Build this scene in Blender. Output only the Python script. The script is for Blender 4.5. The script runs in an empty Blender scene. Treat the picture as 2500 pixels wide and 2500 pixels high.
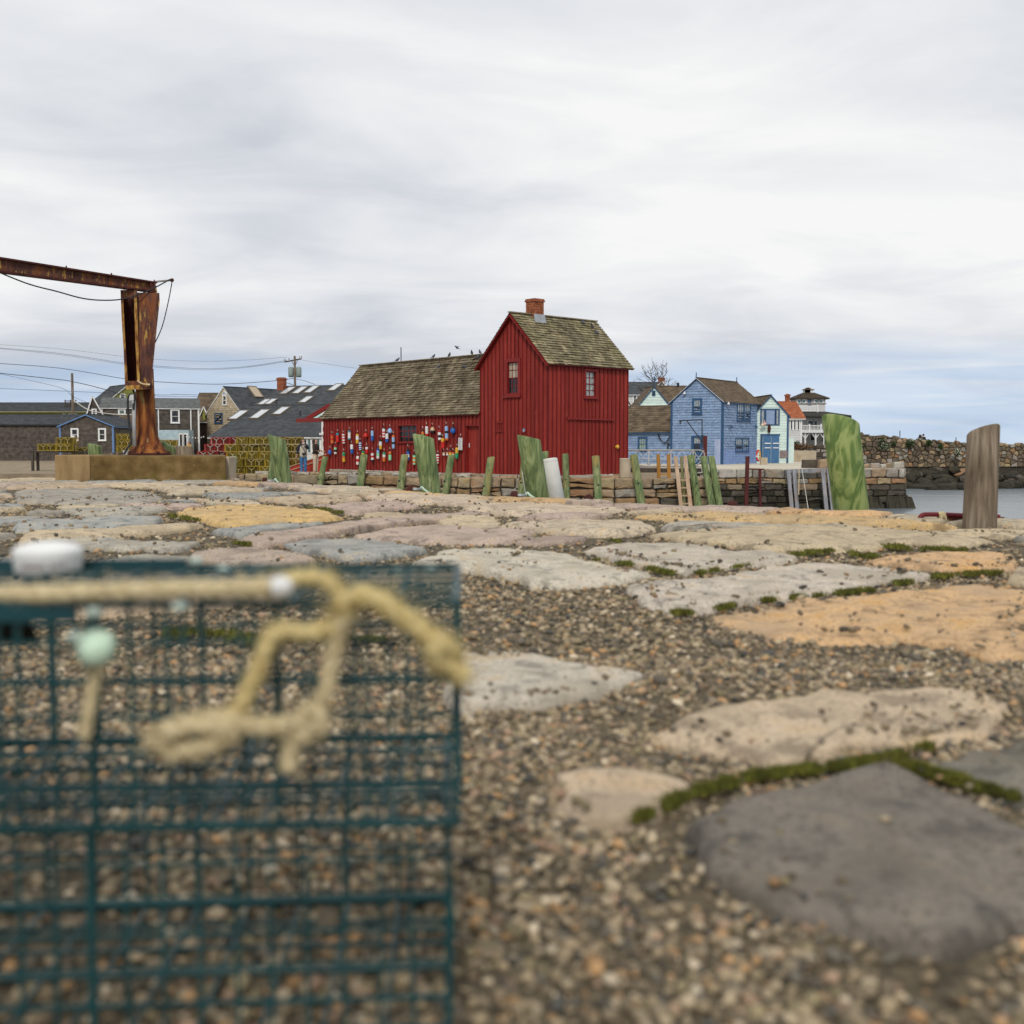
import bpy, bmesh, math, random
import numpy as np
from mathutils import Vector, Matrix, noise
random.seed(7)
rng = np.random.default_rng(7)
SC = bpy.context.scene
COL = SC.collection
R = math.radians
# ---------------------------------------------------------------- camera
FPX = 2700.0                       # focal length in pixels of a 2500 px wide frame
PITCH = math.atan(167.0 / FPX)
CAMZ = 0.62
CAM = Vector((0, 0, CAMZ))
cd = bpy.data.cameras.new("camera")
cd.sensor_width = 36.0
cd.lens = 36.0 * FPX / 2500.0
cd.clip_start = 0.05
cd.clip_end = 6000
cd.dof.use_dof = True
cd.dof.focus_distance = 40.0
cd.dof.aperture_fstop = 1.9
cam = bpy.data.objects.new("camera", cd)
cam.location = CAM
cam.rotation_euler = (math.pi / 2 - PITCH, 0, 0)
COL.objects.link(cam)
SC.camera = cam
# ---------------------------------------------------------------- world (cloud deck with a clear gap above the horizon)
SUN_EL, SUN_AZ = R(42), R(186)     # azimuth measured clockwise from +Y (camera looks along +Y)
w = bpy.data.worlds.new("World"); SC.world = w; w.use_nodes = True
nt = w.node_tree; nt.nodes.clear()
def N(t, **k):
    n = nt.nodes.new(t)
    for a, b in k.items():
        setattr(n, a, b)
    return n
def L(a, b): nt.links.new(a, b)
out = N("ShaderNodeOutputWorld")
sky = N("ShaderNodeTexSky", sky_type='NISHITA', sun_disc=False)
sky.sun_elevation = SUN_EL; sky.sun_rotation = SUN_AZ
sky.air_density = 1.0; sky.dust_density = 0.3; sky.ozone_density = 1.5
bg1 = N("ShaderNodeBackground"); bg1.inputs[1].default_value = 0.11
L(sky.outputs[0], bg1.inputs[0])
tc = N("ShaderNodeTexCoord")
vm = N("ShaderNodeVectorMath", operation='MULTIPLY_ADD'); L(tc.outputs["Generated"], vm.inputs[0]); vm.inputs[1].default_value = (1, 1, .7); vm.inputs[2].default_value = (0, 0, .20)
vn = N("ShaderNodeVectorMath", operation='NORMALIZE'); L(vm.outputs[0], vn.inputs[0]); L(vn.outputs[0], sky.inputs[0])
sep = N("ShaderNodeSeparateXYZ"); L(tc.outputs["Generated"], sep.inputs[0])
def MT(op, a, b=None, c=None):
    n = N("ShaderNodeMath", operation=op)
    for i, v in enumerate((a, b, c)):
        if v is None: continue
        if isinstance(v, (int, float)): n.inputs[i].default_value = v
        else: L(v, n.inputs[i])
    return n.outputs[0]
zc = MT('MAXIMUM', sep.outputs[2], 0.0)
den = MT('ADD', zc, 0.17)
comb = N("ShaderNodeCombineXYZ")
L(MT('DIVIDE', sep.outputs[0], den), comb.inputs[0]); L(MT('DIVIDE', sep.outputs[1], den), comb.inputs[1])
def NZ(vec, scale, detail, rough=0.5, dist=0.0, mscale=(1, 1, 1), moff=(0, 0, 0), mrot=0.0):
    m = N("ShaderNodeMapping"); m.inputs["Scale"].default_value = mscale; m.inputs["Location"].default_value = moff
    m.inputs["Rotation"].default_value = (0, 0, mrot)
    L(vec, m.inputs[0])
    n = N("ShaderNodeTexNoise"); n.inputs["Scale"].default_value = scale; n.inputs["Detail"].default_value = detail
    n.inputs["Roughness"].default_value = rough; n.inputs["Distortion"].default_value = dist
    L(m.outputs[0], n.inputs["Vector"])
    return n.outputs[0]
n1 = NZ(comb.outputs[0], 0.62, 6, 0.5, 0.5, (0.7, 1.0, 1), (3.1, 1.7, 0), R(-24))   # broad shades of the deck
n2 = NZ(comb.outputs[0], 2.2, 7, 0.55, 0.6, (0.6, 1.0, 1), (0.3, 5.2, 0), R(-20))   # streaks
shade = MT('ADD', MT('MULTIPLY', n1, 0.66), MT('MULTIPLY', n2, 0.34))
rp = N("ShaderNodeValToRGB"); L(shade, rp.inputs[0])
e = rp.color_ramp.elements
e[0].position = 0.36; e[0].color = (0.56, 0.59, 0.645, 1)
e[1].position = 0.57; e[1].color = (0.87, 0.875, 0.87, 1)
m_ = rp.color_ramp.elements.new(0.46); m_.color = (0.715, 0.735, 0.77, 1)
bg2 = N("ShaderNodeBackground"); L(rp.outputs[0], bg2.inputs[0]); bg2.inputs[1].default_value = 0.90
# lower edge of the deck: ragged, about 3 to 4 degrees up, thin wisps below it
edge = NZ(tc.outputs["Generated"], 2.1, 3, 0.45, 0.0, (1, 1, 5), (0.4, 0, 0))
wisp = NZ(tc.outputs["Generated"], 5.0, 5, 0.5, 0.5, (1, 1, 14), (2.0, 0.7, 0))
t = MT('ADD', sep.outputs[2], MT('MULTIPLY', MT('SUBTRACT', edge, 0.5), 0.11))
mr = N("ShaderNodeMapRange"); mr.interpolation_type = 'SMOOTHSTEP'
L(t, mr.inputs[0]); mr.inputs[1].default_value = 0.046; mr.inputs[2].default_value = 0.084
mw = N("ShaderNodeMapRange"); L(wisp, mw.inputs[0]); mw.inputs[1].default_value = 0.47; mw.inputs[2].default_value = 0.75
mask = MT('MAXIMUM', mr.outputs[0], MT('MULTIPLY_ADD', mw.outputs[0], 0.42, 0.50))
mx = N("ShaderNodeMixShader"); L(mask, mx.inputs[0]); L(bg1.outputs[0], mx.inputs[1]); L(bg2.outputs[0], mx.inputs[2])
L(mx.outputs[0], out.inputs[0])
# ---------------------------------------------------------------- veiled sun
sd = bpy.data.lights.new("sun", 'SUN'); sd.energy = 1.5; sd.angle = R(10); sd.color = (1.0, 0.95, 0.88)
sun = bpy.data.objects.new("sun", sd); COL.objects.link(sun)
sdir = Vector((math.sin(SUN_AZ) * math.cos(SUN_EL), math.cos(SUN_AZ) * math.cos(SUN_EL), math.sin(SUN_EL)))
sun.rotation_euler = sdir.to_track_quat('Z', 'Y').to_euler()
vs = SC.view_settings
vs.view_transform = 'Standard'; vs.look = 'None'; vs.exposure = 0.24; vs.gamma = 1.0; vs.use_curve_mapping = False
SC.cycles.max_bounces = 6
SC.cycles.use_denoising = True
# ---------------------------------------------------------------- levels of the place
PIER_SCALE = 1.58                  # factor by which the near pier is scaled up about the camera
Z_PIER, Z_WHARF, Z_WATER = CAMZ - CAMZ * PIER_SCALE, -0.86, -3.1
_s, _c = math.sin(PITCH), math.cos(PITCH)
def ray(px, py):
    dx = (px - 1250) / FPX; dy = (1250 - py) / FPX
    return Vector((dx, _c + dy * _s, -_s + dy * _c))
def at(px, py, Y):
    r = ray(px, py); return CAM + r * (Y / r.y)
def on_z(px, py, z=0.0):
    r = ray(px, py); return CAM + r * ((z - CAMZ) / r.z)
def sz(npx, Y): return npx * Y / FPX
# ---------------------------------------------------------------- materials
MATS = {}
def mat(name, ramp, scale=4.0, rough=0.8, stretch=(1, 1, 1), detail=5, dist=0.0, bump=0.25, bscale=None, metal=0.0,
        spec=0.3, rnd=0.0, attr=False, spot=None, spot2=None, coord='pos', nrough=0.55, hue=0.0, wave=None):
    if name in MATS: return MATS[name]
    m = bpy.data.materials.new(name); m.use_nodes = True
    t = m.node_tree; b = t.nodes["Principled BSDF"]
    def n(ty, **k):
        x = t.nodes.new(ty)
        for a, v in k.items(): setattr(x, a, v)
        return x
    ln = t.links.new
    if coord == 'pos': src = n("ShaderNodeNewGeometry").outputs["Position"]
    else: src = n("ShaderNodeTexCoord").outputs["Object"]
    if rnd or hue:
        oi = n("ShaderNodeObjectInfo")
        va = n("ShaderNodeVectorMath", operation='ADD'); ln(src, va.inputs[0])
        cm = n("ShaderNodeVectorMath", operation='SCALE'); cm.inputs[0].default_value = (37.0, 19.0, 53.0); ln(oi.outputs["Random"], cm.inputs["Scale"])
        ln(cm.outputs[0], va.inputs[1]); src = va.outputs[0]
    def nz(scale, det, st=(1, 1, 1), di=0.0, ro=0.55):
        mp = n("ShaderNodeMapping"); mp.inputs["Scale"].default_value = st; ln(src, mp.inputs[0])
        x = n("ShaderNodeTexNoise"); x.inputs["Scale"].default_value = scale; x.inputs["Detail"].default_value = det
        x.inputs["Distortion"].default_value = di; x.inputs["Roughness"].default_value = ro
        ln(mp.outputs[0], x.inputs["Vector"]); return x.outputs[0]
    fac = nz(scale, detail, stretch, dist, nrough)
    if wave:
        ml = n("ShaderNodeMath", operation='MULTIPLY'); ln(fac, ml.inputs[0]); ml.inputs[1].default_value = wave
        sn = n("ShaderNodeMath", operation='SINE'); ln(ml.outputs[0], sn.inputs[0])
        ma = n("ShaderNodeMath", operation='MULTIPLY_ADD'); ln(sn.outputs[0], ma.inputs[0]); ma.inputs[1].default_value = .25; ma.inputs[2].default_value = .5
        fac = ma.outputs[0]
    cr = n("ShaderNodeValToRGB"); ln(fac, cr.inputs[0])
    els = cr.color_ramp.elements
    if not isinstance(ramp[0], (tuple, list)): ramp = [(0.5, ramp)]
    while len(els) < len(ramp): els.new(0.5)
    for i, (p, c) in enumerate(ramp):
        els[i].position = p; els[i].color = (*c, 1)
    if len(ramp) == 1: els[1].color = (*ramp[0][1], 1)
    colr = cr.outputs[0]
    for sp in (spot, spot2):                     # (scale, lo, hi, colour, amount, stretch)
        if not sp: continue
        f2 = nz(sp[0], 4, sp[5] if len(sp) > 5 else (1, 1, 1))
        mr = n("ShaderNodeMapRange"); ln(f2, mr.inputs[0]); mr.inputs[1].default_value = sp[1]; mr.inputs[2].default_value = sp[2]; mr.inputs[4].default_value = sp[4]
        mm = n("ShaderNodeMix", data_type='RGBA'); ln(mr.outputs[0], mm.inputs[0]); ln(colr, mm.inputs[6]); mm.inputs[7].default_value = (*sp[3], 1)
        colr = mm.outputs[2]
    if attr:
        at_ = n("ShaderNodeAttribute"); at_.attribute_name = "col"
        mm = n("ShaderNodeMix", data_type='RGBA', blend_type='MULTIPLY'); mm.inputs[0].default_value = 1
        ln(colr, mm.inputs[6]); ln(at_.outputs["Color"], mm.inputs[7]); colr = mm.outputs[2]
    if rnd or hue:
        hs = n("ShaderNodeHueSaturation"); ln(colr, hs.inputs["Color"])
        mr = n("ShaderNodeMapRange"); ln(oi.outputs["Random"], mr.inputs[0]); mr.inputs[3].default_value = 1 - rnd; mr.inputs[4].default_value = 1 + rnd
        ln(mr.outputs[0], hs.inputs["Value"])
        if hue:
            wn = n("ShaderNodeTexWhiteNoise", noise_dimensions='1D'); ln(oi.outputs["Random"], wn.inputs["W"])
            m2 = n("ShaderNodeMapRange"); ln(wn.outputs[0], m2.inputs[0]); m2.inputs[3].default_value = .5 - hue; m2.inputs[4].default_value = .5 + hue
            ln(m2.outputs[0], hs.inputs["Hue"])
        colr = hs.outputs[0]
    ln(colr, b.inputs["Base Color"])
    b.inputs["Roughness"].default_value = rough; b.inputs["Metallic"].default_value = metal
    b.inputs["Specular IOR Level"].default_value = spec
    if bump:
        bp = n("ShaderNodeBump"); bp.inputs["Strength"].default_value = bump; bp.inputs["Distance"].default_value = 0.02
        ln(nz(bscale or scale * 5, 5, stretch), bp.inputs["Height"]); ln(bp.outputs[0], b.inputs["Normal"])
    MATS[name] = m
    return m
def plain(name, c, rough=0.6, metal=0.0, spec=0.4, var=0.12, scale=6, **k):
    lo = tuple(x * (1 - var) for x in c); hi = tuple(min(1, x * (1 + var)) for x in c)
    return mat(name, [(0.35, lo), (0.65, hi)], scale=scale, rough=rough, metal=metal, spec=spec, bump=k.pop('bump', 0.05), **k)
def granite(name, c, dark=0.55, rnd=0.12, warm=None, sp=0.6):
    lo = tuple(x * 0.72 for x in c); hi = tuple(min(.8, x * 1.18) for x in c)
    return mat(name, [(0.3, lo), (0.55, c), (0.75, hi)], scale=3.2, rough=0.9, bump=0.5, bscale=30, rnd=rnd, hue=.012,
               spot=(9.0, 0.56, 0.72, tuple(x * dark for x in c), sp), spot2=(1.7, 0.55, 0.72, warm or tuple(x * .9 for x in c), 0.6))
# ---------------------------------------------------------------- mesh building
class MB:
    def __init__(s): s.v = []; s.f = []; s.c = []; s.m = []; s.cc = None; s.mi = 0
    def add(s, vs, fs):
        o = len(s.v); s.v.extend([tuple(x) for x in vs])
        for f in fs:
            s.f.append(tuple(i + o for i in f)); s.c.append(s.cc); s.m.append(s.mi)
    def quad(s, a, b, c, d): s.add((a, b, c, d), ((0, 1, 2, 3),))
    def hexa(s, p):             # 8 corners: 4 below, 4 above
        s.add(p, ((3, 2, 1, 0), (4, 5, 6, 7), (0, 1, 5, 4), (1, 2, 6, 5), (2, 3, 7, 6), (3, 0, 4, 7)))
    def box(s, x0, x1, y0, y1, z0, z1):
        s.hexa([(x0, y0, z0), (x1, y0, z0), (x1, y1, z0), (x0, y1, z0), (x0, y0, z1), (x1, y0, z1), (x1, y1, z1), (x0, y1, z1)])
    def bar(s, a, b, w, h, up=(0, 0, 1)):   # rectangular bar from a to b
        a = Vector(a); b = Vector(b); d = (b - a).normalized(); up = Vector(up)
        if abs(d.dot(up)) > .98: up = Vector((0, 1, 0))
        x = d.cross(up).normalized() * (w / 2); y = x.cross(d).normalized() * (h / 2)
        s.hexa([a - x - y, a + x - y, b + x - y, b - x - y, a - x + y, a + x + y, b + x + y, b - x + y])
    def tube(s, pts, r, n=6, cap=True, closed=False):
        pts = [Vector(p) for p in pts]; k = len(pts)
        rs = r if isinstance(r, (list, tuple)) else [r] * k
        vs = []; prev = None
        for i, p in enumerate(pts):
            if closed: d = (pts[(i + 1) % k] - pts[i - 1])
            else: d = pts[min(i + 1, k - 1)] - pts[max(i - 1, 0)]
            d.normalize()
            if prev is None:
                prev = d.orthogonal().normalized()
            x = (prev - d * prev.dot(d))
            x = x.normalized() if x.length > 1e-6 else d.orthogonal().normalized()
            prev = x; y = d.cross(x)
            for j in range(n):
                a = 2 * math.pi * j / n
                vs.append(p + x * (math.cos(a) * rs[i]) + y * (math.sin(a) * rs[i]))
        fs = []
        for i in range(k if closed else k - 1):
            i2 = (i + 1) % k
            for j in range(n):
                j2 = (j + 1) % n
                fs.append((i * n + j, i * n + j2, i2 * n + j2, i2 * n + j))
        if cap and not closed:
            fs.append(tuple(range(n - 1, -1, -1))); fs.append(tuple((k - 1) * n + j for j in range(n)))
        s.add(vs, fs)
    def lathe(s, prof, n=12, o=(0, 0, 0), axis=None):   # prof: (r, z)
        o = Vector(o); M = Matrix.Identity(3)
        if axis is not None: M = Vector((0, 0, 1)).rotation_difference(Vector(axis)).to_matrix()
        vs = []
        for r, z in prof:
            for j in range(n):
                a = 2 * math.pi * j / n
                vs.append(o + M @ Vector((r * math.cos(a), r * math.sin(a), z)))
        fs = []
        for i in range(len(prof) - 1):
            for j in range(n):
                j2 = (j + 1) % n
                fs.append((i * n + j, i * n + j2, (i + 1) * n + j2, (i + 1) * n + j))
        if prof[0][0] > 1e-4: fs.append(tuple(range(n - 1, -1, -1)))
        if prof[-1][0] > 1e-4: fs.append(tuple((len(prof) - 1) * n + j for j in range(n)))
        s.add(vs, fs)
    def mesh(s, name):
        me = bpy.data.meshes.new(name); me.from_pydata(s.v, [], s.f)
        if True:
            a = me.attributes.new("col", 'FLOAT_COLOR', 'FACE')
            arr = np.ones((len(s.f), 4), dtype=np.float32)
            for i, c in enumerate(s.c):
                if c is not None:
                    if isinstance(c, (int, float)): arr[i, :3] = c
                    else: arr[i, :3] = c
            a.data.foreach_set("color", arr.ravel())
        if any(s.m): me.polygons.foreach_set("material_index", s.m)
        me.update()
        return me
    def build(s, name, m, parent=None, smooth=False, loc=None, rot=None):
        return obj(name, s.mesh(name), m, parent, smooth, loc, rot)
def obj(name, me, m, parent=None, smooth=False, loc=None, rot=None):
    if not me.materials:
        for x in (m if isinstance(m, (list, tuple)) else [m]): me.materials.append(x)
    o = bpy.data.objects.new(name, me); COL.objects.link(o)
    if smooth: me.shade_smooth()
    if loc is not None: o.location = loc
    if rot is not None: o.rotation_euler = rot
    if parent is not None: o.parent = parent
    return o
def tag(o, label=None, cat=None, group=None, kind=None):
    if label: o["label"] = label
    if cat: o["category"] = cat
    if group: o["group"] = group
    if kind: o["kind"] = kind
    return o
def empty(name, loc=(0, 0, 0), rz=0.0, label=None, cat=None, group=None, kind=None):
    o = bpy.data.objects.new(name, None); COL.objects.link(o); o.location = loc; o.rotation_euler = (0, 0, rz)
    o.empty_display_size = .1
    return tag(o, label, cat, group, kind)
def copy_thing(src, loc, rz, label, group=None):
    r = src.copy(); COL.objects.link(r); r.location = loc; r.rotation_euler = (0, 0, rz)
    tag(r, label, None, group)
    for ch in src.children:
        c = ch.copy(); COL.objects.link(c); c.parent = r
        for g in ch.children:
            d = g.copy(); COL.objects.link(d); d.parent = c
    return r
class Face:
    """A wall plane of a building in its local frame: o origin, u to the right seen from outside, n outward."""
    def __init__(s, fr, o, u, n): s.fr = fr; s.o = Vector(o); s.u = Vector(u); s.n = Vector(n)
    def p(s, u, z, d=0.0): return s.o + s.u * u + Vector((0, 0, z)) + s.n * d
    def px(s, x, y):
        c = s.fr.inv @ CAM; r = s.fr.inv.to_3x3() @ ray(x, y)
        t = (s.o - c).dot(s.n) / r.dot(s.n); q = c + r * t - s.o
        return q.dot(s.u), q.z
    def rect(s, x0, y0, x1, y1):
        ym, xm = (y0 + y1) / 2, (x0 + x1) / 2
        return s.px(x0, ym)[0], s.px(x1, ym)[0], s.px(xm, y1)[1], s.px(xm, y0)[1]
    def box(s, mb, u0, u1, z0, z1, d0, d1):
        mb.hexa([s.p(u0, z0, d0), s.p(u1, z0, d0), s.p(u1, z0, d1), s.p(u0, z0, d1),
                 s.p(u0, z1, d0), s.p(u1, z1, d0), s.p(u1, z1, d1), s.p(u0, z1, d1)])
class Frame:
    def __init__(s, name, label, cat, loc, ang, group=None, kind=None):
        s.e = empty(name, loc, ang, label, cat, group, kind)
        s.mx = Matrix.Translation(Vector(loc)) @ Matrix.Rotation(ang, 4, 'Z'); s.inv = s.mx.inverted()
    def face(s, o, u, n): return Face(s, o, u, n)
    def local(s, p): return s.inv @ Vector(p)
GL = None
def window(parent, fc, u0, u1, z0, z1, cas, sash, glass, nx=2, ny=2, cw=.09, proud=.05, gd=-.03, sill=True, each=False, mw=.022, low=None, rail=True, name='window', label=None):
    mb = MB()
    fc.box(mb, u0 - cw, u0, z0 - cw * .6, z1 + cw, -.09, proud); fc.box(mb, u1, u1 + cw, z0 - cw * .6, z1 + cw, -.09, proud)
    fc.box(mb, u0, u1, z1, z1 + cw, -.09, proud - .002); fc.box(mb, u0, u1, z0 - cw * .6, z0, -.09, proud - .002)
    if sill: fc.box(mb, u0 - cw * 1.25, u1 + cw * 1.25, z0 - cw * 1.1, z0 - cw * .6, -.02, proud + .05)
    wn = mb.build(name, cas, parent)
    if label: wn["label"] = label
    mb = MB(); e = .035
    fc.box(mb, u0, u0 + e, z0, z1, gd - .02, gd + .035); fc.box(mb, u1 - e, u1, z0, z1, gd - .02, gd + .035)
    fc.box(mb, u0 + e, u1 - e, z1 - e, z1, gd - .02, gd + .033); fc.box(mb, u0 + e, u1 - e, z0, z0 + e, gd - .02, gd + .033)
    zm = (z0 + z1) / 2
    if rail: fc.box(mb, u0 + e, u1 - e, zm - e / 2, zm + e / 2, gd - .02, gd + .031)
    for i in range(1, nx):
        uu = u0 + (u1 - u0) * i / nx; fc.box(mb, uu - mw / 2, uu + mw / 2, z0 + e, z1 - e, gd - .01, gd + .02)
    for i in range(1, ny):
        zz = z0 + (z1 - z0) * i / ny
        if rail and abs(zz - zm) < .03: continue
        fc.box(mb, u0 + e, u1 - e, zz - mw / 2, zz + mw / 2, gd - .01, gd + .018)
    mb.build('sash', sash, wn)
    if each:
        for i in range(nx):
            for j in range(ny):
                a, b = u0 + (u1 - u0) * i / nx, u0 + (u1 - u0) * (i + 1) / nx
                c, d = z0 + (z1 - z0) * j / ny, z0 + (z1 - z0) * (j + 1) / ny
                mb = MB(); tl = random.uniform(-.004, .004)
                mb.quad(fc.p(a, c, gd + tl), fc.p(b, c, gd - tl), fc.p(b, d, gd - tl * .5), fc.p(a, d, gd + tl * .5))
                mb.build('pane', low if (low and j < ny / 2) else glass, wn)
    else:
        for c, d, g in ((z0, zm, low or glass), (zm, z1, glass)):
            mb = MB(); mb.quad(fc.p(u0, c, gd), fc.p(u1, c, gd), fc.p(u1, d, gd), fc.p(u0, d, gd)); mb.build('pane', g, wn)
    return wn
def shingles(mb, o, u, v, W, H, sw, sh, th=.02, clip=None, cvar=.25, tint=None, jit=.25, streak=0.0, rvar=.07, butt_shade=.5):
    """Overlapping shingle courses on the plane o + a*u + b*v (v up the slope)."""
    o = Vector(o); u = Vector(u).normalized(); v = Vector(v).normalized(); n = u.cross(v).normalized()
    rows = int(H / sh + .999)
    for r in range(rows):
        rk = 1 + random.uniform(-rvar, rvar)
        b0 = r * sh; b1 = min(b0 + sh * 1.12, H)
        if b1 - b0 < .01: continue
        lo, hi = (0, W) if clip is None else clip(min(b0 + sh * .6, H))
        a = lo - random.random() * sw
        while a < hi:
            ww = sw * random.uniform(1 - jit, 1 + jit); a0, a1 = max(a, lo), min(a + ww * .97, hi)
            if a1 - a0 > .02:
                t = th * random.uniform(.6, 1.3); bb = b0 + random.uniform(-.06, .06) * sh
                k = rk * (1 + random.uniform(-cvar, cvar))
                if streak: k *= 1 + streak * (noise.noise(Vector((a0 * 1.1, b0 * .35, 3.3)))) * 2
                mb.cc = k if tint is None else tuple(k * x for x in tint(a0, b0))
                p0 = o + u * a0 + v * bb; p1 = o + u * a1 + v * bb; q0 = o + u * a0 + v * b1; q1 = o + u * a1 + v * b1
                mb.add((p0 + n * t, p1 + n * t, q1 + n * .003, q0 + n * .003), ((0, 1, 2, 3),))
                mb.cc = k * butt_shade; mb.add((p0 - n * .01, p1 - n * .01, p1 + n * t, p0 + n * t), ((0, 1, 2, 3),))  # butt faces coloured darker: painted shadow line under each course
            a += ww
    mb.cc = None
def courses(mb, fc, u0, u1, z0, z1, h, th=.018, clip=None, cvar=.05):
    """Clapboards: one tapered board per course."""
    z = z0; th = th * 1.8
    while z < z1 - .01:
        b = min(z + h * 1.05, z1); a0, a1 = (u0, u1) if clip is None else clip(z + h * .5)
        if a1 - a0 > .05:
            mb.cc = 1 + random.uniform(-cvar, cvar)
            mb.add((fc.p(a0, z, th), fc.p(a1, z, th), fc.p(a1, b, .003), fc.p(a0, b, .003)), ((0, 1, 2, 3),)); mb.cc *= .6; mb.add((fc.p(a0, z, -.01), fc.p(a1, z, -.01), fc.p(a1, z, th), fc.p(a0, z, th)), ((0, 1, 2, 3),))  # board undersides darkened in colour to draw the shade between courses
        z += h
    mb.cc = None
def shrink(poly, g):
    c = Vector((sum(p[0] for p in poly) / len(poly), sum(p[1] for p in poly) / len(poly)))
    o = []
    for p in poly:
        d = Vector(p) - c; l = d.length
        o.append(tuple(c + d * max(.3, (l - g) / l)))
    return o
def stone(name, fc, poly, m, parent, depth=.25, g=.02, proud=.0, bev=.03, jit=.012):
    """One wall stone: polygon in (u, z) on the face, with a bevelled, uneven front."""
    poly = shrink(poly, g); k = len(poly); inn = shrink(poly, bev * 1.2)
    vs = [fc.p(a, b, -depth) for a, b in poly] + [fc.p(a, b, proud - bev + random.uniform(-jit, jit)) for a, b in poly] + \
         [fc.p(a, b, proud + random.uniform(-jit, jit) * .8) for a, b in inn]
    vs.append(fc.p(sum(p[0] for p in inn) / k, sum(p[1] for p in inn) / k, proud + random.uniform(-.3, 1) * jit))
    fs = []
    for i in range(k):
        j = (i + 1) % k
        fs.append((i, j, k + j, k + i)); fs.append((k + i, k + j, 2 * k + j, 2 * k + i))
    fs += [(2 * k + i, 2 * k + (i + 1) % k, 3 * k) for i in range(k)]
    mb = MB(); mb.add(vs, fs)
    return mb.build(name, m, parent)
def course_stones(fc, u0, u1, rows, wr, matf, parent, name='stone', proud=.05, depth=.3, g=.016, jit=.02, split=.0, wav=.02):
    """Rows of squared stones: rows = [(z_bottom, z_top)], wr = (min, max) width."""
    out = []
    for r, (z0, z1) in enumerate(rows):
        u = u0; prev = (random.uniform(-.03, .03), random.uniform(-.03, .03))
        while u < u1 - .05:
            w_ = random.uniform(*wr); ue = min(u + w_, u1)
            if u1 - ue < wr[0] * .5: ue = u1
            j = lambda: random.uniform(-1, 1) * (z1 - z0) * .07
            nx_ = (random.uniform(-.03, .03), random.uniform(-.03, .03))
            zw = lambda a, z: z + wav * noise.noise(Vector((a * .9, z * 3.1, 4.4))) + wav * .5 * noise.noise(Vector((a * 2.7, z * 3.1, 1.4)))
            A, B, C_, D_ = (u + prev[0], zw(u, z0)), (ue + nx_[0], zw(ue, z0)), (ue + nx_[1], zw(ue, z1)), (u + prev[1], zw(u, z1))
            prev = nx_; quads = [(A, B, C_, D_)]
            mixp = lambda p, q, t_: (p[0] + (q[0] - p[0]) * t_, p[1] + (q[1] - p[1]) * t_)
            rv = random.random()
            if rv < split and ue - u > wr[0]:
                t1, t2 = random.uniform(.35, .65), random.uniform(.35, .65); M1, M2 = mixp(A, D_, t1), mixp(B, C_, t2); quads = [(A, B, M2, M1), (M1, M2, C_, D_)]
                if random.random() < .6:
                    k2 = random.randrange(2); a_, b_, c_, d_ = quads.pop(k2); t1, t2 = random.uniform(.3, .7), random.uniform(.3, .7); M1, M2 = mixp(a_, b_, t1), mixp(d_, c_, t2); quads += [(a_, M1, M2, d_), (M1, b_, c_, M2)]
            for q4 in quads:
                poly = []
                for qi in range(4):
                    p0, p1, p2 = q4[qi - 1], q4[qi], q4[(qi + 1) % 4]; c1 = random.uniform(.04, .16)
                    poly += [mixp(p1, p0, c1), mixp(p1, p2, random.uniform(.04, .16)), mixp(p1, p2, .5 + random.uniform(-.1, .1))]
                poly = [(a_ + random.uniform(-.012, .012), b_ + random.uniform(-.012, .012)) for a_, b_ in poly]
                out.append(stone(name, fc, poly, matf(r, (u + ue) / 2, (z0 + z1) / 2), parent, depth, g * random.uniform(.6, 1.9), proud + random.uniform(-.05, .05), min(.06, (z1 - z0) * .16), jit))
            u = ue
    return out
def voronoi(pts, bx):
    x0, y0, x1, y1 = bx; cells = []
    P = np.array(pts)
    for i, p in enumerate(pts):
        poly = [(x0, y0), (x1, y0), (x1, y1), (x0, y1)]
        d = np.hypot(P[:, 0] - p[0], P[:, 1] - p[1]); idx = np.argsort(d)[1:22]
        for k in idx:
            q = P[k]; mx_, my_ = (p[0] + q[0]) / 2, (p[1] + q[1]) / 2; nx_, ny_ = q[0] - p[0], q[1] - p[1]
            np_ = []
            for a in range(len(poly)):
                A, B = poly[a], poly[(a + 1) % len(poly)]
                da = (A[0] - mx_) * nx_ + (A[1] - my_) * ny_; db = (B[0] - mx_) * nx_ + (B[1] - my_) * ny_
                if da <= 0: np_.append(A)
                if (da < 0) != (db < 0) and da != db:
                    t_ = da / (da - db); np_.append((A[0] + (B[0] - A[0]) * t_, A[1] + (B[1] - A[1]) * t_))
            poly = np_
            if len(poly) < 3: break
        if len(poly) >= 3: cells.append(poly)
        else: cells.append(None)
    return cells
def inside(poly, X, Y):
    poly = np.array(poly); r = np.zeros(len(X), bool); k = len(poly)
    for i in range(k):
        x1, y1 = poly[i]; x2, y2 = poly[i - 1]
        c = ((y1 > Y) != (y2 > Y)) & (X < (x2 - x1) * (Y - y1) / (y2 - y1 + 1e-12) + x1)
        r ^= c
    return r
def np_mesh(name, V, F, C, m, parent=None, smooth=False):
    me = bpy.data.meshes.new(name)
    nf, k = F.shape
    me.vertices.add(len(V)); me.vertices.foreach_set("co", V.astype(np.float32).ravel())
    me.loops.add(nf * k); me.loops.foreach_set("vertex_index", F.astype(np.int32).ravel())
    me.polygons.add(nf); me.polygons.foreach_set("loop_start", np.arange(0, nf * k, k, dtype=np.int32))
    if C is not None:
        a = me.attributes.new("col", 'FLOAT_COLOR', 'POINT')
        arr = np.ones((len(V), 4), np.float32); arr[:, :3] = C; a.data.foreach_set("color", arr.ravel())
    me.update(calc_edges=True)
    return obj(name, me, m, parent, smooth)
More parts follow.
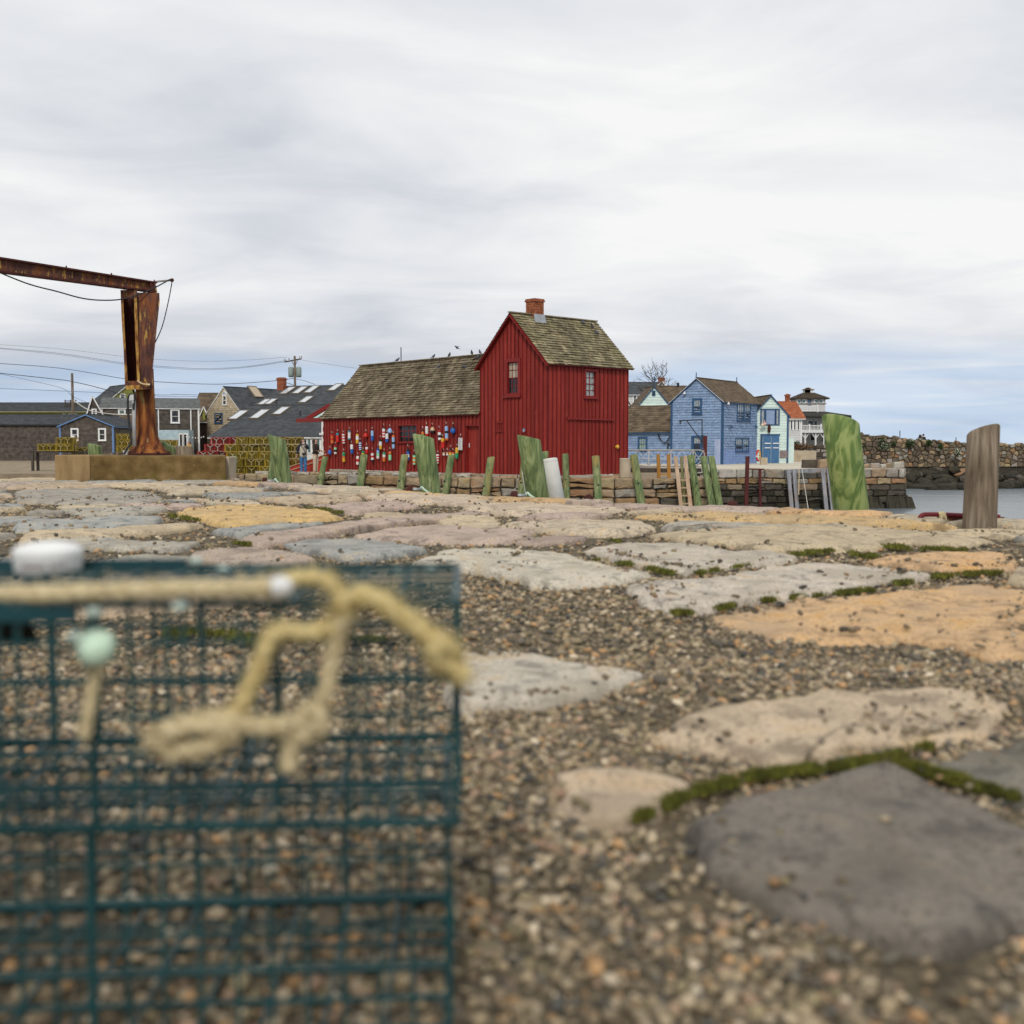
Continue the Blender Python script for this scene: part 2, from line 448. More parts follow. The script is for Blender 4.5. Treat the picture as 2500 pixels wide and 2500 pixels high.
# icosahedron template
_t = (1 + 5 ** .5) / 2
ICO_V = np.array([(-1, _t, 0), (1, _t, 0), (-1, -_t, 0), (1, -_t, 0), (0, -1, _t), (0, 1, _t), (0, -1, -_t), (0, 1, -_t), (_t, 0, -1), (_t, 0, 1), (-_t, 0, -1), (-_t, 0, 1)]) / math.hypot(1, _t)
ICO_F = np.array([(0, 11, 5), (0, 5, 1), (0, 1, 7), (0, 7, 10), (0, 10, 11), (1, 5, 9), (5, 11, 4), (11, 10, 2), (10, 7, 6), (7, 1, 8), (3, 9, 4), (3, 4, 2), (3, 2, 6), (3, 6, 8), (3, 8, 9), (4, 9, 5), (2, 4, 11), (6, 2, 10), (8, 6, 7), (9, 8, 1)])
def blob_cloud(name, P, S, C, m, parent=None, lump=.25, smooth=False):
    """Many small lumps joined: P (n,3) centres, S (n,3) radii, C (n,3) colours."""
    n = len(P); V = np.repeat(ICO_V[None], n, 0) * (1 + rng.uniform(-lump, lump, (n, 12, 1)))
    V = V * S[:, None, :]
    a = rng.uniform(0, 2 * np.pi, n); ca, sa = np.cos(a)[:, None], np.sin(a)[:, None]
    x = V[:, :, 0] * ca - V[:, :, 1] * sa; y = V[:, :, 0] * sa + V[:, :, 1] * ca
    V[:, :, 0], V[:, :, 1] = x, y
    tl = rng.uniform(-.35, .35, n)[:, None]; V[:, :, 2] = V[:, :, 2] + V[:, :, 0] * tl
    V = V + P[:, None, :]
    F = (ICO_F[None] + (np.arange(n) * 12)[:, None, None]).reshape(-1, 3)
    return np_mesh(name, V.reshape(-1, 3), F, np.repeat(C, 12, 0), m, parent, smooth)
def lerp(a, b, t): return a + (b - a) * t
def catenary(a, b, sag, n=14):
    a = Vector(a); b = Vector(b)
    return [a.lerp(b, i / n) - Vector((0, 0, sag * 4 * (i / n) * (1 - i / n))) for i in range(n + 1)]
def smooth_line(pts, n=6):
    """Catmull-Rom through the points."""
    pts = [Vector(p) for p in pts]; o = []
    for i in range(len(pts) - 1):
        p0, p1, p2, p3 = pts[max(i - 1, 0)], pts[i], pts[i + 1], pts[min(i + 2, len(pts) - 1)]
        for k in range(n):
            t_ = k / n
            o.append(.5 * ((2 * p1) + (p2 - p0) * t_ + (2 * p0 - 5 * p1 + 4 * p2 - p3) * t_ ** 2 + (3 * p1 - p0 - 3 * p2 + p3) * t_ ** 3))
    o.append(pts[-1]); return o
# ---------------------------------------------------------------- material library
GLASS = plain('window_glass', (.02, .022, .024), rough=.06, spec=.4, var=.4, scale=3, bump=.0)
GLASS_LT = plain('window_glass_curtained', (.30, .33, .32), rough=.12, spec=.8, var=.35, scale=8, bump=.0)
GLASS_BEIGE = plain('window_blind', (.42, .36, .27), rough=.25, spec=.6, var=.08, bump=.0)
RED = mat('red_paint', [(.3, (.205, .020, .014)), (.55, (.275, .029, .020)), (.75, (.325, .046, .030))], scale=3.0, stretch=(1, 1, .18), rough=.66, bump=.3, bscale=26, rnd=.15, spec=.25,
          spot=(5.0, .55, .75, (.16, .018, .014), .6, (1, 1, .2)), spot2=(7.0, .60, .76, (.36, .085, .06), .5, (1, 1, .3)))
RED_BAT_SHADE = mat('red_batten_shaded', [(.3, (.125, .009, .008)), (.7, (.19, .014, .012))], scale=4.0, stretch=(1, 1, .3), rough=.65, bump=.2, rnd=.10)  # wall red darkened on the battens, shade painted in to make them read
RED_TRIM = mat('red_trim_paint', [(.35, (.18, .013, .011)), (.65, (.24, .019, .015))], scale=4, rough=.55, bump=.1)
RED_DARK = plain('red_shadow_boarding', (.14, .012, .01), rough=.8)
CEDAR = mat('weathered_cedar_shingle', [(.3, (.12, .095, .058)), (.5, (.22, .18, .112)), (.72, (.36, .31, .215))], scale=2.2, rough=.9, bump=.4, bscale=40, attr=True,
            spot=(.8, .5, .68, (.14, .13, .06), .6), spot2=(2.5, .6, .75, (.10, .075, .045), .5))
CEDAR_W = mat('streaked_cedar_shingle', [(.3, (.085, .064, .038)), (.5, (.17, .135, .086)), (.72, (.29, .245, .172))], scale=2.2, rough=.9, bump=.4, bscale=40, attr=True,
            spot=(.7, .55, .75, (.13, .12, .05), .5), spot2=(2.5, .6, .75, (.09, .065, .04), .5))
BROWN_SH = mat('brown_roof_shingle', [(.3, (.085, .06, .038)), (.7, (.17, .125, .08))], scale=2.0, rough=.92, bump=.3, bscale=40, attr=True)
DARK_SH = mat('charcoal_asphalt_shingle', [(.3, (.045, .05, .055)), (.7, (.085, .092, .098))], scale=2.0, rough=.95, bump=.2, bscale=50, attr=True)
GREY_SH = mat('grey_asphalt_shingle', [(.3, (.12, .13, .125)), (.7, (.19, .20, .195))], scale=2.0, rough=.95, bump=.2, bscale=50, attr=True)
ORANGE_SH = mat('orange_roof_shingle', [(.3, (.30, .085, .035)), (.7, (.42, .14, .06))], scale=2.0, rough=.9, bump=.2, bscale=50, attr=True)
DARKWALL_SH = mat('dark_weathered_wall_shingle', [(.3, (.055, .045, .038)), (.7, (.13, .11, .092))], scale=3, rough=.92, bump=.3, bscale=50, attr=True)
BEIGE_SH = mat('beige_wall_shingle', [(.3, (.36, .29, .19)), (.7, (.50, .42, .30))], scale=3, rough=.9, bump=.2, bscale=50, attr=True)
BLUE_SH = mat('blue_wall_shingle', [(.3, (.185, .275, .43)), (.7, (.24, .335, .495))], scale=2.5, rough=.85, bump=.2, bscale=50, attr=True,
              spot=(2.6, .66, .75, (.38, .43, .52), .5))
BLUE_BOARD = mat('blue_board', [(.3, (.16, .24, .48)), (.7, (.21, .30, .55))], scale=3, rough=.8, bump=.1, attr=True)
NAVY = plain('navy_trim_paint', (.022, .075, .17), rough=.5)
SHEDBLUE = plain('shed_blue_trim_paint', (.12, .22, .42), rough=.55)
MINT = mat('mint_clapboard', [(.3, (.54, .67, .62)), (.7, (.63, .75, .70))], scale=3, rough=.8, bump=.1, attr=True)
PALEBLUE = mat('pale_blue_wall_shingle', [(.3, (.38, .50, .55)), (.7, (.50, .62, .66))], scale=3, rough=.85, bump=.1, attr=True)
OLIVE = mat('olive_clapboard', [(.3, (.20, .20, .045)), (.7, (.27, .27, .07))], scale=3, rough=.85, bump=.1, attr=True)
WHITE = plain('white_paint', (.74, .74, .72), rough=.5, var=.06)
GREYWALL = mat('pale_grey_clapboard', [(.3, (.52, .52, .51)), (.7, (.62, .62, .61))], scale=3, rough=.85, bump=.1, attr=True)
BRICK = mat('chimney_brick', [(.3, (.20, .055, .028)), (.6, (.33, .11, .05)), (.8, (.40, .18, .09))], scale=7, rough=.9, bump=.4, bscale=30, attr=True)
BLACK = plain('black_iron', (.018, .018, .02), rough=.55)
LEAD = plain('lead_flashing', (.30, .32, .34), rough=.5)
RUST_COL = mat('orange_rusted_steel', [(.30, (.035, .010, .006)), (.44, (.10, .028, .010)), (.56, (.22, .070, .018)), (.72, (.34, .145, .035))], scale=7.0, stretch=(1, 1, .16), detail=8, rough=.85, bump=.6, bscale=22, spec=.25,
           spot=(9, .60, .70, (.36, .26, .10), .8, (1, 1, .2)), spot2=(4, .55, .68, (.03, .009, .007), .75, (1, 1, .12)))
RUST = mat('rusted_steel', [(.28, (.030, .012, .010)), (.44, (.075, .030, .024)), (.56, (.12, .048, .032)), (.70, (.24, .085, .025))], scale=8, stretch=(1, 1, .22), detail=7, rough=.8, bump=.5, bscale=22, spec=.3,
           spot=(11, .58, .66, (.42, .25, .055), .9, (1, 1, .25)), spot2=(6, .54, .66, (.20, .062, .018), .8, (1, 1, .3)))
RUST_DARK = mat('dark_rust', [(.3, (.03, .01, .008)), (.7, (.09, .022, .016))], scale=5, stretch=(1, 1, .3), rough=.85, bump=.4)
RUST_YELLOW = mat('yellow_paint_over_rust', [(.38, (.09, .028, .012)), (.50, (.30, .14, .03)), (.64, (.46, .29, .07))], scale=9, stretch=(1, 1, .25), rough=.75, bump=.3)
OXBLOOD = mat('oxblood_steel', [(.3, (.05, .008, .008)), (.7, (.11, .018, .014))], scale=5, stretch=(1, 1, .3), rough=.6, bump=.3)
CONCRETE = mat('stained_concrete', [(.28, (.075, .044, .013)), (.5, (.15, .095, .032)), (.72, (.235, .16, .068))], scale=2.6, detail=8, rough=.92, bump=.6, bscale=24,
               spot=(2.2, .56, .68, (.095, .075, .010), .8), spot2=(9, .68, .73, (.40, .33, .25), .7))
CONCRETE_LT = mat('pale_concrete', [(.3, (.36, .29, .20)), (.7, (.48, .40, .30))], scale=2, rough=.9, bump=.3, spot=(3, .58, .7, (.27, .19, .10), .6, (1, 1, .2)))
PAVE = mat('cream_paving', [(.3, (.45, .40, .31)), (.7, (.60, .54, .43))], scale=.6, rough=.9, bump=.2)
PILE_G = mat('green_treated_timber', [(.32, (.062, .095, .036)), (.46, (.13, .175, .068)), (.58, (.21, .26, .112)), (.72, (.32, .36, .18))], scale=7, stretch=(1.6, 1.6, .22), detail=7, dist=.8, rough=.85, bump=.5, bscale=40, rnd=.06,
             spot=(5.0, .58, .72, (.23, .245, .085), .6, (1, 1, .3)), spot2=(26.0, .58, .68, (.035, .05, .02), .7, (1, 1, .08)))
PILE_FIG = mat('figured_green_timber', [(.25, (.095, .155, .042)), (.42, (.145, .21, .060)), (.60, (.21, .275, .088)), (.80, (.285, .34, .13))], scale=2.6, stretch=(1.5, 1.5, .5), detail=3.5, dist=.9, rough=.82, bump=.4, bscale=40, wave=26.0, nrough=.45,
               spot=(6, .54, .68, (.105, .185, .065), .6, (1, 1, .4)), spot2=(30, .60, .68, (.075, .095, .035), .6, (1, 1, .06)))
PILE_Y = mat('weathered_green_timber', [(.32, (.085, .11, .042)), (.5, (.17, .20, .085)), (.7, (.30, .31, .15))], scale=7.0, stretch=(1.5, 1.5, .3), detail=7, dist=.8, rough=.88, bump=.6, bscale=36, rnd=.10,
             spot=(2.2, .54, .68, (.30, .205, .065), .75, (1, 1, .3)), spot2=(3.5, .56, .68, (.055, .135, .05), .75, (1, 1, .5)))
PILE_GREY = mat('grey_weathered_timber', [(.3, (.075, .055, .036)), (.5, (.17, .13, .09)), (.72, (.29, .235, .175))], scale=9, stretch=(2.0, 2.0, .14), detail=6, rough=.9, bump=.6, bscale=16, rnd=.1)
WOOD_OLD = mat('dark_old_timber', [(.3, (.025, .02, .018)), (.7, (.10, .085, .07))], scale=4, stretch=(3, 3, .2), rough=.95, bump=.6, rnd=.1)
WOOD_GREY = mat('silver_grey_timber', [(.3, (.17, .17, .18)), (.7, (.34, .34, .36))], scale=3, stretch=(2, 2, .25), rough=.9, bump=.3, spot=(.7, .5, .62, (.34, .25, .17), .6))
WOOD_TAN = mat('tan_timber', [(.3, (.34, .22, .13)), (.7, (.52, .38, .26))], scale=3, stretch=(2, 2, .25), rough=.85, bump=.3, spot=(1.5, .5, .65, (.30, .12, .05), .5))
WOOD_ORANGE = mat('orange_brown_timber', [(.3, (.28, .12, .02)), (.7, (.42, .21, .05))], scale=3, stretch=(2, 2, .3), rough=.8, bump=.3)
# granite of the wharves
G_GREY = granite('granite_grey', (.30, .27, .225), warm=(.34, .23, .12))
G_TAN = granite('granite_tan', (.34, .255, .155), warm=(.40, .22, .09))
G_RUST = granite('granite_rusty', (.30, .185, .095), warm=(.30, .15, .06))
G_DARK = granite('granite_wet_dark', (.085, .072, .055), warm=(.10, .08, .045))
G_WEED = granite('granite_seaweed', (.034, .030, .020), warm=(.05, .045, .02), rnd=.25)
G_PALE = granite('granite_pale', (.43, .40, .34), warm=(.42, .34, .22))
MORTAR = plain('wall_core_earth', (.045, .036, .026), rough=.95, var=.3)
# paving of the pier
def paving(name, c, warm, cool):
    lo = tuple(x * .55 for x in c); hi = tuple(min(.8, x * 1.12) for x in c)
    return mat(name, [(.40, lo), (.475, c), (.545, hi), (.61, warm)], scale=4.2, detail=10, nrough=.7, rough=.93, bump=.85, bscale=46, rnd=.12, hue=.008, spot=(48, .53, .63, tuple(x * .38 for x in c), .7), spot2=(2.2, .48, .64, cool, .8))
DIRT = (.27, .205, .13)
P_CREAM = paving('paving_cream', (0.531, 0.441, 0.322), (0.588, 0.418, 0.237), (0.384, 0.316, 0.226))
P_OCHRE = paving('paving_ochre', (0.565, 0.379, 0.164), (0.61, 0.429, 0.237), (0.452, 0.316, 0.175))
P_ORANGE = paving('paving_orange', (0.565, 0.379, 0.198), (0.599, 0.362, 0.136), (0.452, 0.322, 0.192))
P_PINK = paving('paving_pink', (0.441, 0.345, 0.282), (0.497, 0.373, 0.266), (0.35, 0.277, 0.215))
P_GREY = paving('paving_grey', (0.384, 0.356, 0.299), (0.475, 0.395, 0.282), (0.305, 0.271, 0.22))
P_BLUE = paving('paving_blue_grey', (0.322, 0.322, 0.299), (0.418, 0.373, 0.294), (0.266, 0.254, 0.226))
P_WHITE = paving('paving_white', (0.565, 0.503, 0.407), (0.565, 0.452, 0.305), (0.418, 0.367, 0.282))
P_BEIGE = paving('paving_beige', (0.52, 0.412, 0.282), (0.565, 0.429, 0.266), (0.395, 0.316, 0.215))
P_DARK = paving('paving_dark', (.20, .178, .145), (.25, .21, .155), (.145, .128, .10))
SOIL = mat('gravelly_soil', [(.3, (.045, .036, .022)), (.5, (.10, .08, .05)), (.7, (.21, .165, .105))], scale=28, rough=.95, bump=.7, bscale=60, detail=6, spot=(2.2, .5, .7, (.19, .145, .085), .5))
PEB = mat('pebble', [(.35, (.82, .82, .82)), (.65, (1, 1, 1))], scale=60, rough=.85, bump=.2, attr=True)
MOSS = mat('moss_green', [(.3, (.060, .062, .012)), (.55, (.12, .125, .018)), (.75, (.24, .22, .045))], scale=14, rough=.9, bump=.0, attr=True)
LEAF = mat('leaf_green', [(.3, (.02, .05, .012)), (.7, (.07, .13, .03))], scale=5, rough=.7, bump=.0, attr=True)
TWIG = mat('bare_twig', [(.3, (.06, .045, .032)), (.7, (.13, .10, .075))], scale=4, rough=.95, bump=.2)
YELLOW_W = plain('yellow_wire', (.36, .25, .012), rough=.5, var=.25, rnd=.3)
RED_W = plain('red_wire', (.42, .025, .02), rough=.5, var=.2)
TEAL_W = plain('teal_wire', (.005, .046, .050), rough=.45, var=.3)
NET = plain('dark_netting', (.03, .035, .02), rough=.9)
ROPE_Y = mat('yellowed_rope', [(.3, (.52, .39, .15)), (.7, (.76, .63, .32))], scale=40, rough=.9, bump=.6, bscale=120)
ROPE_T = mat('tan_rope', [(.3, (.50, .40, .22)), (.7, (.74, .62, .38))], scale=40, rough=.9, bump=.6, bscale=120)
ROPE_W = plain('pale_rope', (.60, .58, .50), rough=.9)
TOWN = mat('town_ground_asphalt', [(.3, (.10, .095, .085)), (.7, (.19, .175, .15))], scale=1.5, rough=.95, bump=.3)
BROWNWALL = plain('dark_brown_boarding', (.06, .036, .026), rough=.9)
# ================================================================ SETTING
# ---- water
def water_mat():
    m = bpy.data.materials.new('harbour_water'); m.use_nodes = True
    t = m.node_tree; b = t.nodes["Principled BSDF"]; ln = t.links.new
    b.inputs["Base Color"].default_value = (.16, .19, .21, 1); b.inputs["Roughness"].default_value = .26
    b.inputs["Specular IOR Level"].default_value = .6
    g = t.nodes.new("ShaderNodeNewGeometry")
    def nz(s, st):
        mp = t.nodes.new("ShaderNodeMapping"); mp.inputs["Scale"].default_value = st; ln(g.outputs["Position"], mp.inputs[0])
        x = t.nodes.new("ShaderNodeTexNoise"); x.inputs["Scale"].default_value = s; x.inputs["Detail"].default_value = 6; x.inputs["Distortion"].default_value = .6
        ln(mp.outputs[0], x.inputs["Vector"]); return x.outputs[0]
    a = t.nodes.new("ShaderNodeMath"); a.operation = 'MULTIPLY_ADD'; ln(nz(1.6, (.8, 1, 1)), a.inputs[0]); a.inputs[1].default_value = .5; ln(nz(.22, (.5, 1, 1)), a.inputs[2])
    bp = t.nodes.new("ShaderNodeBump"); bp.inputs["Strength"].default_value = .8; bp.inputs["Distance"].default_value = .25; ln(a.outputs[0], bp.inputs["Height"])
    ln(bp.outputs[0], b.inputs["Normal"])
    return m
mb = MB(); mb.quad((-600, -200, Z_WATER), (2500, -200, Z_WATER), (2500, 4000, Z_WATER), (-600, 4000, Z_WATER))
tag(mb.build('water', water_mat()), 'grey rippled harbour water beyond the stone wharves', None, None, 'structure')
# ---- the pier we stand on
EDGE = [(-40, 22), (-16, 20.2), (-4.45, 19.6), (-4.25, 17.2), (-2.6, 15.55), (-1.27, 13.65), (-.23, 12.15), (1.0, 11.05), (1.75, 10.35), (2.66, 9.62), (3.15, 9.2), (3.6, 8.75), (5.2, 7.4), (9.5, 3.6), (16, -3), (16, -14), (-40, -14)]
mb = MB(); k = len(EDGE)
vs_ = [(x, y, -.012) for x, y in EDGE] + [(x, y, -3.6) for x, y in EDGE]
mb.add(vs_, [tuple(range(k - 1, -1, -1))] + [(i, (i + 1) % k, k + (i + 1) % k, k + i) for i in range(k)])
pier = mb.build('pier_ground', SOIL); tag(pier, 'old stone pier paved with big flat granite slabs and gravel', None, None, 'structure')
# traced paving slabs: outlines in photo pixels, laid on the pier
def c7(l): return [(130 + x * .5694, 1150 + y * .5694) for x, y in l]
def c8(l): return [(1130 + x * .647, 1150 + y * .647) for x, y in l]
SLABS = [
 (P_OCHRE, c7([(500,187),(560,167),(700,150),(900,142),(1050,150),(1200,180),(1240,195),(1150,208),(950,222),(750,235),(680,220),(600,200)])),
 (P_PINK, c7([(1120,152),(1230,137),(1400,127),(1560,137),(1540,150),(1430,165),(1300,180),(1250,178),(1200,162)])),
 (P_PINK, c7([(770,302),(830,282),(1000,257),(1200,232),(1350,207),(1560,187),(1800,172),(1932,174),(1850,190),(1600,213),(1400,233),(1200,268),(1000,298),(880,315)])),
 (P_BLUE, c7([(680,255),(900,240),(1150,226),(1100,240),(960,256),(800,276)])),
 (P_BLUE, c7([(960,305),(1100,288),(1250,285),(1400,295),(1600,330),(1550,350),(1400,370),(1250,372),(1150,350),(1050,330)])),
 (P_PINK, c7([(560,365),(700,340),(850,335),(1000,345),(1120,380),(1000,396),(800,396),(600,386)])),
 (P_PINK, c7([(1290,272),(1550,238),(1750,226),(2000,236),(2080,262),(1950,296),(1700,300),(1450,290)])),
 (P_GREY, c7([(-160,84),(10,80),(200,75),(420,90),(480,115),(400,135),(200,140),(10,135),(-160,132)])),
 (P_BLUE, c7([(-150,220),(10,215),(150,202),(350,192),(490,202),(450,225),(250,243),(10,248),(-150,250)])),
 (P_BEIGE, c7([(-160,268),(10,258),(250,250),(500,226),(600,218),(650,230),(500,255),(300,275),(10,290),(-160,300)])),
 (P_GREY, c7([(410,322),(520,302),(650,302),(560,325),(450,332)])),
 (P_BLUE, c7([(640,97),(850,92),(1000,105),(900,116),(700,113)])),
 (P_CREAM, c7([(430,72),(600,64),(760,72),(900,85),(700,90),(500,86)])),
 (P_GREY, c7([(20,167),(300,156),(480,161),(380,180),(120,187)])),
 (P_CREAM, c7([(1330,108),(1400,100),(1600,107),(1800,119),(1932,131),(1932,146),(1700,141),(1500,132),(1380,123)])),
 (P_CREAM, c7([(1050,73),(1200,67),(1370,72),(1360,84),(1200,88),(1080,84)])),
 (P_BEIGE, c7([(880,120),(1080,104),(1300,106),(1340,120),(1200,132),(1000,134)])),
 (P_WHITE, c8([(-180,345),(-100,312),(0,292),(150,290),(330,300),(450,322),(520,347),(640,367),(720,385),(600,410),(420,430),(260,430),(220,405),(120,385),(0,370),(-100,362)])),
 (P_WHITE, c8([(450,292),(600,268),(800,268),(1000,292),(1180,303),(1255,322),(1200,345),(1000,353),(860,383),(760,368),(640,345),(530,325)])),
 (P_BEIGE, c8([(740,237),(850,222),(1100,212),(1400,207),(1700,217),(1900,242),(1990,260),(1900,280),(1650,272),(1540,290),(1350,288),(1160,298),(1000,275),(860,262)])),
 (P_WHITE, c8([(610,430),(800,407),(1000,387),(1150,364),(1350,352),(1500,347),(1650,366),(1790,380),(1740,395),(1590,412),(1500,436),(1300,458),(1100,483),(930,512),(800,530),(700,500),(640,465)])),
 (P_ORANGE, c8([(885,541),(1050,518),(1250,493),(1500,468),(1700,449),(2000,433),(2150,440),(2190,560),(2150,690),(1990,700),(1850,650),(1700,625),(1450,630),(1200,605),(1050,580),(950,562)])),
 (P_ORANGE, c8([(1490,340),(1650,322),(1850,307),(2050,303),(2090,335),(2050,368),(1850,373),(1700,360),(1570,350)])),
 (P_WHITE, c8([(-80,740),(0,692),(100,680),(260,682),(400,706),(530,722),(680,746),(620,800),(500,845),(350,860),(150,860),(0,885),(-80,840)])),
 (P_BEIGE, c8([(730,975),(850,932),(1000,892),(1200,852),(1400,827),(1600,817),(1780,802),(2000,806),(2120,860),(2060,960),(1850,1005),(1700,1010),(1600,985),(1480,990),(1400,1030),(1290,1060),(1250,1100),(1150,1105),(1050,1060),(900,1040),(780,1010)])),
 (P_BEIGE, c8([(330,1110),(480,1085),(600,1112),(780,1152),(820,1190),(740,1258),(620,1290),(400,1280),(330,1230),(400,1180)])),
 (P_DARK, c8([(820,1330),(940,1250),(1100,1200),(1300,1152),(1500,1115),(1630,1098),(1800,1150),(1930,1190),(2150,1250),(2330,1320),(2330,1700),(1900,1780),(1500,1700),(1180,1600),(960,1480)])),
 (P_DARK, c8([(1650,1084),(1780,1055),(1900,1030),(2120,1000),(2330,1080),(2330,1270),(2120,1215),(1940,1165),(1800,1125)])),
 (P_CREAM, c8([(0,132),(100,122),(400,127),(620,142),(560,155),(300,160),(100,160),(0,150)])),
 (P_ORANGE, c8([(650,166),(900,154),(1150,163),(1400,160),(1600,182),(1850,203),(1880,215),(1600,205),(1300,195),(1000,190),(800,184)])),
 (P_CREAM, c8([(150,192),(400,182),(690,191),(730,218),(600,238),(400,238),(250,214)])),
 (P_GREY, c8([(800,192),(1000,196),(1300,201),(1500,206),(1200,209),(900,214),(770,222),(740,206)])),
 (P_BEIGE, c8([(-60,172),(120,172),(140,196),(230,216),(60,222),(-80,208)])),
]
slab_polys = []
def dense(poly, step):
    o = []
    for i in range(len(poly)):
        a, b = Vector(poly[i]), Vector(poly[(i + 1) % len(poly)]); n = max(1, int((b - a).length / step))
        for k_ in range(n): o.append(tuple(a.lerp(b, k_ / n)))
    return o
def roundpoly(poly, it=2):
    for _ in range(it):
        o = []
        for i in range(len(poly)):
            a, b = Vector(poly[i]), Vector(poly[(i + 1) % len(poly)])
            o += [tuple(a.lerp(b, .25)), tuple(a.lerp(b, .75))]
        poly = o
    return poly
def slab(poly, m, top=.03, wob=.035, name='paving_stone', rough=.013, seed=0, rnd_=0):
    poly = roundpoly(poly, rnd_); yc = sum(p[1] for p in poly) / len(poly); poly = dense(poly, min(.09, max(.028, .0095 * yc)))
    cx, cy = sum(p[0] for p in poly) / len(poly), sum(p[1] for p in poly) / len(poly)
    k_ = len(poly); per = []; S_ = math.sqrt(max(p[0] for p in poly) - min(p[0] for p in poly) + .1)
    for i, (x, y) in enumerate(poly):
        d = Vector((x - cx, y - cy)); l = d.length + 1e-6
        f = (.09 * noise.noise(Vector((x * 2.1, y * 2.1, seed))) + .055 * noise.noise(Vector((x * 6, y * 6, seed + 3))) + .03 * noise.noise(Vector((x * 17, y * 17, seed)))) * wob * 18
        per.append((cx + d.x / l * (l + f * .5), cy + d.y / l * (l + f * .5)))
    slab_polys.append(per)
    rings = [(1.0, -.03), (.988, -.004), (.972, top * .35), (.955, top * .6), (.93, top * .8), (.89, top * .95), (.83, top * 1.0), (.74, top * 1.03), (.62, top * 1.06), (.47, top * 1.08), (.3, top * 1.1), (.14, top * 1.1)]
    tx, ty = random.uniform(-.010, .010), random.uniform(-.010, .010)
    vs_ = []
    for f, z in rings:
        for (x, y) in per:
            f2 = f + (0 if f > .99 or f < .8 else .045 * noise.noise(Vector((x * 5, y * 5, seed + f * 4))))
            X, Y = cx + (x - cx) * f2, cy + (y - cy) * f2
            zz = z + (rough * 1.6 * noise.noise(Vector((X * 1.7, Y * 1.7, seed))) + rough * noise.noise(Vector((X * 5, Y * 5, seed))) + rough * .7 * noise.noise(Vector((X * 14, Y * 14, seed))) if f < .99 else 0) + (X - cx) * tx + (Y - cy) * ty
            vs_.append((X, Y, zz))
    vs_.append((cx, cy, top * 1.1))
    fs = []
    for r in range(len(rings) - 1):
        for i in range(k_):
            j = (i + 1) % k_; fs.append((r * k_ + i, r * k_ + j, (r + 1) * k_ + j, (r + 1) * k_ + i))
    c0 = len(vs_) - 1; b0 = (len(rings) - 1) * k_
    fs += [(b0 + i, b0 + (i + 1) % k_, c0) for i in range(k_)]
    mb = MB(); mb.add(vs_, fs); return mb.build(name, m, pier, smooth=True)
for i, (m, pl) in enumerate(SLABS):
    P = [on_z(x, y, .018) for x, y in pl]
    far = sum(p.y for p in P) / len(P)
    slab([(p.x, p.y) for p in P], m, top=.016 + .0018 * min(far, 14), wob=.085, seed=i * 1.7)
# filler slabs where the photograph shows only stripes of stone
_bb = {}
def bbox_of(o):
    if id(o) not in _bb: _bb[id(o)] = (min(p[0] for p in o), max(p[0] for p in o), min(p[1] for p in o), max(p[1] for p in o))
    return _bb[id(o)]
def overl(poly, others, n=10):
    xs = np.array([p[0] for p in poly] + [sum(p[0] for p in poly) / len(poly)]); ys = np.array([p[1] for p in poly] + [sum(p[1] for p in poly) / len(poly)])
    bx0, bx1, by0, by1 = xs.min(), xs.max(), ys.min(), ys.max()
    for o in others:
        q_ = bbox_of(o)
        if q_[0] > bx1 or q_[1] < bx0 or q_[2] > by1 or q_[3] < by0: continue
        if inside(o, xs, ys).any(): return True
        ox = np.array([p[0] for p in o]); oy = np.array([p[1] for p in o])
        if inside(poly, ox, oy).any(): return True
    return False
pts = []
for gx in np.arange(-14, 8, 1.25):
    for gy in np.arange(-3.0, 20, .85):
        pts.append((gx + random.uniform(-.45, .45), gy + random.uniform(-.3, .3)))
fillm = [P_GREY, P_BEIGE, P_CREAM, P_BLUE, P_PINK, P_BEIGE, P_GREY]
fixed = list(slab_polys)
e_in = EDGE
for ci, pl in enumerate(voronoi(pts, (-15, -4, 9, 20.5))):
    if not pl: continue
    ctr = (sum(p[0] for p in pl) / len(pl), sum(p[1] for p in pl) / len(pl))
    X = np.array([p[0] for p in pl]); Y = np.array([p[1] for p in pl])
    if not inside(e_in, X, Y).all(): continue
    vis = -.2 < ctr[1] and abs(ctr[0]) < .5 * ctr[1] + 1.6
    if not vis: continue
    if ctr[1] < 2.9 and ctr[0] < .3: continue
    if 1.2 < ctr[1] < 3.4 and ctr[0] < 1.4 and random.random() < .9: continue       # gravel round the trap
    if 3.4 < ctr[1] < 5.2 and random.random() < .35: continue
    p2 = shrink(pl, .03)
    for sc_ in (1.0, .72, .5):
        cc_ = Vector(ctr); p3 = [tuple(cc_ + (Vector(p) - cc_) * sc_) for p in p2]
        if not overl(dense(p3, .1), fixed):
            slab(p3, random.choice(fillm), top=random.uniform(.014, .034), wob=.07, seed=ci * .7); break
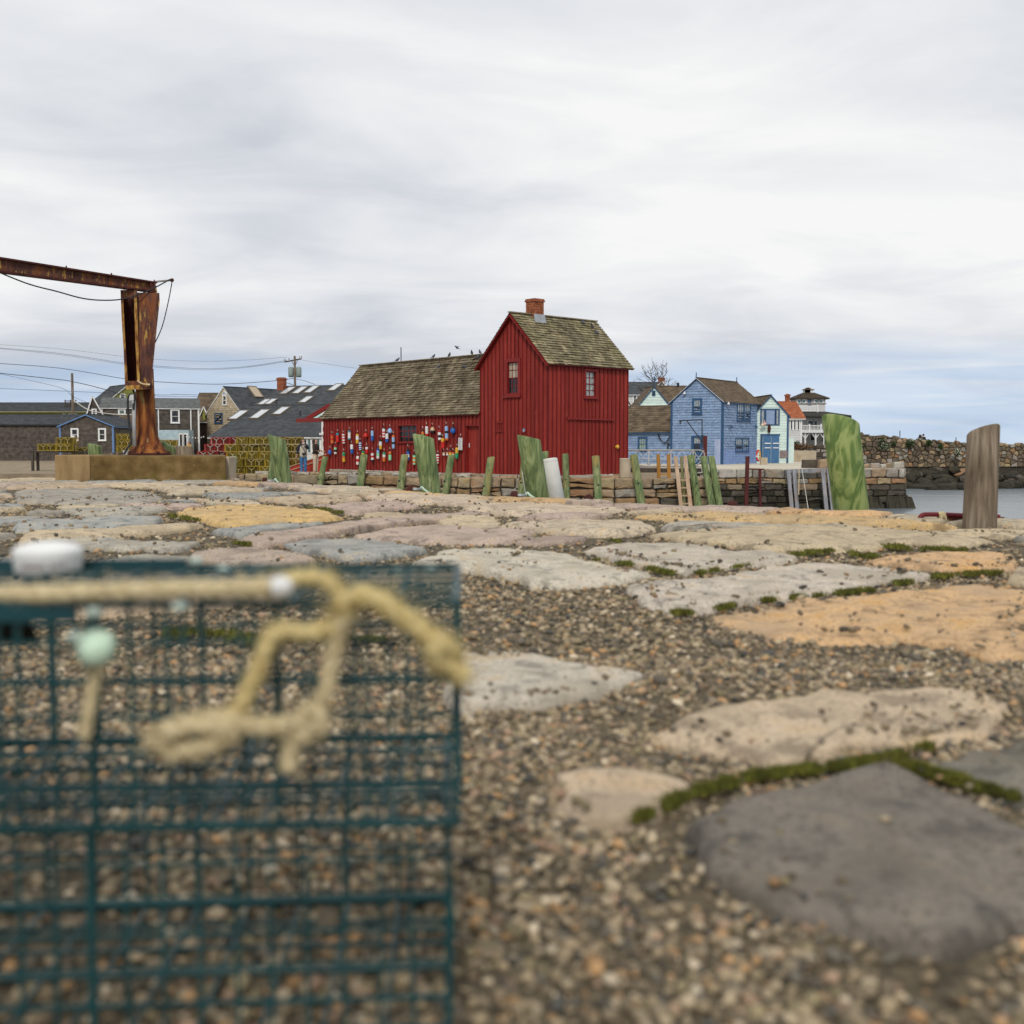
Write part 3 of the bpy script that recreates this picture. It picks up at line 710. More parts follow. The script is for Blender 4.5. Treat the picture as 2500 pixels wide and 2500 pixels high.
# smaller slabs in the gaps further off
pts = []
for gx in np.arange(-10, 8, .74):
    for gy in np.arange(3.6, 15, .5):
        pts.append((gx + random.uniform(-.3, .3), gy + random.uniform(-.2, .2)))
fillm = [P_GREY, P_BEIGE, P_CREAM, P_BLUE, P_PINK, P_BEIGE, P_GREY]
fixed = list(slab_polys)
e_in = EDGE
for ci, pl in enumerate(voronoi(pts, (-15, -4, 9, 20.5))):
    if not pl: continue
    ctr = (sum(p[0] for p in pl) / len(pl), sum(p[1] for p in pl) / len(pl))
    X = np.array([p[0] for p in pl]); Y = np.array([p[1] for p in pl])
    if not inside(e_in, X, Y).all(): continue
    vis = -.2 < ctr[1] and abs(ctr[0]) < .5 * ctr[1] + 1.6
    if not vis: continue
    if ctr[1] < 2.9 and ctr[0] < .3: continue
    if 1.2 < ctr[1] < 3.4 and ctr[0] < 1.4 and random.random() < .9: continue       # gravel round the trap
    if ctr[1] < 4.6 and random.random() < .75: continue
    p2 = shrink(pl, .03)
    for sc_ in (1.0, .72, .5):
        cc_ = Vector(ctr); p3 = [tuple(cc_ + (Vector(p) - cc_) * sc_) for p in p2]
        if not overl(dense(p3, .1), fixed):
            slab(p3, random.choice(fillm), top=random.uniform(.014, .034), wob=.07, seed=ci * .9 + 50); break
# edge stones of the lip: long coping blocks with bumpy tops
for i in range(3, 12):
    a, b = Vector(EDGE[i]), Vector(EDGE[i + 1]); d = (b - a).normalized(); nrm = Vector((-d.y, d.x)); nrm = nrm if nrm.y < 0 else -nrm
    s0 = 0.0
    while s0 < (b - a).length - .12:
        ln_ = min(random.uniform(.7, 1.4), (b - a).length - s0); dep = random.uniform(.35, .6)
        q = [a + d * (s0 + .012) - nrm * .03, a + d * (s0 + ln_ - .012) - nrm * random.uniform(0, .06), a + d * (s0 + ln_ - .02) + nrm * dep, a + d * (s0 + .02) + nrm * dep]
        slab([tuple(x) for x in dense([tuple(x) for x in q], .3)], random.choice([P_CREAM, P_BEIGE, P_ORANGE, P_CREAM, P_PINK]), top=random.uniform(.03, .055), wob=.05, name='coping_stone', seed=i + s0)
        s0 += ln_
# ---- gravel on the pier
def scatter(n, y0, y1, marg=.6):
    y = np.sqrt(rng.uniform(y0 * y0, y1 * y1, n)); x = rng.uniform(-1, 1, n) * (y * .47 + marg)
    return x, y
PX, PY, PS = [], [], []
for n, y0, y1, smin, smax in ((46000, 1.1, 3.2, .004, .0135), (32000, 3.2, 6.0, .005, .016), (18000, 6.0, 12.5, .008, .021), (3000, 11, 18, .012, .03), (420, 1.3, 6, .013, .026), (9000, 1.1, 4, .002, .006)):
    x, y = scatter(n, y0, y1); PX.append(x); PY.append(y); PS.append(smin + (smax - smin) * rng.random(n) ** 2.4)
x, y, s_ = np.concatenate(PX), np.concatenate(PY), np.concatenate(PS)
ok = inside(EDGE, x, y); on = np.zeros(len(x), bool); near = np.zeros(len(x), bool)
for pl in slab_polys:
    A = np.array(pl); bb = (x > A[:, 0].min()) & (x < A[:, 0].max()) & (y > A[:, 1].min()) & (y < A[:, 1].max())
    if not bb.any(): continue
    idx = np.where(bb)[0]; cA = A.mean(0); h = inside(cA + (A - cA) * .93, x[idx], y[idx]); on[idx[h]] = True; h = inside(cA + (A - cA) * .76, x[idx], y[idx]); near[idx[h]] = True
clus = np.array([noise.noise(Vector((a_ * 2.3, b_ * 2.3, 5.0))) for a_, b_ in zip(x, y)])
bare = np.array([noise.noise(Vector((a_ * 1.7, b_ * 1.7, 9.0))) + .5 * noise.noise(Vector((a_ * 5, b_ * 5, 2.0))) for a_, b_ in zip(x, y)])
keep = ok & ((bare < .32) | (rng.random(len(x)) < .35)) & (~on | (rng.random(len(x)) < np.where(near, .022, .17) * np.clip(1 + 4 * clus, .1, 3.2)))
x, y, s_, on = x[keep], y[keep], s_[keep], on[keep]
n = len(x)
pal = np.array([(.34, .265, .165), (.22, .175, .115), (.46, .37, .245), (.135, .118, .092), (.46, .28, .135), (.60, .50, .36), (.085, .082, .072), (.37, .25, .165), (.28, .23, .13)])
Cc = pal[rng.choice(len(pal), n, p=[.24, .23, .14, .12, .07, .035, .05, .045, .07])] * rng.uniform(.6, 1.3, (n, 1))
Cc[on] *= .7
S = np.stack([s_ * rng.uniform(.8, 1.4, n), s_ * rng.uniform(.7, 1.1, n), s_ * rng.uniform(.45, .8, n)], 1)
Z = np.where(on, .018 + .0018 * np.minimum(y, 14), -.012) + S[:, 2] * rng.uniform(.25, 1.1, n)
gv = blob_cloud('gravel', np.stack([x, y, Z], 1), S, Cc, PEB)
tag(gv, 'loose brown gravel between the paving stones', None, None, 'stuff')
# ---- moss in the joints (lines in photo pixels, with half width in px)
MOSSL = [(c8([(500,332),(640,352)]), 7), (c8([(700,367),(830,390)]), 9), (c8([(870,386),(1000,366),(1080,356)]), 8), (c8([(1240,312),(1400,300),(1560,322)]), 10), (c8([(1560,278),(1700,292),(1890,297)]), 9),
  (c8([(920,520),(1080,492),(1250,472),(1540,447)]), 9), (c8([(1590,427),(1690,417)]), 9), (c8([(1770,397),(1900,387),(2050,384)]), 8),
  (c8([(640,1310),(850,1212),(1100,1142),(1300,1120),(1500,1098),(1760,1030)]), 7), (c8([(1640,1098),(1800,1140),(1930,1180),(2100,1225)]), 7), (c8([(1670,1112),(1730,1116)]), 10), (c8([(1800,1142),(1900,1166)]), 10), (c8([(760,530),(860,532)]), 5),
  (c7([(1090,155),(1200,170),(1270,190)]), 8), (c7([(500,190),(620,208)]), 8), (c7([(780,310),(840,312)]), 5), (c7([(480,690),(600,690),(740,700),(880,725)]), 22), (c7([(1270,715),(1410,720)]), 6), (c8([(555,262),(600,264)]), 4),
  ([(250, 1172), (330, 1176)], 3)]
V, F, C = [], [], []
MP = []
for ln_, hw in MOSSL:
    for i in range(len(ln_) - 1):
        a, b = Vector(ln_[i]), Vector(ln_[i + 1]); mid = on_z(*((a + b) / 2), .01).y
        cnt = int((b - a).length * (3.4 if hw > 8 else 2.6) * (1.4 if mid < 4 else 1))
        for _ in range(cnt):
            q = a.lerp(b, random.random()) + Vector((random.gauss(0, 2), random.gauss(0, hw * .24)))
            if noise.noise(Vector((q.x * .028, q.y * .05, 1))) + .5 * noise.noise(Vector((q.x * .09, q.y * .1, 4))) < .0: continue
            p = on_z(q.x, q.y, .012)
            if p.y > 19: continue
            MP.append((p, .005 + .0011 * p.y))
for p, r in MP:
    for _ in range(5):
        h = r * random.uniform(.25, .95) * (1.8 if random.random() < .06 else 1); a = random.uniform(0, 6.28); wd = r * random.uniform(.2, .45)
        b = Vector((p.x + random.gauss(0, r), p.y + random.gauss(0, r), .012 + random.uniform(0, r * .8)))
        o = len(V); dx, dy = math.cos(a) * wd, math.sin(a) * wd; lx, ly = random.gauss(0, r * .7), random.gauss(0, r * .7)
        V += [(b.x - dx, b.y - dy, b.z - .01), (b.x + dx, b.y + dy, b.z - .01), (b.x + lx, b.y + ly, b.z + h)]
        F.append((o, o + 1, o + 2)); k_ = random.uniform(.7, 1.35); C += [(k_, k_ * random.uniform(.9, 1.1), k_)] * 3
tag(np_mesh('moss', np.array(V), np.array(F), np.array(C), MOSS), 'bright green moss and grass growing in the joints between slabs', None, None, 'stuff')
# ---- the opposite wharf carrying the red building (granite) ----
WF = [(-60, 55.5), (-20, 54.4), (-12.9, 53.4), (-7.6, 51.2), (-1.76, 47.6), (4.3, 46.5), (8.35, 47.0), (8.9, 60), (8.9, 110), (-60, 110)]
mb = MB(); k = len(WF)
zz = Z_WHARF
mb.add([(x, y, zz) for x, y in WF] + [(x, y, -4) for x, y in WF], [tuple(range(k - 1, -1, -1))] + [(i, (i + 1) % k, k + (i + 1) % k, k + i) for i in range(k)])
wharf = mb.build('wharf_ground', mat('wharf_earth', [(.3, (.16, .12, .075)), (.7, (.34, .27, .18))], scale=1.2, rough=.95, bump=.4)); tag(wharf, 'low granite wharf under the red building', None, None, 'structure')
G_BRNW = granite('granite_warm_brown', (.23, .175, .115), warm=(.28, .18, .08), rnd=.2)
fw = Frame('granite_wharf_wall', 'rough granite block wall below the red building', 'stone wall', (0, 0, 0), 0)
mb = MB()
for i in range(6):
    (x0, y0), (x1, y1) = WF[i], WF[i + 1]
    d = Vector((x1 - x0, y1 - y0, 0)).normalized(); nn = Vector((d.y, -d.x, 0))
    fc = fw.face((x0, y0, 0), d, nn); W_ = math.hypot(x1 - x0, y1 - y0)
    if i == 0: continue
    rows = [(-1.30, -.83), (-1.66, -1.30), (-2.05, -1.66), (-2.5, -2.05)]
    wr = (.6, 1.5)
    def mf(r, u, z):
        if r == 0: return random.choice([G_GREY, G_TAN, G_TAN, G_TAN, G_BRNW, G_RUST])
        if r == 1: return random.choice([G_TAN, G_GREY, G_RUST, G_TAN])
        return random.choice([G_TAN, G_RUST, G_DARK, G_GREY])
    course_stones(fc, 0, W_, rows if i > 2 else rows[:2], wr, mf, fw.e, proud=.15, depth=.35, g=.028, jit=.03, split=.16, wav=.08)
    fc.box(mb, 0, W_, -3.4, -.88, -.4, .012)
(x0, y0), (x1, y1) = WF[5], WF[6]
mb.build('wall_core', MORTAR, fw.e)
for i in (2, 3, 4):
    (x0, y0), (x1, y1) = WF[i], WF[i + 1]; d = Vector((x1 - x0, y1 - y0, 0)).normalized(); nn = Vector((d.y, -d.x, 0))
    course_stones(fw.face((x0 - nn.x * .9, y0 - nn.y * .9, 0), d, nn), 0, math.hypot(x1 - x0, y1 - y0) * (.55 if i == 4 else 1), [(-.87, -.72)], (.45, 1.1), lambda r, u, z: random.choice([G_PALE, G_GREY, G_TAN, G_PALE]), fw.e, name='kerb_stone', proud=.05, depth=.4, g=.02, jit=.02)
# ---- wharf of the blue house
BW = [(7.6, 62.5), (22.7, 64.0), (24.5, 80), (24.5, 130), (8.9, 130), (8.9, 63.5)]
mb = MB(); k = len(BW); ZB = -.85
mb.add([(x, y, ZB) for x, y in BW] + [(x, y, -4) for x, y in BW], [tuple(range(k - 1, -1, -1))] + [(i, (i + 1) % k, k + (i + 1) % k, k + i) for i in range(k)])
tag(mb.build('quay_ground', PAVE), 'cream paved quay in front of the blue house', None, None, 'structure')
fb = Frame('granite_quay_wall', 'tall tide stained granite wall of the quay below the blue house', 'stone wall', (0, 0, 0), 0)
mb = MB()
for (x0, y0), (x1, y1) in ((BW[0], BW[1]), (BW[1], BW[2])):
    d = Vector((x1 - x0, y1 - y0, 0)).normalized(); nn = Vector((d.y, -d.x, 0))
    fc = fb.face((x0, y0, 0), d, nn); W_ = math.hypot(x1 - x0, y1 - y0)
    def mf(r, u, z):
        if r == 0: return random.choice([G_GREY, G_PALE, G_GREY, G_TAN])
        if r == 1: return random.choice([G_TAN, G_RUST, G_TAN, G_RUST, G_GREY])
        if r == 2: return random.choice([G_BRNW, G_DARK, G_DARK, G_DARK])
        return random.choice([G_DARK, G_WEED, G_WEED])
    course_stones(fc, 0, W_, [(-1.36, -.82), (-1.70, -1.36), (-2.05, -1.70), (-2.42, -2.05), (-2.78, -2.42), (-3.2, -2.78)], (.55, 1.35), mf, fb.e, proud=.15, depth=.35, g=.02, jit=.028, split=.12, wav=.06)
    fc.box(mb, 0, W_, -3.6, -.88, -.4, .012)
mb.build('wall_core', MORTAR, fb.e)
# seaweed skirt at the foot of the quay's outer end
mb = MB(); fcq = fb.face((BW[0][0], BW[0][1], 0), Vector((BW[1][0] - BW[0][0], BW[1][1] - BW[0][1], 0)).normalized(), Vector((.1, -1, 0)).normalized())
for i in range(60):
    u = 10.2 + random.random() * 5.3; w_ = random.uniform(.12, .35); zt = random.uniform(-2.65, -2.3)
    mb.hexa([fcq.p(u, -3.3, .0), fcq.p(u + w_, -3.3, .0), fcq.p(u + w_ + .05, -3.3, .55 + random.random() * .2), fcq.p(u - .05, -3.3, .55 + random.random() * .2),
             fcq.p(u, zt, .05), fcq.p(u + w_ * .8, zt, .05), fcq.p(u + w_ * .8, zt - .05, .17), fcq.p(u + .03, zt - .05, .17)])
mb.build('seaweed_skirt', G_WEED, fb.e)
# stones laid on the quay edge
for i, (xa, ya, xb, yb) in enumerate(((1962, 1122, 2001, 1141), (2001, 1120, 2032, 1141), (2104, 1133, 2127, 1144), (2127, 1130, 2150, 1144), (2150, 1133, 2166, 1143), (2163, 1130, 2186, 1143), (2183, 1127, 2209, 1143))):
    Yq = 66.5 + random.uniform(-.5, .5); a, b = at(xa, yb, Yq), at(xb, ya, Yq)
    f_ = Frame('granite_block', ['long dark granite block lying near the tan concrete wall', 'brownish granite block half behind the figured green piling', 'tan granite block on the quay edge just beyond the figured piling',
        'grey lichened granite block second beyond the figured piling', 'rosy granite block in the middle of the edge row', 'tan squared granite block beside the last edge block', 'pale granite block at the outer corner of the quay'][i], 'stone', (a.x, a.y, ZB), 0, 'granite blocks along the quay edge')
    fc = f_.face((0, 0, 0), (1, 0, 0), (0, -1, 0)); W_ = b.x - a.x; H_ = b.z - ZB
    stone('block', fc, [(0, -.02), (W_, 0), (W_ * .96, H_), (W_ * .03, H_ * random.uniform(.85, 1))], [G_DARK, G_TAN, G_TAN, G_GREY, G_PALE, G_TAN, G_PALE][i], f_.e, depth=.6, g=.01, bev=.06, jit=.03)
# ---- breakwater
G_BRN = granite('granite_brown', (.155, .12, .082), warm=(.19, .125, .06), rnd=.25)
fk = Frame('stone_breakwater', 'long dry stone breakwater wall across the harbour mouth', 'breakwater', (0, 0, 0), 0)
A0, A1 = at(2040, 1100, 95), at(2525, 1100, 97)
d = Vector((A1.x - A0.x, A1.y - A0.y, 0)); Wk = d.length; d.normalize(); nn = Vector((d.y, -d.x, 0))
fck = fk.face((A0.x, A0.y, 0), d, nn)
def topz(u): 
    x = 2040 + 485 * u / Wk
    y = np.interp(x, [2040, 2098, 2125, 2190, 2240, 2361, 2640], [1052, 1055, 1060, 1066, 1071, 1079, 1086])
    return at(x, y, 96).z
pts = []; zb = -1.42
rowh = .345
u = 0
for r in range(9):
    u = random.uniform(-.2, .2)
    while u < Wk:
        pts.append((u + random.uniform(-.1, .1), zb + (r + .5) * rowh + random.uniform(-.13, .13))); u += random.uniform(.26, .74)
cnt = 0
for pl in voronoi(pts, (-.3, zb, Wk + .3, 2.4)):
    if not pl: continue
    cu, cz = sum(p[0] for p in pl) / len(pl), sum(p[1] for p in pl) / len(pl)
    t_ = topz(cu)
    if cz > t_ - .02: continue
    pl = [(a, min(b, t_ + random.uniform(-.08, .12))) for a, b in pl]
    if max(p[1] for p in pl) - min(p[1] for p in pl) < .1: continue
    stone('stone', fck, pl, random.choice([G_BRN, G_TAN, G_BRN, G_BRN, G_BRN, G_GREY, G_RUST if random.random() < .5 else G_BRN]) if cz > -1.2 else random.choice([G_TAN, G_BRN, G_GREY]), fk.e, depth=.4, g=.028, proud=.1 + random.uniform(-.06, .06), bev=.06, jit=.04); cnt += 1
mb = MB()
for i in range(24):
    u0, u1 = Wk * i / 24, Wk * (i + 1) / 24; t_ = topz((u0 + u1) / 2) - .12
    fck.box(mb, u0, u1, -3.5, t_, -2.5, -.04)
mb.build('wall_core', MORTAR, fk.e)
# black weed-covered rocks under it
def rock(name, c, r, m, parent=None, seed=0, sub=2):
    bm = bmesh.new(); bmesh.ops.create_icosphere(bm, subdivisions=sub, radius=1)
    for v in bm.verts:
        q = v.co.copy(); f = 1 + .35 * noise.noise(q * 1.3 + Vector((seed, 0, 0))) + .15 * noise.noise(q * 3 + Vector((0, seed, 0)))
        v.co = Vector((q.x * r[0], q.y * r[1], q.z * r[2])) * f
    me = bpy.data.meshes.new(name); bm.to_mesh(me); bm.free()
    return obj(name, me, m, parent, False, c, (random.uniform(-.2, .2), random.uniform(-.2, .2), random.uniform(0, 6)))
shore = empty('rocky_shore', (0, 0, 0), 0, 'black seaweed covered rocks at the foot of the breakwater', None, None, 'structure')
for i in range(110):
    f_ = random.random(); px = random.uniform(2060, 2600); Yr = lerp(91.5, 94.6, f_)
    z = lerp(-3.15, -1.75, f_) + random.uniform(-.15, .15); p = at(px, 1150, Yr)
    rock('rock', (p.x, Yr, z), (random.uniform(.4, .95), random.uniform(.4, .8), random.uniform(.25, .5)), random.choice([G_WEED, G_WEED, G_WEED, G_WEED, G_DARK, G_WEED, G_RUST if random.random() < .4 else G_WEED]), shore, i * 3.1)
for i, (px, py, w_) in enumerate(((2281, 1195, 1.0), (2316, 1193, 1.5), (2345, 1188, .8))):
    p = at(px, py, 89.5); rock('rock', (p.x, 89.5, Z_WATER + .05), (w_, .6, .42), G_WEED, shore, 200 + i)
# ---- town ground behind the wharf
mb = MB(); mb.quad((-260, 106, -.84), (8.5, 106, -.84), (8.5, 400, 1.5), (-260, 400, 1.5)); mb.quad((8.52, 97, -.83), (46, 97, -.83), (60, 400, 1.5), (8.52, 400, 1.5))
tag(mb.build('town_ground', TOWN), 'ground of the town behind the wharves', None, None, 'structure')
# ================================================================ RED FISHING SHACK
ANG = R(42.3)
rh = Frame('red_fishing_shack', 'red board and batten fishing shack with shingled roof and buoys on its wall', 'building', (1.55, 48.1, Z_WHARF), ANG)
E = rh.e
TW, TD = 5.13, 4.43                # tall block: along x, along y
WL = 13.24; WY1 = TD + WL          # wing runs on along y
FG = rh.face((0, TD, 0), (0, -1, 0), (-1, 0, 0))      # gable of the tall block
FS = rh.face((0, 0, 0), (1, 0, 0), (0, -1, 0))        # long side of the tall block
FW = rh.face((0, WY1, 0), (0, -1, 0), (-1, 0, 0))     # wing wall with the buoys
t_eave, t_ridge, t_sl = 5.13, 7.29, .973
w_eave, w_ridge, w_sl = 3.03, 5.86, 1.103
# cores
mb = MB(); i_ = .22
mb.add([(i_, i_, .1), (TW, i_, .1), (TW, TD - .01, .1), (i_, TD - .01, .1), (i_, i_, t_eave), (TW, i_, t_eave), (TW, TD - .01, t_eave), (i_, TD - .01, t_eave), (i_, TD / 2, t_ridge - .12), (TW, TD / 2, t_ridge - .12)],
       [(0, 1, 5, 4), (1, 2, 6, 9, 5), (2, 3, 7, 6), (3, 0, 4, 8, 7), (4, 5, 9, 8), (6, 7, 8, 9), (3, 2, 1, 0)])
mb.add([(i_, TD, .1), (5.14, TD, .1), (5.14, WY1 - .03, .1), (i_, WY1 - .03, .1), (i_, TD, w_eave + .1), (5.14, TD, w_eave), (5.14, WY1 - .03, w_eave), (i_, WY1 - .03, w_eave + .1), (2.57, TD, w_ridge - .12), (2.57, WY1 - .03, w_ridge - .12)],
       [(0, 3, 7, 4), (1, 5, 6, 2), (0, 4, 8, 5, 1), (3, 2, 6, 9, 7), (4, 7, 9, 8), (5, 8, 9, 6), (0, 1, 2, 3)])
mb.build('wall_core', RED_DARK, E)
# openings
wg = FG.rect(1240, 884, 1267, 961)
ws = FS.rect(1428, 907, 1453, 968)
ww = FW.rect(974, 1039, 1020, 1079)
dr = FW.rect(1137, 1037, 1174, 1157); dr = (dr[0], min(dr[1], WL - .06), .1, dr[3])
def boards(fc, W, zb, zt, ops, sp, parent=E):
    cuts = sorted(set([0, W] + [x for o in ops for x in (o[0], o[1])])); us = []
    for a, b in zip(cuts, cuts[1:]):
        n = max(1, round((b - a) / sp)); us += [a + (b - a) * i / n for i in range(n)]
    us.append(W)
    for a, b in zip(us, us[1:]):
        segs = [(zb(a), None)]
        m_ = (a + b) / 2; th = random.uniform(.022, .030); sg = []
        op = [o for o in ops if o[0] - .01 < m_ < o[1] + .01]
        lo = zb(m_) + random.uniform(-.03, .01)
        if op:
            o = op[0]
            if o[2] > lo + .1: sg.append((lo, lo, o[2], o[2]))
            sg.append((o[3], o[3], zt(a), zt(b)))
        else: sg.append((lo, lo, zt(a), zt(b)))
        for z0, z1, z2, z3 in sg:
            mb = MB(); g = .002
            mb.hexa([fc.p(a + g, z0, -.02), fc.p(b - g, z1, -.02), fc.p(b - g, z1, th), fc.p(a + g, z0, th), fc.p(a + g, z2, -.02), fc.p(b - g, z3, -.02), fc.p(b - g, z3, th), fc.p(a + g, z2, th)])
            mb.build('board', RED, parent)
    for a in us:
        if a < .02 or a > W - .02: 
            pass
        op = [o for o in ops if o[0] + .03 < a < o[1] - .03]; h = .024
        lo = zb(a) + random.uniform(-.02, .01)
        for z0, z1 in ([(lo, op[0][2]), (op[0][3], zt(a) - .01)] if op else [(lo, zt(a) - .01)]):
            if z1 - z0 < .1: continue
            mb = MB(); a0, a1 = max(a - h, -.028), min(a + h, W + .028); fc.box(mb, a0, a1, z0, z1, .020, .066 + random.uniform(-.005, .005)); mb.build('batten', RED_BAT_SHADE, parent)
zt_g = lambda u: t_eave + .0 + t_sl * (TD / 2 - abs(u - TD / 2)) - .09
boards(FG, TD, lambda u: .09, zt_g, [wg], .25)
boards(FS, TW, lambda u: .10 - .02 * u, lambda u: t_eave - .06, [ws], .26)
zb_w = lambda u: .02 + .08 * min(1, u / WL)
boards(FW, WL, zb_w, lambda u: w_eave - .04, [ww, dr], .28)
window(E, FG, wg[0], wg[1], wg[2], wg[3], RED_TRIM, RED_TRIM, GLASS_BEIGE, 3, 4, cw=.16, proud=.075, gd=-.05, each=True, low=GLASS, mw=.028)
window(E, FS, ws[0], ws[1], ws[2], ws[3], RED_TRIM, RED_TRIM, GLASS_LT, 2, 4, cw=.10, proud=.075, gd=-.05, each=True, low=GLASS_LT, mw=.028)
window(E, FW, ww[0], ww[1], ww[2], ww[3], RED_TRIM, RED_TRIM, GLASS, 4, 3, cw=.06, proud=.07, gd=-.05, each=True, low=GLASS, mw=.03, rail=False)
# door: planks in a recess
mb = MB(); FW.box(mb, dr[0], dr[0] + .07, dr[2], dr[3], -.17, .035); FW.box(mb, dr[1] - .07, dr[1], dr[2], dr[3], -.17, .035); FW.box(mb, dr[0] + .07, dr[1] - .07, dr[3] - .06, dr[3], -.17, .034)
door = mb.build('door', RED_TRIM, E)
n = 7
for i in range(n):
    a, b = lerp(dr[0] + .07, dr[1] - .07, i / n), lerp(dr[0] + .07, dr[1] - .07, (i + 1) / n)
    mb = MB(); FW.box(mb, a + .004, b - .004, dr[2], dr[3] - .06, -.2, -.13 + random.uniform(-.004, .004)); mb.build('plank', RED, door)
mb = MB(); u_, z_ = FW.px(1144, 1087); mb.bar(FW.p(dr[0] + .16, z_ - .1, -.09), FW.p(dr[0] + .16, z_ + .1, -.09), .03, .03); mb.build('handle', WHITE, door)
# roofs: sheathing, rakes, shingle courses, ridge boards
ov = .2; th = .07
def plane_z_t(y): return t_eave + t_sl * (y if y < TD / 2 else TD - y)
mb = MB()
for s in (0, 1):
    y0 = -ov if s == 0 else TD + ov; yr = TD / 2; z0 = 4.94; z1 = t_ridge
    pts_ = [(-ov, y0, z0), (TW + ov, y0, z0), (TW + ov, yr, z1), (-ov, yr, z1)]
    mb.hexa([Vector(p) - Vector((0, 0, th)) for p in pts_] + [Vector(p) - Vector((0, 0, .004)) for p in pts_])
roof = mb.build('roof', RED_TRIM, E)
mb = MB()
for s in (0, 1):
    y0 = -ov - .03 if s == 0 else TD + ov + .03
    o = Vector((-ov - .03, y0, 4.94 - .03)); v = Vector((0, (TD / 2 - y0), t_ridge - 4.91))
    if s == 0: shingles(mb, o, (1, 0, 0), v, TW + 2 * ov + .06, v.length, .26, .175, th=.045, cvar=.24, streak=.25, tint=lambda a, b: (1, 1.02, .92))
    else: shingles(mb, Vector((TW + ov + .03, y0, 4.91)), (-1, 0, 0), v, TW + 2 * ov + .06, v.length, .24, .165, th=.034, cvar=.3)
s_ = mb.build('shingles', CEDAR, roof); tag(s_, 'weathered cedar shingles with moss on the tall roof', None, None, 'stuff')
mb = MB()                                           # rake boards under the roof edge, ridge cap, soffit boards
for yy in (-ov, TD + ov):
    mb.bar((-ov - .012, yy, 4.94 - .12), (-ov - .012, TD / 2, t_ridge - .12), .03, .10, up=(1, 0, 0))
mb.build('rake_board', RED_TRIM, roof)
mb = MB(); mb.bar((-ov - .05, TD / 2, t_ridge + .03), (TW + ov + .05, TD / 2, t_ridge + .03), .20, .05); mb.build('ridge_cap', CEDAR, roof)
mb = MB()
oe = .15; z0 = 2.86
for s in (0, 1):
    x0 = -oe if s == 0 else 5.14 + oe
    pts_ = [(x0, TD + .02, z0), (x0, WY1 + .2, z0), (2.57, WY1 + .2, w_ridge), (2.57, TD + .02, w_ridge)]
    mb.hexa([Vector(p) - Vector((0, 0, th)) for p in pts_] + [Vector(p) - Vector((0, 0, .004)) for p in pts_])
roof2 = mb.build('wing_roof', RED_TRIM, E)
mb = MB()
o = Vector((-oe - .03, WY1 + .23, z0 - .035)); v = Vector((2.57 + oe + .03, 0, w_ridge - z0 + .035))
def wt(a, b):
    k_ = 1 + .35 * noise.noise(Vector((a * .9 + b * .5, b * .12, 7))) + .25 * noise.noise(Vector((a * 2.6 + b * 1.2, b * .2, 2)))
    return (k_, k_ * .99, k_ * .95)
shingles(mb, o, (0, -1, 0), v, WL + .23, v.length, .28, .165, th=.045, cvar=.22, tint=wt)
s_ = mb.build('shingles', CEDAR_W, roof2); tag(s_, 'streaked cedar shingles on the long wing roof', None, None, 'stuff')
mb = MB(); mb.bar((2.57, TD, w_ridge + .04), (2.57, WY1 + .25, w_ridge + .04), .22, .05); mb.build('ridge_cap', CEDAR, roof2)
mb = MB(); mb.bar((-oe + .5, TD + .6, z0 + .55 + 2.0), (-oe + .5, TD + .6, z0 + .7), .01, .01)
# batten rows along the top of the wing roof
zz = w_ridge - .38; xx = 2.57 - .38 / w_sl
mb = MB(); mb.bar((xx - .04, TD + .1, zz + .05), (xx - .04, WY1 - .6, zz + .05), .05, .03); mb.build('roof_ladder', CEDAR, roof2)
# chimney
cx_, cz_ = 1.95, t_ridge
c = rh.local(at(1307, 770, 50.6)); cx_ = c.x
mb = MB(); hw = .29
for i in range(9):
    z0_ = t_ridge - .5 + i * .12
    nb = 3
    for side in range(4):
        for j in range(nb):
            mb.cc = random.uniform(.75, 1.2); a0 = -hw + 2 * hw * (j + (i % 2) * .12) / nb + .006; a1 = min(-hw + 2 * hw * (j + 1 + (i % 2) * .12) / nb - .006, hw)
            if side == 0: mb.box(cx_ + a0, cx_ + a1, TD / 2 - hw, TD / 2 - hw + .1, z0_ + .006, z0_ + .114)
            if side == 1: mb.box(cx_ - hw, cx_ - hw + .1, TD / 2 + a0, TD / 2 + a1, z0_ + .006, z0_ + .114)
            if side == 2: mb.box(cx_ + a0, cx_ + a1, TD / 2 + hw - .1, TD / 2 + hw, z0_ + .006, z0_ + .114)
            if side == 3: mb.box(cx_ + hw - .1, cx_ + hw, TD / 2 + a0, TD / 2 + a1, z0_ + .006, z0_ + .114)
mb.cc = .8; mb.box(cx_ - hw + .015, cx_ + hw - .015, TD / 2 - hw + .015, TD / 2 + hw - .015, t_ridge - .6, t_ridge + .6)
mb.cc = 1.0; mb.box(cx_ - hw - .04, cx_ + hw + .04, TD / 2 - hw - .04, TD / 2 + hw + .04, t_ridge + .585, t_ridge + .66)
mb.box(cx_ - hw - .015, cx_ + hw + .015, TD / 2 - hw - .015, TD / 2 + hw + .015, t_ridge + .66, t_ridge + .72)
ch = mb.build('chimney', BRICK, roof); mb.cc = None
mb = MB(); mb.hexa([(cx_ - .34, TD / 2 - .42, t_ridge - .40), (cx_ + .34, TD / 2 - .42, t_ridge - .40), (cx_ + .34, TD / 2 - hw - .012, t_ridge - .25), (cx_ - .34, TD / 2 - hw - .012, t_ridge - .25),
                    (cx_ - .34, TD / 2 - .42, t_ridge - .36), (cx_ + .34, TD / 2 - .42, t_ridge - .36), (cx_ + .34, TD / 2 - hw - .012, t_ridge + .02), (cx_ - .34, TD / 2 - hw - .012, t_ridge + .02)]); mb.build('flashing', LEAD, roof)
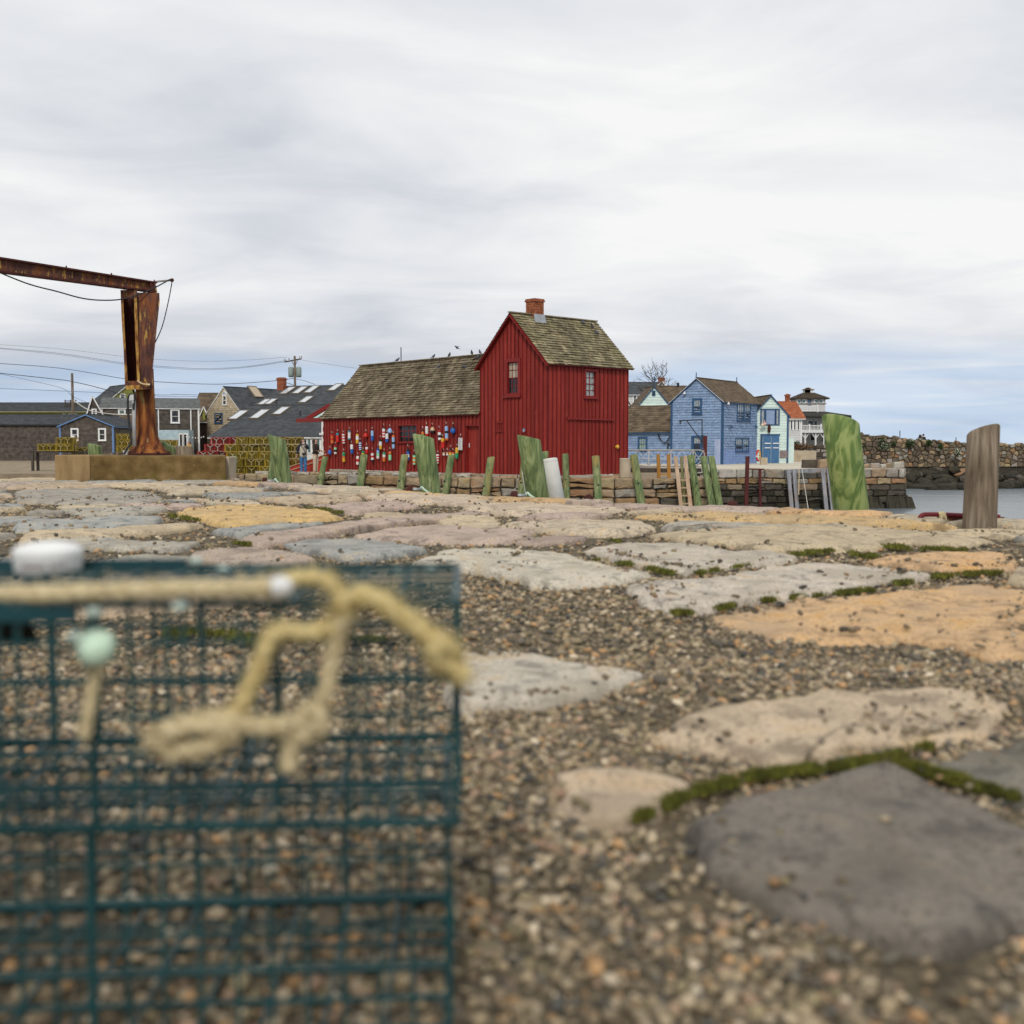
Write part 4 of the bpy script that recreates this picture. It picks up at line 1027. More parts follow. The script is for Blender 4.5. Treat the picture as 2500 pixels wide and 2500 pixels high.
# hardware on the walls
u_, z_ = FG.px(1281.6, 1050)
ring = [FG.p(u_ + .12 * math.cos(a * math.pi / 8), z_ + .12 * math.sin(a * math.pi / 8), .07) for a in range(16)]
mb = MB(); mb.tube(ring, .03, 6, closed=True); ph = mb.build('porthole', RED_TRIM, E, True)
mb = MB(); mb.add([FG.p(u_ + .11 * math.cos(a * math.pi / 8), z_ + .11 * math.sin(a * math.pi / 8), .06) for a in range(16)], [tuple(range(16))]); mb.build('pane', plain('porthole_glass', (.25, .33, .45), rough=.1, spec=.8), ph)
r0 = FS.px(1385, 1022); r1 = FS.px(1496, 1026)
mb = MB(); mb.bar(FS.p(r0[0], r0[1], .10), FS.p(r1[0], r0[1] - .02, .10), .06, .07); mb.tube([FS.p(r0[0] - .03, r0[1] - .06, .1), FS.p(r0[0] - .03, r0[1] + .08, .1)], .045, 8); mb.build('sliding_door_track', RED_TRIM, E)
mb = MB()
for a in ((1215, 1032, 1230, 1032), (1215, 1052, 1230, 1052), (1217, 1032, 1217, 1052), (1226, 1032, 1226, 1052), (1210, 1054, 1232, 1054)):
    p0, p1 = FG.px(a[0], a[1]), FG.px(a[2], a[3]); mb.bar(FG.p(p0[0], p0[1], .07), FG.p(p1[0], p1[1], .07), .03, .03)
mb.build('wall_bracket', RED_TRIM, E)
u_, z_ = FS.px(1503, 1091)
mb = MB(); mb.lathe([(.05, 0), (.09, .02), (.10, .12), (.05, .16)], 10, FS.p(u_, z_, .02), axis=(0, -1, 0)); mb.build('wall_lamp', plain('yellow_lamp', (.62, .36, .04), rough=.35), E, True)
# hood at the far end of the wing: beam, rafter, purlin
mb = MB()
hb = rh.face((0, WY1, 0), (0, -1, 0), (-1, 0, 0))
bx = .15
o_, z_ = hb.px(720, 1033); 
mb.bar((bx, WY1 - .1, 2.80), (bx, WY1 - o_, 2.80), .14, .22)
mb.build('hood_beam', RED_TRIM, E)
mb = MB(); q = hb.px(742, 1031); q2 = hb.px(812, 980)
best = None
for i in range(60):
    z2 = 2.9 + i * .04; P2 = Vector(((z2 - 2.86) / w_sl - .15, WY1 + .26, z2 - .02)); wp_ = rh.mx @ P2 - CAM; f_ = wp_.y * _c - wp_.z * _s; xx = 1250 + FPX * wp_.x / f_
    if best is None or abs(xx - 806) < best[0]: best = (abs(xx - 806), P2)
mb.bar((bx, WY1 - q[0], 2.84), best[1], .14, .22); mb.build('hood_rafter', RED_TRIM, E)
# footing stones
for fc, W_, a0 in ((FW, WL, 0), (FG, TD, 0), (FS, TW, 0)):
    course_stones(fc, 0, W_, [(-.02, .085)], (.4, .9), lambda r, u, z: random.choice([G_PALE, G_GREY, G_TAN, G_PALE]), E, name='footing_stone', proud=.12 + .003 * W_, depth=.3, g=.01, jit=.02)
# ---------------------------------------------------------------- buoys on the wall
BC = dict(r=(.55, .02, .015), o=(.62, .16, .03), y=(.68, .40, .03), w=(.74, .74, .72), b=(.02, .11, .42), l=(.28, .46, .72), g=(.02, .28, .13), m=(.28, .68, .40), k=(.015, .015, .018), t=(.03, .22, .30), d=(.32, .015, .018), n=(.02, .05, .25), c=(.55, .38, .22))
CN = dict(r='red', o='orange', y='yellow', w='white', b='blue', l='light blue', g='green', m='mint green', k='black', t='teal', d='dark red', n='navy', c='tan')
BM = {k_: plain('buoy_' + CN[k_].replace(' ', '_'), v_, rough=.45, var=.1, scale=14) for k_, v_ in BC.items()}
BU = [ # cx, top, bottom, bands from the top, kind, label
 (103,198,305,'roroo','c','slim red and orange banded buoy hanging nearest the shack\'s far corner'),
 (163,178,292,'trrr','c','red buoy with a teal cap and loose teal rope'),
 (238,190,305,'wrwrwrw','c','white buoy with three red hoops at the far end of the wall'),
 (304,150,265,'twwwt','c','white buoy with teal blue cap and foot, high on the far end'),
 (397,190,305,'ywwyy','c','yellow buoy with a white waist'),
 (433,280,382,'bwbwbwbw','c','narrow navy blue and white hooped buoy'),
 (497,178,235,'rr','b','round red float with a white rope loop'),
 (575,150,275,'llbb','c','two tone buoy, light blue over royal blue'),
 (710,112,245,'kwwrwrwr','c','white buoy with red hoops and a black tip, beside the pale bell float'),
 (783,122,185,'ll','b','pale blue bell float beside the wing window'),
 (747,185,290,'wwwbb','c','white buoy with a royal blue foot and red rope'),
 (823,203,367,'ollkll','c','long light blue buoy with orange top and black belt next to the window'),
 (673,255,375,'kwwyy','c','white over yellow buoy with a black tip'),
 (140,322,430,'dmkw','c','small buoy of dark red, mint, black and white bands'),
 (73,375,440,'bb','b','royal blue bell float with a trailing string at the shack\'s far corner'),
 (336,313,425,'wwbb','c','half white half blue buoy in the lower row'),
 (238,405,522,'ggoyy','c','green, orange and yellow buoy hanging low'),
 (509,343,425,'wrr','c','short buoy, white over red'),
 (400,450,555,'wrw','c','lowest white buoy with a broad red belt'),
 (465,390,470,'gyy','c','green topped yellow buoy partly behind a piling'),
 (577,395,520,'dwrwk','c','dark red and white buoy with a black foot'),
 (640,350,485,'nlmw','c','buoy fading from light blue through mint to white'),
 (712,405,520,'gwoo','c','green, white and orange buoy in the lower row'),
 (783,395,505,'omm','r','mint green buoy with an orange ball on top'),
 (996,360,500,'kbwb','c','blue buoy with white belt and black tip under the window'),
 (1068,420,555,'kmomom','c','mint and orange striped buoy beside the big green piling'),
 (1170,145,232,'koogg','c','orange over green buoy just above the big green piling'),
 (1219,100,215,'wwwr','c','plain white buoy with a red foot high on the wall'),
 (1286,108,188,'ck','b','tan bell float with a black belly'),
 (1370,140,265,'dwkw','c','dark red topped white buoy with a thin black belt'),
 (1409,238,365,'yrr','c','red buoy with a yellow top near the shack door'),
 (1453,97,270,'llkllo','c','longest light blue buoy with black belt and orange foot'),
 (1525,97,188,'kbb','b','bright blue bell float with a black cap nearest the shack door'),
 (1612,235,380,'wkw','v','white board buoy with dark vertical stripes beside the door'),
 (1569,350,482,'yygg','c','yellow over green buoy below the door side float'),
 (1495,365,455,'kdyy','c','dark red and yellow buoy behind a piling top'),
 (1341,430,540,'wrwrwrw','c','red and white hooped buoy peeping out beside the big green piling'),
 (1418,405,445,'cw','s','small tan float, the first of a low pair of cork floats'),
 (1460,405,445,'cw','s','small tan float, the second of the low cork pair'),
 (1530,408,445,'ow','s','small orange float behind the leaning piling'),
]
FWO = rh.face((-.16, WY1, 0), (0, -1, 0), (-1, 0, 0))
for cx, yt, yb, bands, kd, lab in BU:
    X, Y0, Y1 = 790 + cx * .20704, 1020 + yt * .20704, 1020 + yb * .20704
    u_, zt_ = FWO.px(X, Y0); _, zb_ = FWO.px(X, Y1); H_ = zt_ - zb_
    p = rh.mx @ FWO.p(u_, zb_); r_ = {'c': .082, 'b': .13, 'r': .09, 'v': .11, 's': .06}[kd] * random.uniform(.92, 1.05)
    if kd == 'b': prof = [(.25, 0), (.85, .10), (1.0, .3), (.92, .55), (.6, .85), (.3, 1.0), (.12, 1.12)]
    elif kd == 'r': prof = [(.35, 0), (.9, .05), (.95, .3), (.95, .58), (.5, .62), (.9, .72), (.95, .82), (.6, .97), (.2, 1.0)]
    else: prof = [(.55, 0), (.92, .035), (1.0, .12), (1.0, .5), (1.0, .86), (.9, .95), (.45, 1.0)]
    keys = [BC and b_ for b_ in bands][::-1]; mats_ = []; mb = MB(); nb = len(keys)
    cuts = sorted(set([round(z, 4) for _, z in prof if z <= 1] + [i / nb for i in range(1, nb)]))
    rr = lambda z: float(np.interp(z, [q_[1] for q_ in prof], [q_[0] for q_ in prof]))
    for a, b in zip(cuts, cuts[1:]):
        k_ = keys[min(nb - 1, int((a + b) / 2 * nb))]
        if k_ not in mats_: mats_.append(k_)
        mb.mi = mats_.index(k_)
        if kd == 'v':
            pass
        else: 
            vs_ = []; n_ = 12
            for z in (a, b):
                for j in range(n_): vs_.append((r_ * rr(z) * math.cos(j * math.pi / 6), r_ * rr(z) * math.sin(j * math.pi / 6), z * H_))
            mb.add(vs_, [(j, (j + 1) % n_, n_ + (j + 1) % n_, n_ + j) for j in range(n_)] + ([tuple(range(n_ - 1, -1, -1))] if a == cuts[0] else []) + ([tuple(n_ + j for j in range(n_))] if b == cuts[-1] else []))
    if kd == 'v':
        mats_ = ['w', 'k']
        for i in range(7):
            mb.mi = i % 2; wv = .052 if i % 2 == 0 else .018
            a = [-.12, -.07, -.05, -.01, .01, .05, .07][i]; b = [-.07, -.05, -.01, .01, .05, .07, .12][i]
            mb.hexa([(a, -.03, 0), (b, -.03, 0), (b, .03, 0), (a, .03, 0), (a, -.03, H_), (b, -.03, H_), (b, .03, H_), (a, .03, H_)])
    o = mb.build('buoy', [BM[k_] for k_ in mats_], None, kd != 'v')
    o.location = p; o.rotation_euler = (random.uniform(-.03, .03), random.uniform(-.05, .05), ANG - R(90) if kd == 'v' else random.uniform(0, 3))
    tag(o, lab, 'buoy', 'painted buoys hung on the red wall')
    mb = MB(); mb.tube([(0, 0, H_ * .98), (0, 0, H_ + .10)], .014, 5); mb.build('spindle', BM['k'], o)
    mb = MB(); mb.tube([(0, 0, H_ + .08), (.03, 0, H_ + .14), (0, .02, H_ + .2), (-.03, 0, H_ + .14), (0, 0, H_ + .08)], .008, 4); mb.build('rope_loop', ROPE_W, o)
# ---------------------------------------------------------------- pigeons
PG = mat('pigeon_feather', [(.35, (.06, .065, .075)), (.65, (.17, .18, .20))], scale=9, rough=.8, bump=.0, coord='obj')
PGD = plain('pigeon_dark', (.035, .037, .05), rough=.6)
def pigeon(p, face, label, fly=False, pale=False):
    mb = MB()
    mb.lathe([(.002, -.20), (.035, -.15), (.075, -.06), (.088, .02), (.07, .09), (.035, .14)], 10, (0, 0, .13), axis=(1, 0, .55))
    o = mb.build('pigeon', PG if not pale else plain('pale_pigeon_feather', (.30, .31, .33)), None, True); o.location = p; o.rotation_euler = (0, 0, face)
    tag(o, label, 'pigeon', 'pigeons on the red shack')
    mb = MB(); mb.lathe([(.03, -.05), (.038, 0), (.042, .04), (.028, .075), (.004, .09)], 10, (.12, 0, .215)); mb.build('head', PGD, o, True)
    mb = MB(); mb.lathe([(.012, 0), (.001, .04)], 6, (.155, 0, .25), axis=(1, 0, -.2)); mb.build('beak', BLACK, o)
    mb = MB(); mb.hexa([(-.33, -.04, .00), (-.15, -.03, .06), (-.15, .03, .06), (-.33, .04, .00), (-.33, -.04, .012), (-.15, -.03, .085), (-.15, .03, .085), (-.33, .04, .012)]); mb.build('tail', PGD, o)
    if not fly:
        for s in (-.025, .025):
            mb = MB(); mb.tube([(.01, s, .08), (.015, s, .005), (.05, s, 0)], .007, 4); mb.build('leg', plain('pigeon_leg', (.3, .08, .07)), o)
    else:
        for s in (-1, 1):
            mb = MB(); mb.hexa([(-.06, s * .05, .14), (.08, s * .05, .15), (.10, s * .22, .26), (-.02, s * .20, .25), (-.06, s * .05, .155), (.08, s * .05, .165), (.10, s * .22, .27), (-.02, s * .20, .26)])
            mb.hexa([(-.02, s * .20, .25), (.10, s * .22, .26), (-.04, s * .36, .22), (-.10, s * .33, .21), (-.02, s * .20, .258), (.10, s * .22, .268), (-.04, s * .36, .226), (-.10, s * .33, .216)]); mb.build('wing', PGD, o)
    o.scale = (.78, .78, .78)
    return o
FRW = rh.face((2.57, WY1, 0), (0, -1, 0), (-1, 0, 0)); FRT = rh.face((0, TD / 2, 0), (1, 0, 0), (0, -1, 0))
for px, lab in ((970, 'pigeon alone on the far part of the wing ridge beside the thin pole'), (1058, 'pigeon bending forward on the middle of the wing ridge'), (1097, 'pigeon standing upright on the wing ridge under the flying bird'), (1152, 'slim pigeon standing tall near the upper end of the wing ridge'), (1172, 'pigeon on the wing ridge tucked against the tall gable')):
    u_, z_ = FRW.px(px, 875); p = rh.mx @ Vector((2.57, WY1 - u_, w_ridge + .065)); pigeon(p, random.uniform(0, 6), lab)
def on_slope_w(px, py):
    c = rh.inv @ CAM; r = rh.inv.to_3x3() @ ray(px, py); nrm = Vector((-w_sl, 0, 1)); p0 = Vector((-oe, 0, z0)); t_ = (p0 - c).dot(nrm) / r.dot(nrm); return c + r * t_
def on_slope_t(px, py):
    c = rh.inv @ CAM; r = rh.inv.to_3x3() @ ray(px, py); nrm = Vector((0, -t_sl, 1)); p0 = Vector((0, -ov, 4.94)); t_ = (p0 - c).dot(nrm) / r.dot(nrm); return c + r * t_
z0 = 2.86
for px, py, lab in ((1071, 900, 'dark pigeon squatting on the wing shingles below the ridge'), (1135, 901, 'grey pigeon on the wing shingles near the tall gable'), (1166, 878, 'pigeon on the shingles where the wing meets the gable edge')):
    pigeon(rh.mx @ (on_slope_w(px, py) + Vector((0, 0, .03))), random.uniform(0, 6), lab)
for px, py, lab in ((1424, 794, 'bluish pigeon just below the ridge of the tall roof'), (1446, 803, 'black pigeon on the tall roof, second from its far rake'), (1458, 819, 'dark pigeon lowest on the tall roof near its far rake')):
    pigeon(rh.mx @ (on_slope_t(px, py) + Vector((0, 0, .03))), random.uniform(0, 6), lab)
pigeon(at(1116, 853, 52), 2.5, 'small bird flying above the ridge of the red wing', True).scale = (.6, .6, .6)
# ================================================================ PILINGS, LADDERS, RAILS
def pile_mesh(B, T, r, cut=(0, 0), n=20, taper=.95, name='piling', wob=.015, seed=0, top_round=.0):
    """Round timber from B (low) to T (top centre); cut = how far the top face drops along world x, y per metre."""
    B = Vector(B); T = Vector(T); ax = (T - B).normalized(); x = Vector((1, 0, 0)); x = (x - ax * x.dot(ax)).normalized(); y = ax.cross(x)
    ln_ = (T - B).length; K = max(6, int(ln_ / .35)); vs_ = []
    for i in range(K + 1):
        f = i / K; rr = r * lerp(1.04, taper, f)
        for j in range(n):
            a = 2 * math.pi * j / n; c_ = math.cos(a); s_ = math.sin(a)
            q = rr * (1 + wob * noise.noise(Vector((c_ * 1.5, s_ * 1.5, f * ln_ * .8 + seed))) + wob * .6 * noise.noise(Vector((c_ * 5, s_ * 5, f * ln_ * .3 + seed))))
            p = B + ax * (ln_ * f) + x * (c_ * q) + y * (s_ * q)
            if i == K: p = p + ax * (-(c_ * q) * cut[0] - (s_ * q) * cut[1])
            vs_.append(p)
    fs = [(i * n + j, i * n + (j + 1) % n, (i + 1) * n + (j + 1) % n, (i + 1) * n + j) for i in range(K) for j in range(n)]
    b0 = K * n; base = len(vs_)
    for j in range(n):
        p = vs_[b0 + j]; ctr = T
        vs_.append(p.lerp(T, .08) + ax * .012)
    fs += [(b0 + j, b0 + (j + 1) % n, base + (j + 1) % n, base + j) for j in range(n)]
    fs.append(tuple(base + j for j in range(n)))
    mb = MB(); mb.add(vs_, fs); return mb.mesh(name)
def piling(bpx, tpx, Yb, Yt, wpx, m, label, cut=(0, 0), zend=-3.5, group=None, bolts=(), name='piling', seed=0, taper=.95):
    b = at(*bpx, Yb); t_ = at(*tpx, Yt); r = sz(wpx, (Yb + Yt) / 2) / 2
    d = (b - t_); k_ = (zend - t_.z) / d.z; B = t_ + d * max(k_, 1)
    me = pile_mesh(B - B, t_ - B, r, cut, name=name, seed=seed, taper=taper)
    o = obj(name, me, m, None, False, B); me.shade_smooth()
    for pl in me.polygons:
        if pl.index >= len(me.polygons) - 21: pl.use_smooth = False
    tag(o, label, 'piling', group)
    for (bx, by) in bolts:
        f = (by - tpx[1]) / (bpx[1] - tpx[1]); c_ = t_.lerp(b, f); q = at(bx, by, c_.y - r)
        mb = MB(); p = q - B; k2 = r * 1.3; mb.lathe([(.2 * k2, -.01), (.2 * k2, .02), (.1 * k2, .025), (.095 * k2, .22 * k2), (.004, .23 * k2)], 10, p + Vector((0, .02, 0)), axis=(0, -1, 0)); mb.build('bolt', BLACK, o)
    return o
GP = 'big green pilings along the near pier edge'
piling((693, 1182), (676, 1069), 16.9, 16.8, 43, PILE_G, 'big green piling beside the two visitors, slanting top', cut=(.45, .25), group=GP, seed=1)
piling((1053, 1207), (1033, 1067), 13.9, 13.8, 52, PILE_G, 'big green piling in front of the wing window', cut=(.35, .25), group=GP, seed=5)
piling((1315, 1229), (1291, 1070), 12.25, 12.1, 57, PILE_G, 'big green piling beside the white panel', cut=(.38, .25), group=GP, seed=9)
piling((2079, 1256), (2052, 1027), 9.75, 9.65, 79, PILE_FIG, 'biggest green piling with swirling wood grain by the quay end', cut=(.45, .3), group=GP, seed=13, taper=1.08)
o = piling((2391, 1292), (2401, 1052), 8.0, 8.05, 92, PILE_GREY, 'grey brown weathered post at the edge of the view over the water', cut=(-.25, .25), group=GP, seed=17, taper=.82)
# timbers behind the concrete block
piling((233, 1112), (231, 1087), 19.2, 19.2, 34, PILE_G, 'short green piling stub behind the block before the blue trimmed shed', cut=(.3, .0), zend=-1.5, group='piling stubs behind the concrete block', seed=21)
piling((415, 1112), (411, 1086), 19.4, 19.4, 36, PILE_G, 'green piling stub with a slanting top just beside the crane foot', cut=(.75, .0), zend=-1.5, group='piling stubs behind the concrete block', seed=22)
piling((452, 1112), (450, 1091), 19.3, 19.3, 44, PILE_GREY, 'wide grey weathered stump behind the concrete block', cut=(.12, .0), zend=-1.5, group='piling stubs behind the concrete block', seed=23)
piling((273, 1113), (273, 1107), 19.3, 19.3, 9, PILE_GREY, 'thin grey stub behind the block, nearer the shed', zend=-1.5, group='piling stubs behind the concrete block', seed=24)
piling((287, 1113), (287, 1105), 19.3, 19.3, 9, PILE_GREY, 'thin grey stub behind the block, nearer the crane foot', zend=-1.5, group='piling stubs behind the concrete block', seed=25)
piling((151, 1172), (157, 1128), 18.3, 18.3, 9, WOOD_OLD, 'leaning charred looking stake beside the concrete block', zend=-.2, group='old stakes beside the block', seed=26)
piling((163, 1172), (164, 1153), 18.25, 18.25, 8, WOOD_OLD, 'short dark stake touching the concrete block', zend=-.2, group='old stakes beside the block', seed=27)
# pilings of the opposite wharf
WP = 'mossy pilings standing against the red shack wharf'
W_ = [((567,1176),(573,1114),15,'short mossy piling with a rope tied round it',(.2,0),()), ((660,1177),(668,1108),16,'mossy piling half behind the big green piling near the visitors',(.1,0),()),
 ((781,1183),(794,1116),15,'mossy piling in front of the shack corner next to the visitors',(-.1,0),((778,1170),)), ((879,1188),(889,1111),19,'mossy piling with an iron collar below the buoys',(-.1,0),()),
 ((977,1200),(988,1111),18.5,'mossy piling below the shack wing window',(-.1,0),((974,1174),)), ((1087,1208),(1102,1112),17.5,'mossy leaning piling in front of the shack door',(-.3,0),((1085,1175),)),
 ((1184,1224),(1199,1117),19,'mossy piling in front of the tall gable',(-.25,0),((1181,1186),)), ((1271,1224),(1281,1118),18,'mossy piling half hidden by the big green piling',(0,0),((1269.5,1168),(1272,1178))),
 ((1330,1240),(1331,1103),16.5,'mossy piling whose top shows above the white panel',(-.1,0),()), ((1384,1229),(1380,1109),16.5,'mossy piling just beyond the white panel',(-.05,0),((1381,1171),)),
 ((1462,1232),(1454,1114),19.5,'upright mossy piling in front of the sliding door track',(0,0),((1461,1184),)), ((1568,1245),(1547,1111),20.5,'mossy piling beside the round concrete pipe',(0,0),((1558.5,1180),)),
 ((1706,1243),(1686,1112),18.5,'mossy piling beside the wooden ladder',(0,0),((1701,1180),)), ((1740,1243),(1717,1115),17,'dark green piling, rear one of the crossed pair',(.1,0),()), ((1758,1243),(1736,1115),18,'dark green piling, front one of the crossed pair',(.15,0),()),
 ((1672,1243),(1663,1115),7,'thin dark pole seen between the ladder rails',(0,0),())]
for i, (b, t_, w_, lab, ct, bl) in enumerate(W_):
    x = (b[0] - 1250) / FPX
    Yw = float(np.interp(x, [-.3, -.241, -.148, -.037, .0925, .178], [54, 53.4, 51.2, 47.6, 46.5, 47.0])) - .42
    if x > .17: Yw = 46.4
    o = piling(b, t_, Yw - .3, Yw, w_, PILE_G if i >= 12 and i < 15 else PILE_Y, lab, ct, group=WP, bolts=bl, seed=30 + i * 2)
    if i == 0:
        mb = MB(); c_ = at(569, 1141, Yw - .1) - o.location; rr = .16
        mb.tube([c_ + Vector((rr * math.cos(a * .785), rr * math.sin(a * .785), .01 * math.sin(a))) for a in range(8)], .02, 5, closed=True)
        c2 = at(565, 1168, Yw - .25) - o.location; mb.tube(smooth_line([c_ + Vector((.16, -.1, 0)), c2 + Vector((.2, -.2, .15)), c2 + Vector((.0, -.25, -.05)), c2 + Vector((-.25, -.2, 0)), c2 + Vector((-.3, -.1, .35))]), .015, 5); mb.build('rope', ROPE_W, o)
    if i == 3:
        mb = MB(); c_ = at(884, 1157, Yw) - o.location; mb.lathe([(.17, -.025), (.30, -.025), (.30, .025), (.17, .025)], 12, c_); mb.build('collar', RUST_DARK, o)
# wooden ladder
Yl = 46.0
lad = empty('wooden_ladder', at(1675, 1243, Yl - .5), 0, 'grey tan wooden ladder leaning on the red shack wharf', 'ladder'); LO = lad.location.copy()
for (b, t_) in (((1663.5, 1243), (1649, 1115)), ((1686.5, 1243), (1672, 1114))):
    B, T = at(*b, Yl - .55), at(*t_, Yl); B = T + (B - T) * 1.6; mb = MB(); mb.bar(B - LO, T - LO, .15, .10, up=(0, 1, 0)); mb.build('rail', WOOD_TAN, lad)
for y in (1172, 1191, 1210, 1229.5, 1249):
    f = (y - 1115) / 128; mb = MB(); mb.bar(at(lerp(1649, 1663.5, f), y, Yl - .56 * f) - LO, at(lerp(1672, 1686.5, f), y, Yl - .56 * f) - LO, .06, .055); mb.build('rung', WOOD_TAN, lad)
# orange ladder head
l2 = empty('ladder_head', at(1620, 1162, 47.6), 0, 'pair of orange brown ladder posts above the wharf edge', 'ladder'); LO = l2.location.copy()
for (b, t_) in (((1609, 1163), (1607, 1109)), ((1634, 1164), (1632, 1109))):
    B, T = at(*b, 47.6), at(*t_, 47.6); mb = MB(); mb.bar(B - LO - Vector((0, 0, .3)), T - LO, .14, .12, up=(0, 1, 0)); mb.build('post', WOOD_ORANGE, l2)
mb = MB(); mb.bar(at(1609, 1158, 47.6) - LO, at(1634, 1158, 47.6) - LO, .06, .06); mb.build('rung', WOOD_ORANGE, l2)
# concrete pipe standing on the wharf
p = at(1526, 1165, 47.9); mb = MB(); mb.lathe([(.26, 0), (.245, .05), (.245, .8), (.25, .85), (.19, .85), (.18, .6), (0, .6)], 20)
tag(mb.build('concrete_pipe', CONCRETE_LT, None, True, (p.x, p.y, Z_WHARF)), 'round beige concrete pipe standing at the red shack corner', 'pipe')
# loose flat stones and boards on the wharf
for i, (xa, ya, xb, yb, lab) in enumerate(((1215, 1166, 1262, 1170, 'flat tan board lying on the wharf left of the big pilings'), (1393, 1160, 1440, 1169, 'flat stone lying by the shack wall beyond the white panel'), (1470, 1158, 1509, 1166, 'thin plank lying by the concrete pipe'))):
    Yq = 47.7; a, b = at(xa, yb, Yq), at(xb, ya, Yq); mb = MB(); mb.hexa([(0, 0, 0), (b.x - a.x, .1, 0), (b.x - a.x, .5, 0), (0, .4, 0), (0, 0, .06), (b.x - a.x, .1, .1), (b.x - a.x, .5, .1), (0, .4, .06)])
    tag(mb.build('loose_slab', [WOOD_TAN, G_PALE, WOOD_TAN][i], None, False, (a.x, a.y, Z_WHARF + .005)), lab.replace('left of', 'near'), 'slab')
# gangway with truss railing
gw = empty('gangway', at(1600, 1140, 58), 0, 'metal railed gangway between the wharves behind the pilings', 'gangway'); GO = gw.location.copy(); Yg = 58
for k_, (Y_, xe) in enumerate(((57.2, 1697), (58.8, 1719))):
    def Q(x, y): return at(x, y, Y_) - GO
    mb = MB(); mb.tube(smooth_line([Q(1525, 1099), Q(1600, 1099), Q(xe - 22, 1099), Q(xe - 8, 1100), Q(xe, 1106), Q(xe, 1116), Q(xe - 6, 1124), Q(xe - 18, 1137)], 4), .035, 6); mb.build('top_rail', plain('galvanised_tube', (.40, .37, .32), rough=.5, metal=.3), gw, True)
    mb = MB()
    for i, x in enumerate(range(1530, xe - 20, 27)): mb.tube([Q(x, 1099), Q(x + 27, 1137)], .018, 5); mb.tube([Q(x + 27, 1099), Q(x, 1137)], .018, 5)
    mb.tube([Q(1530, 1121), Q(xe - 5, 1121)], .03, 5); mb.build('brace', plain('grey_tube', (.45, .47, .50), rough=.5), gw, True)
    for x in range(1530, xe - 10, 54):
        mb = MB(); mb.bar(Q(x, 1099), Q(x, 1139), .07, .05); mb.build('post', MATS['grey_tube'], gw)
a, b = at(1520, 1140, 57) - GO, at(1712, 1140, 57) - GO
for i in range(5):
    mb = MB(); mb.bar(a + Vector((0, .1 + i * .4, 0)), b + Vector((0, .1 + i * .4, 0)), .36, .06); mb.build('deck_plank', WOOD_GREY, gw)
mb = MB(); mb.bar(a + Vector((0, -.05, -.16)), b + Vector((0, -.05, -.16)), .08, .2); mb.bar(a + Vector((0, .4, -.42)), b + Vector((0, .4, -.42)), .1, .16); mb.build('stringer', WOOD_OLD, gw)
# rusty posts on the quay wall
def rust_post(b, t_, Y_, w_, lab, m=OXBLOOD, zend=-3.4):
    B, T = at(*b, Y_), at(*t_, Y_); B = T + (B - T) * max(1, (zend - T.z) / (B.z - T.z)); o = empty('steel_post', B, 0, lab, 'post', 'rusty steel posts on the quay'); 
    mb = MB(); mb.bar((0, 0, 0), T - B, w_, w_, up=(0, 1, 0)); mb.build('shaft', m, o); mb = MB(); q = T - B; mb.box(q.x - w_ * .58, q.x + w_ * .58, q.y - w_ * .58, q.y + w_ * .58, q.z, q.z + .02); mb.build('cap', m, o); return o
rust_post((1821, 1246), (1825, 1115), 60.5, .19, 'tall dark rusty steel post in front of the quay wall')
o = rust_post((1856, 1240), (1855, 1146), 62.2, .14, 'rust bleeding steel post with a cross arm on the quay wall')
mb = MB(); mb.bar(at(1829, 1145, 62.2) - o.location, at(1866, 1146, 62.2) - o.location, .08, .08); mb.build('arm', OXBLOOD, o)
dv = empty('davit', at(1721, 1142, 66), 0, 'black swing davit on a dark red post before the blue gable', 'davit'); DO = dv.location.copy()
mb = MB(); mb.bar((0, 0, -.6), at(1721.5, 1064, 66) - DO, .22, .2, up=(0, 1, 0)); mb.build('post', OXBLOOD, dv)
mb = MB(); mb.bar(at(1714, 1086, 66) - DO, at(1714, 1024, 66) - DO, .055, .055, up=(0, 1, 0)); mb.build('mast', BLACK, dv)
mb = MB(); mb.bar(at(1659, 1027, 66) - DO, at(1715, 1024.5, 66) - DO, .06, .07); mb.bar(at(1658, 1028.5, 66) - DO, at(1664, 1028.5, 66) - DO, .08, .09); mb.build('arm', BLACK, dv)
mb = MB(); mb.bar(at(1677, 1027, 66) - DO, at(1714, 1080, 66) - DO, .055, .055); mb.build('brace', BLACK, dv)
mb = MB(); q = at(1661, 1033, 66) - DO; mb.tube([q + Vector((0, 0, .12)), q], .01, 4); mb.lathe([(.03, -.06), (.05, 0), (.03, .05)], 8, q); mb.build('hook', BLACK, dv)
# timber fender frame on the quay wall
tf = empty('timber_fender', at(1975, 1150, 62.8), 0, 'grey timber fender frame hanging on the quay wall', 'fender'); TO = tf.location.copy()
mb = MB(); mb.bar(at(1918, 1151, 62.9) - TO, at(2024, 1147, 63.0) - TO, .14, .22); mb.build('beam', WOOD_GREY, tf)
for (x0, x1, yb) in ((1924, 1934, 1254), (1938, 1947, 1254), (2008, 2018, 1250), (2022, 2033, 1250)):
    T, B = at(x0, 1147, 62.6), at(x1, yb, 62.2); mb = MB(); mb.bar(B + (B - T) * .05 - TO, T - TO, .20, .16, up=(0, 1, 0)); mb.build('upright', WOOD_GREY, tf)
for x0, x1 in ((1924, 1938), (2008, 2022)):
    mb = MB(); mb.bar(at(x0, 1164, 62.75) - TO, at(x1, 1164, 62.75) - TO, .12, .2); mb.build('spacer', WOOD_GREY, tf)
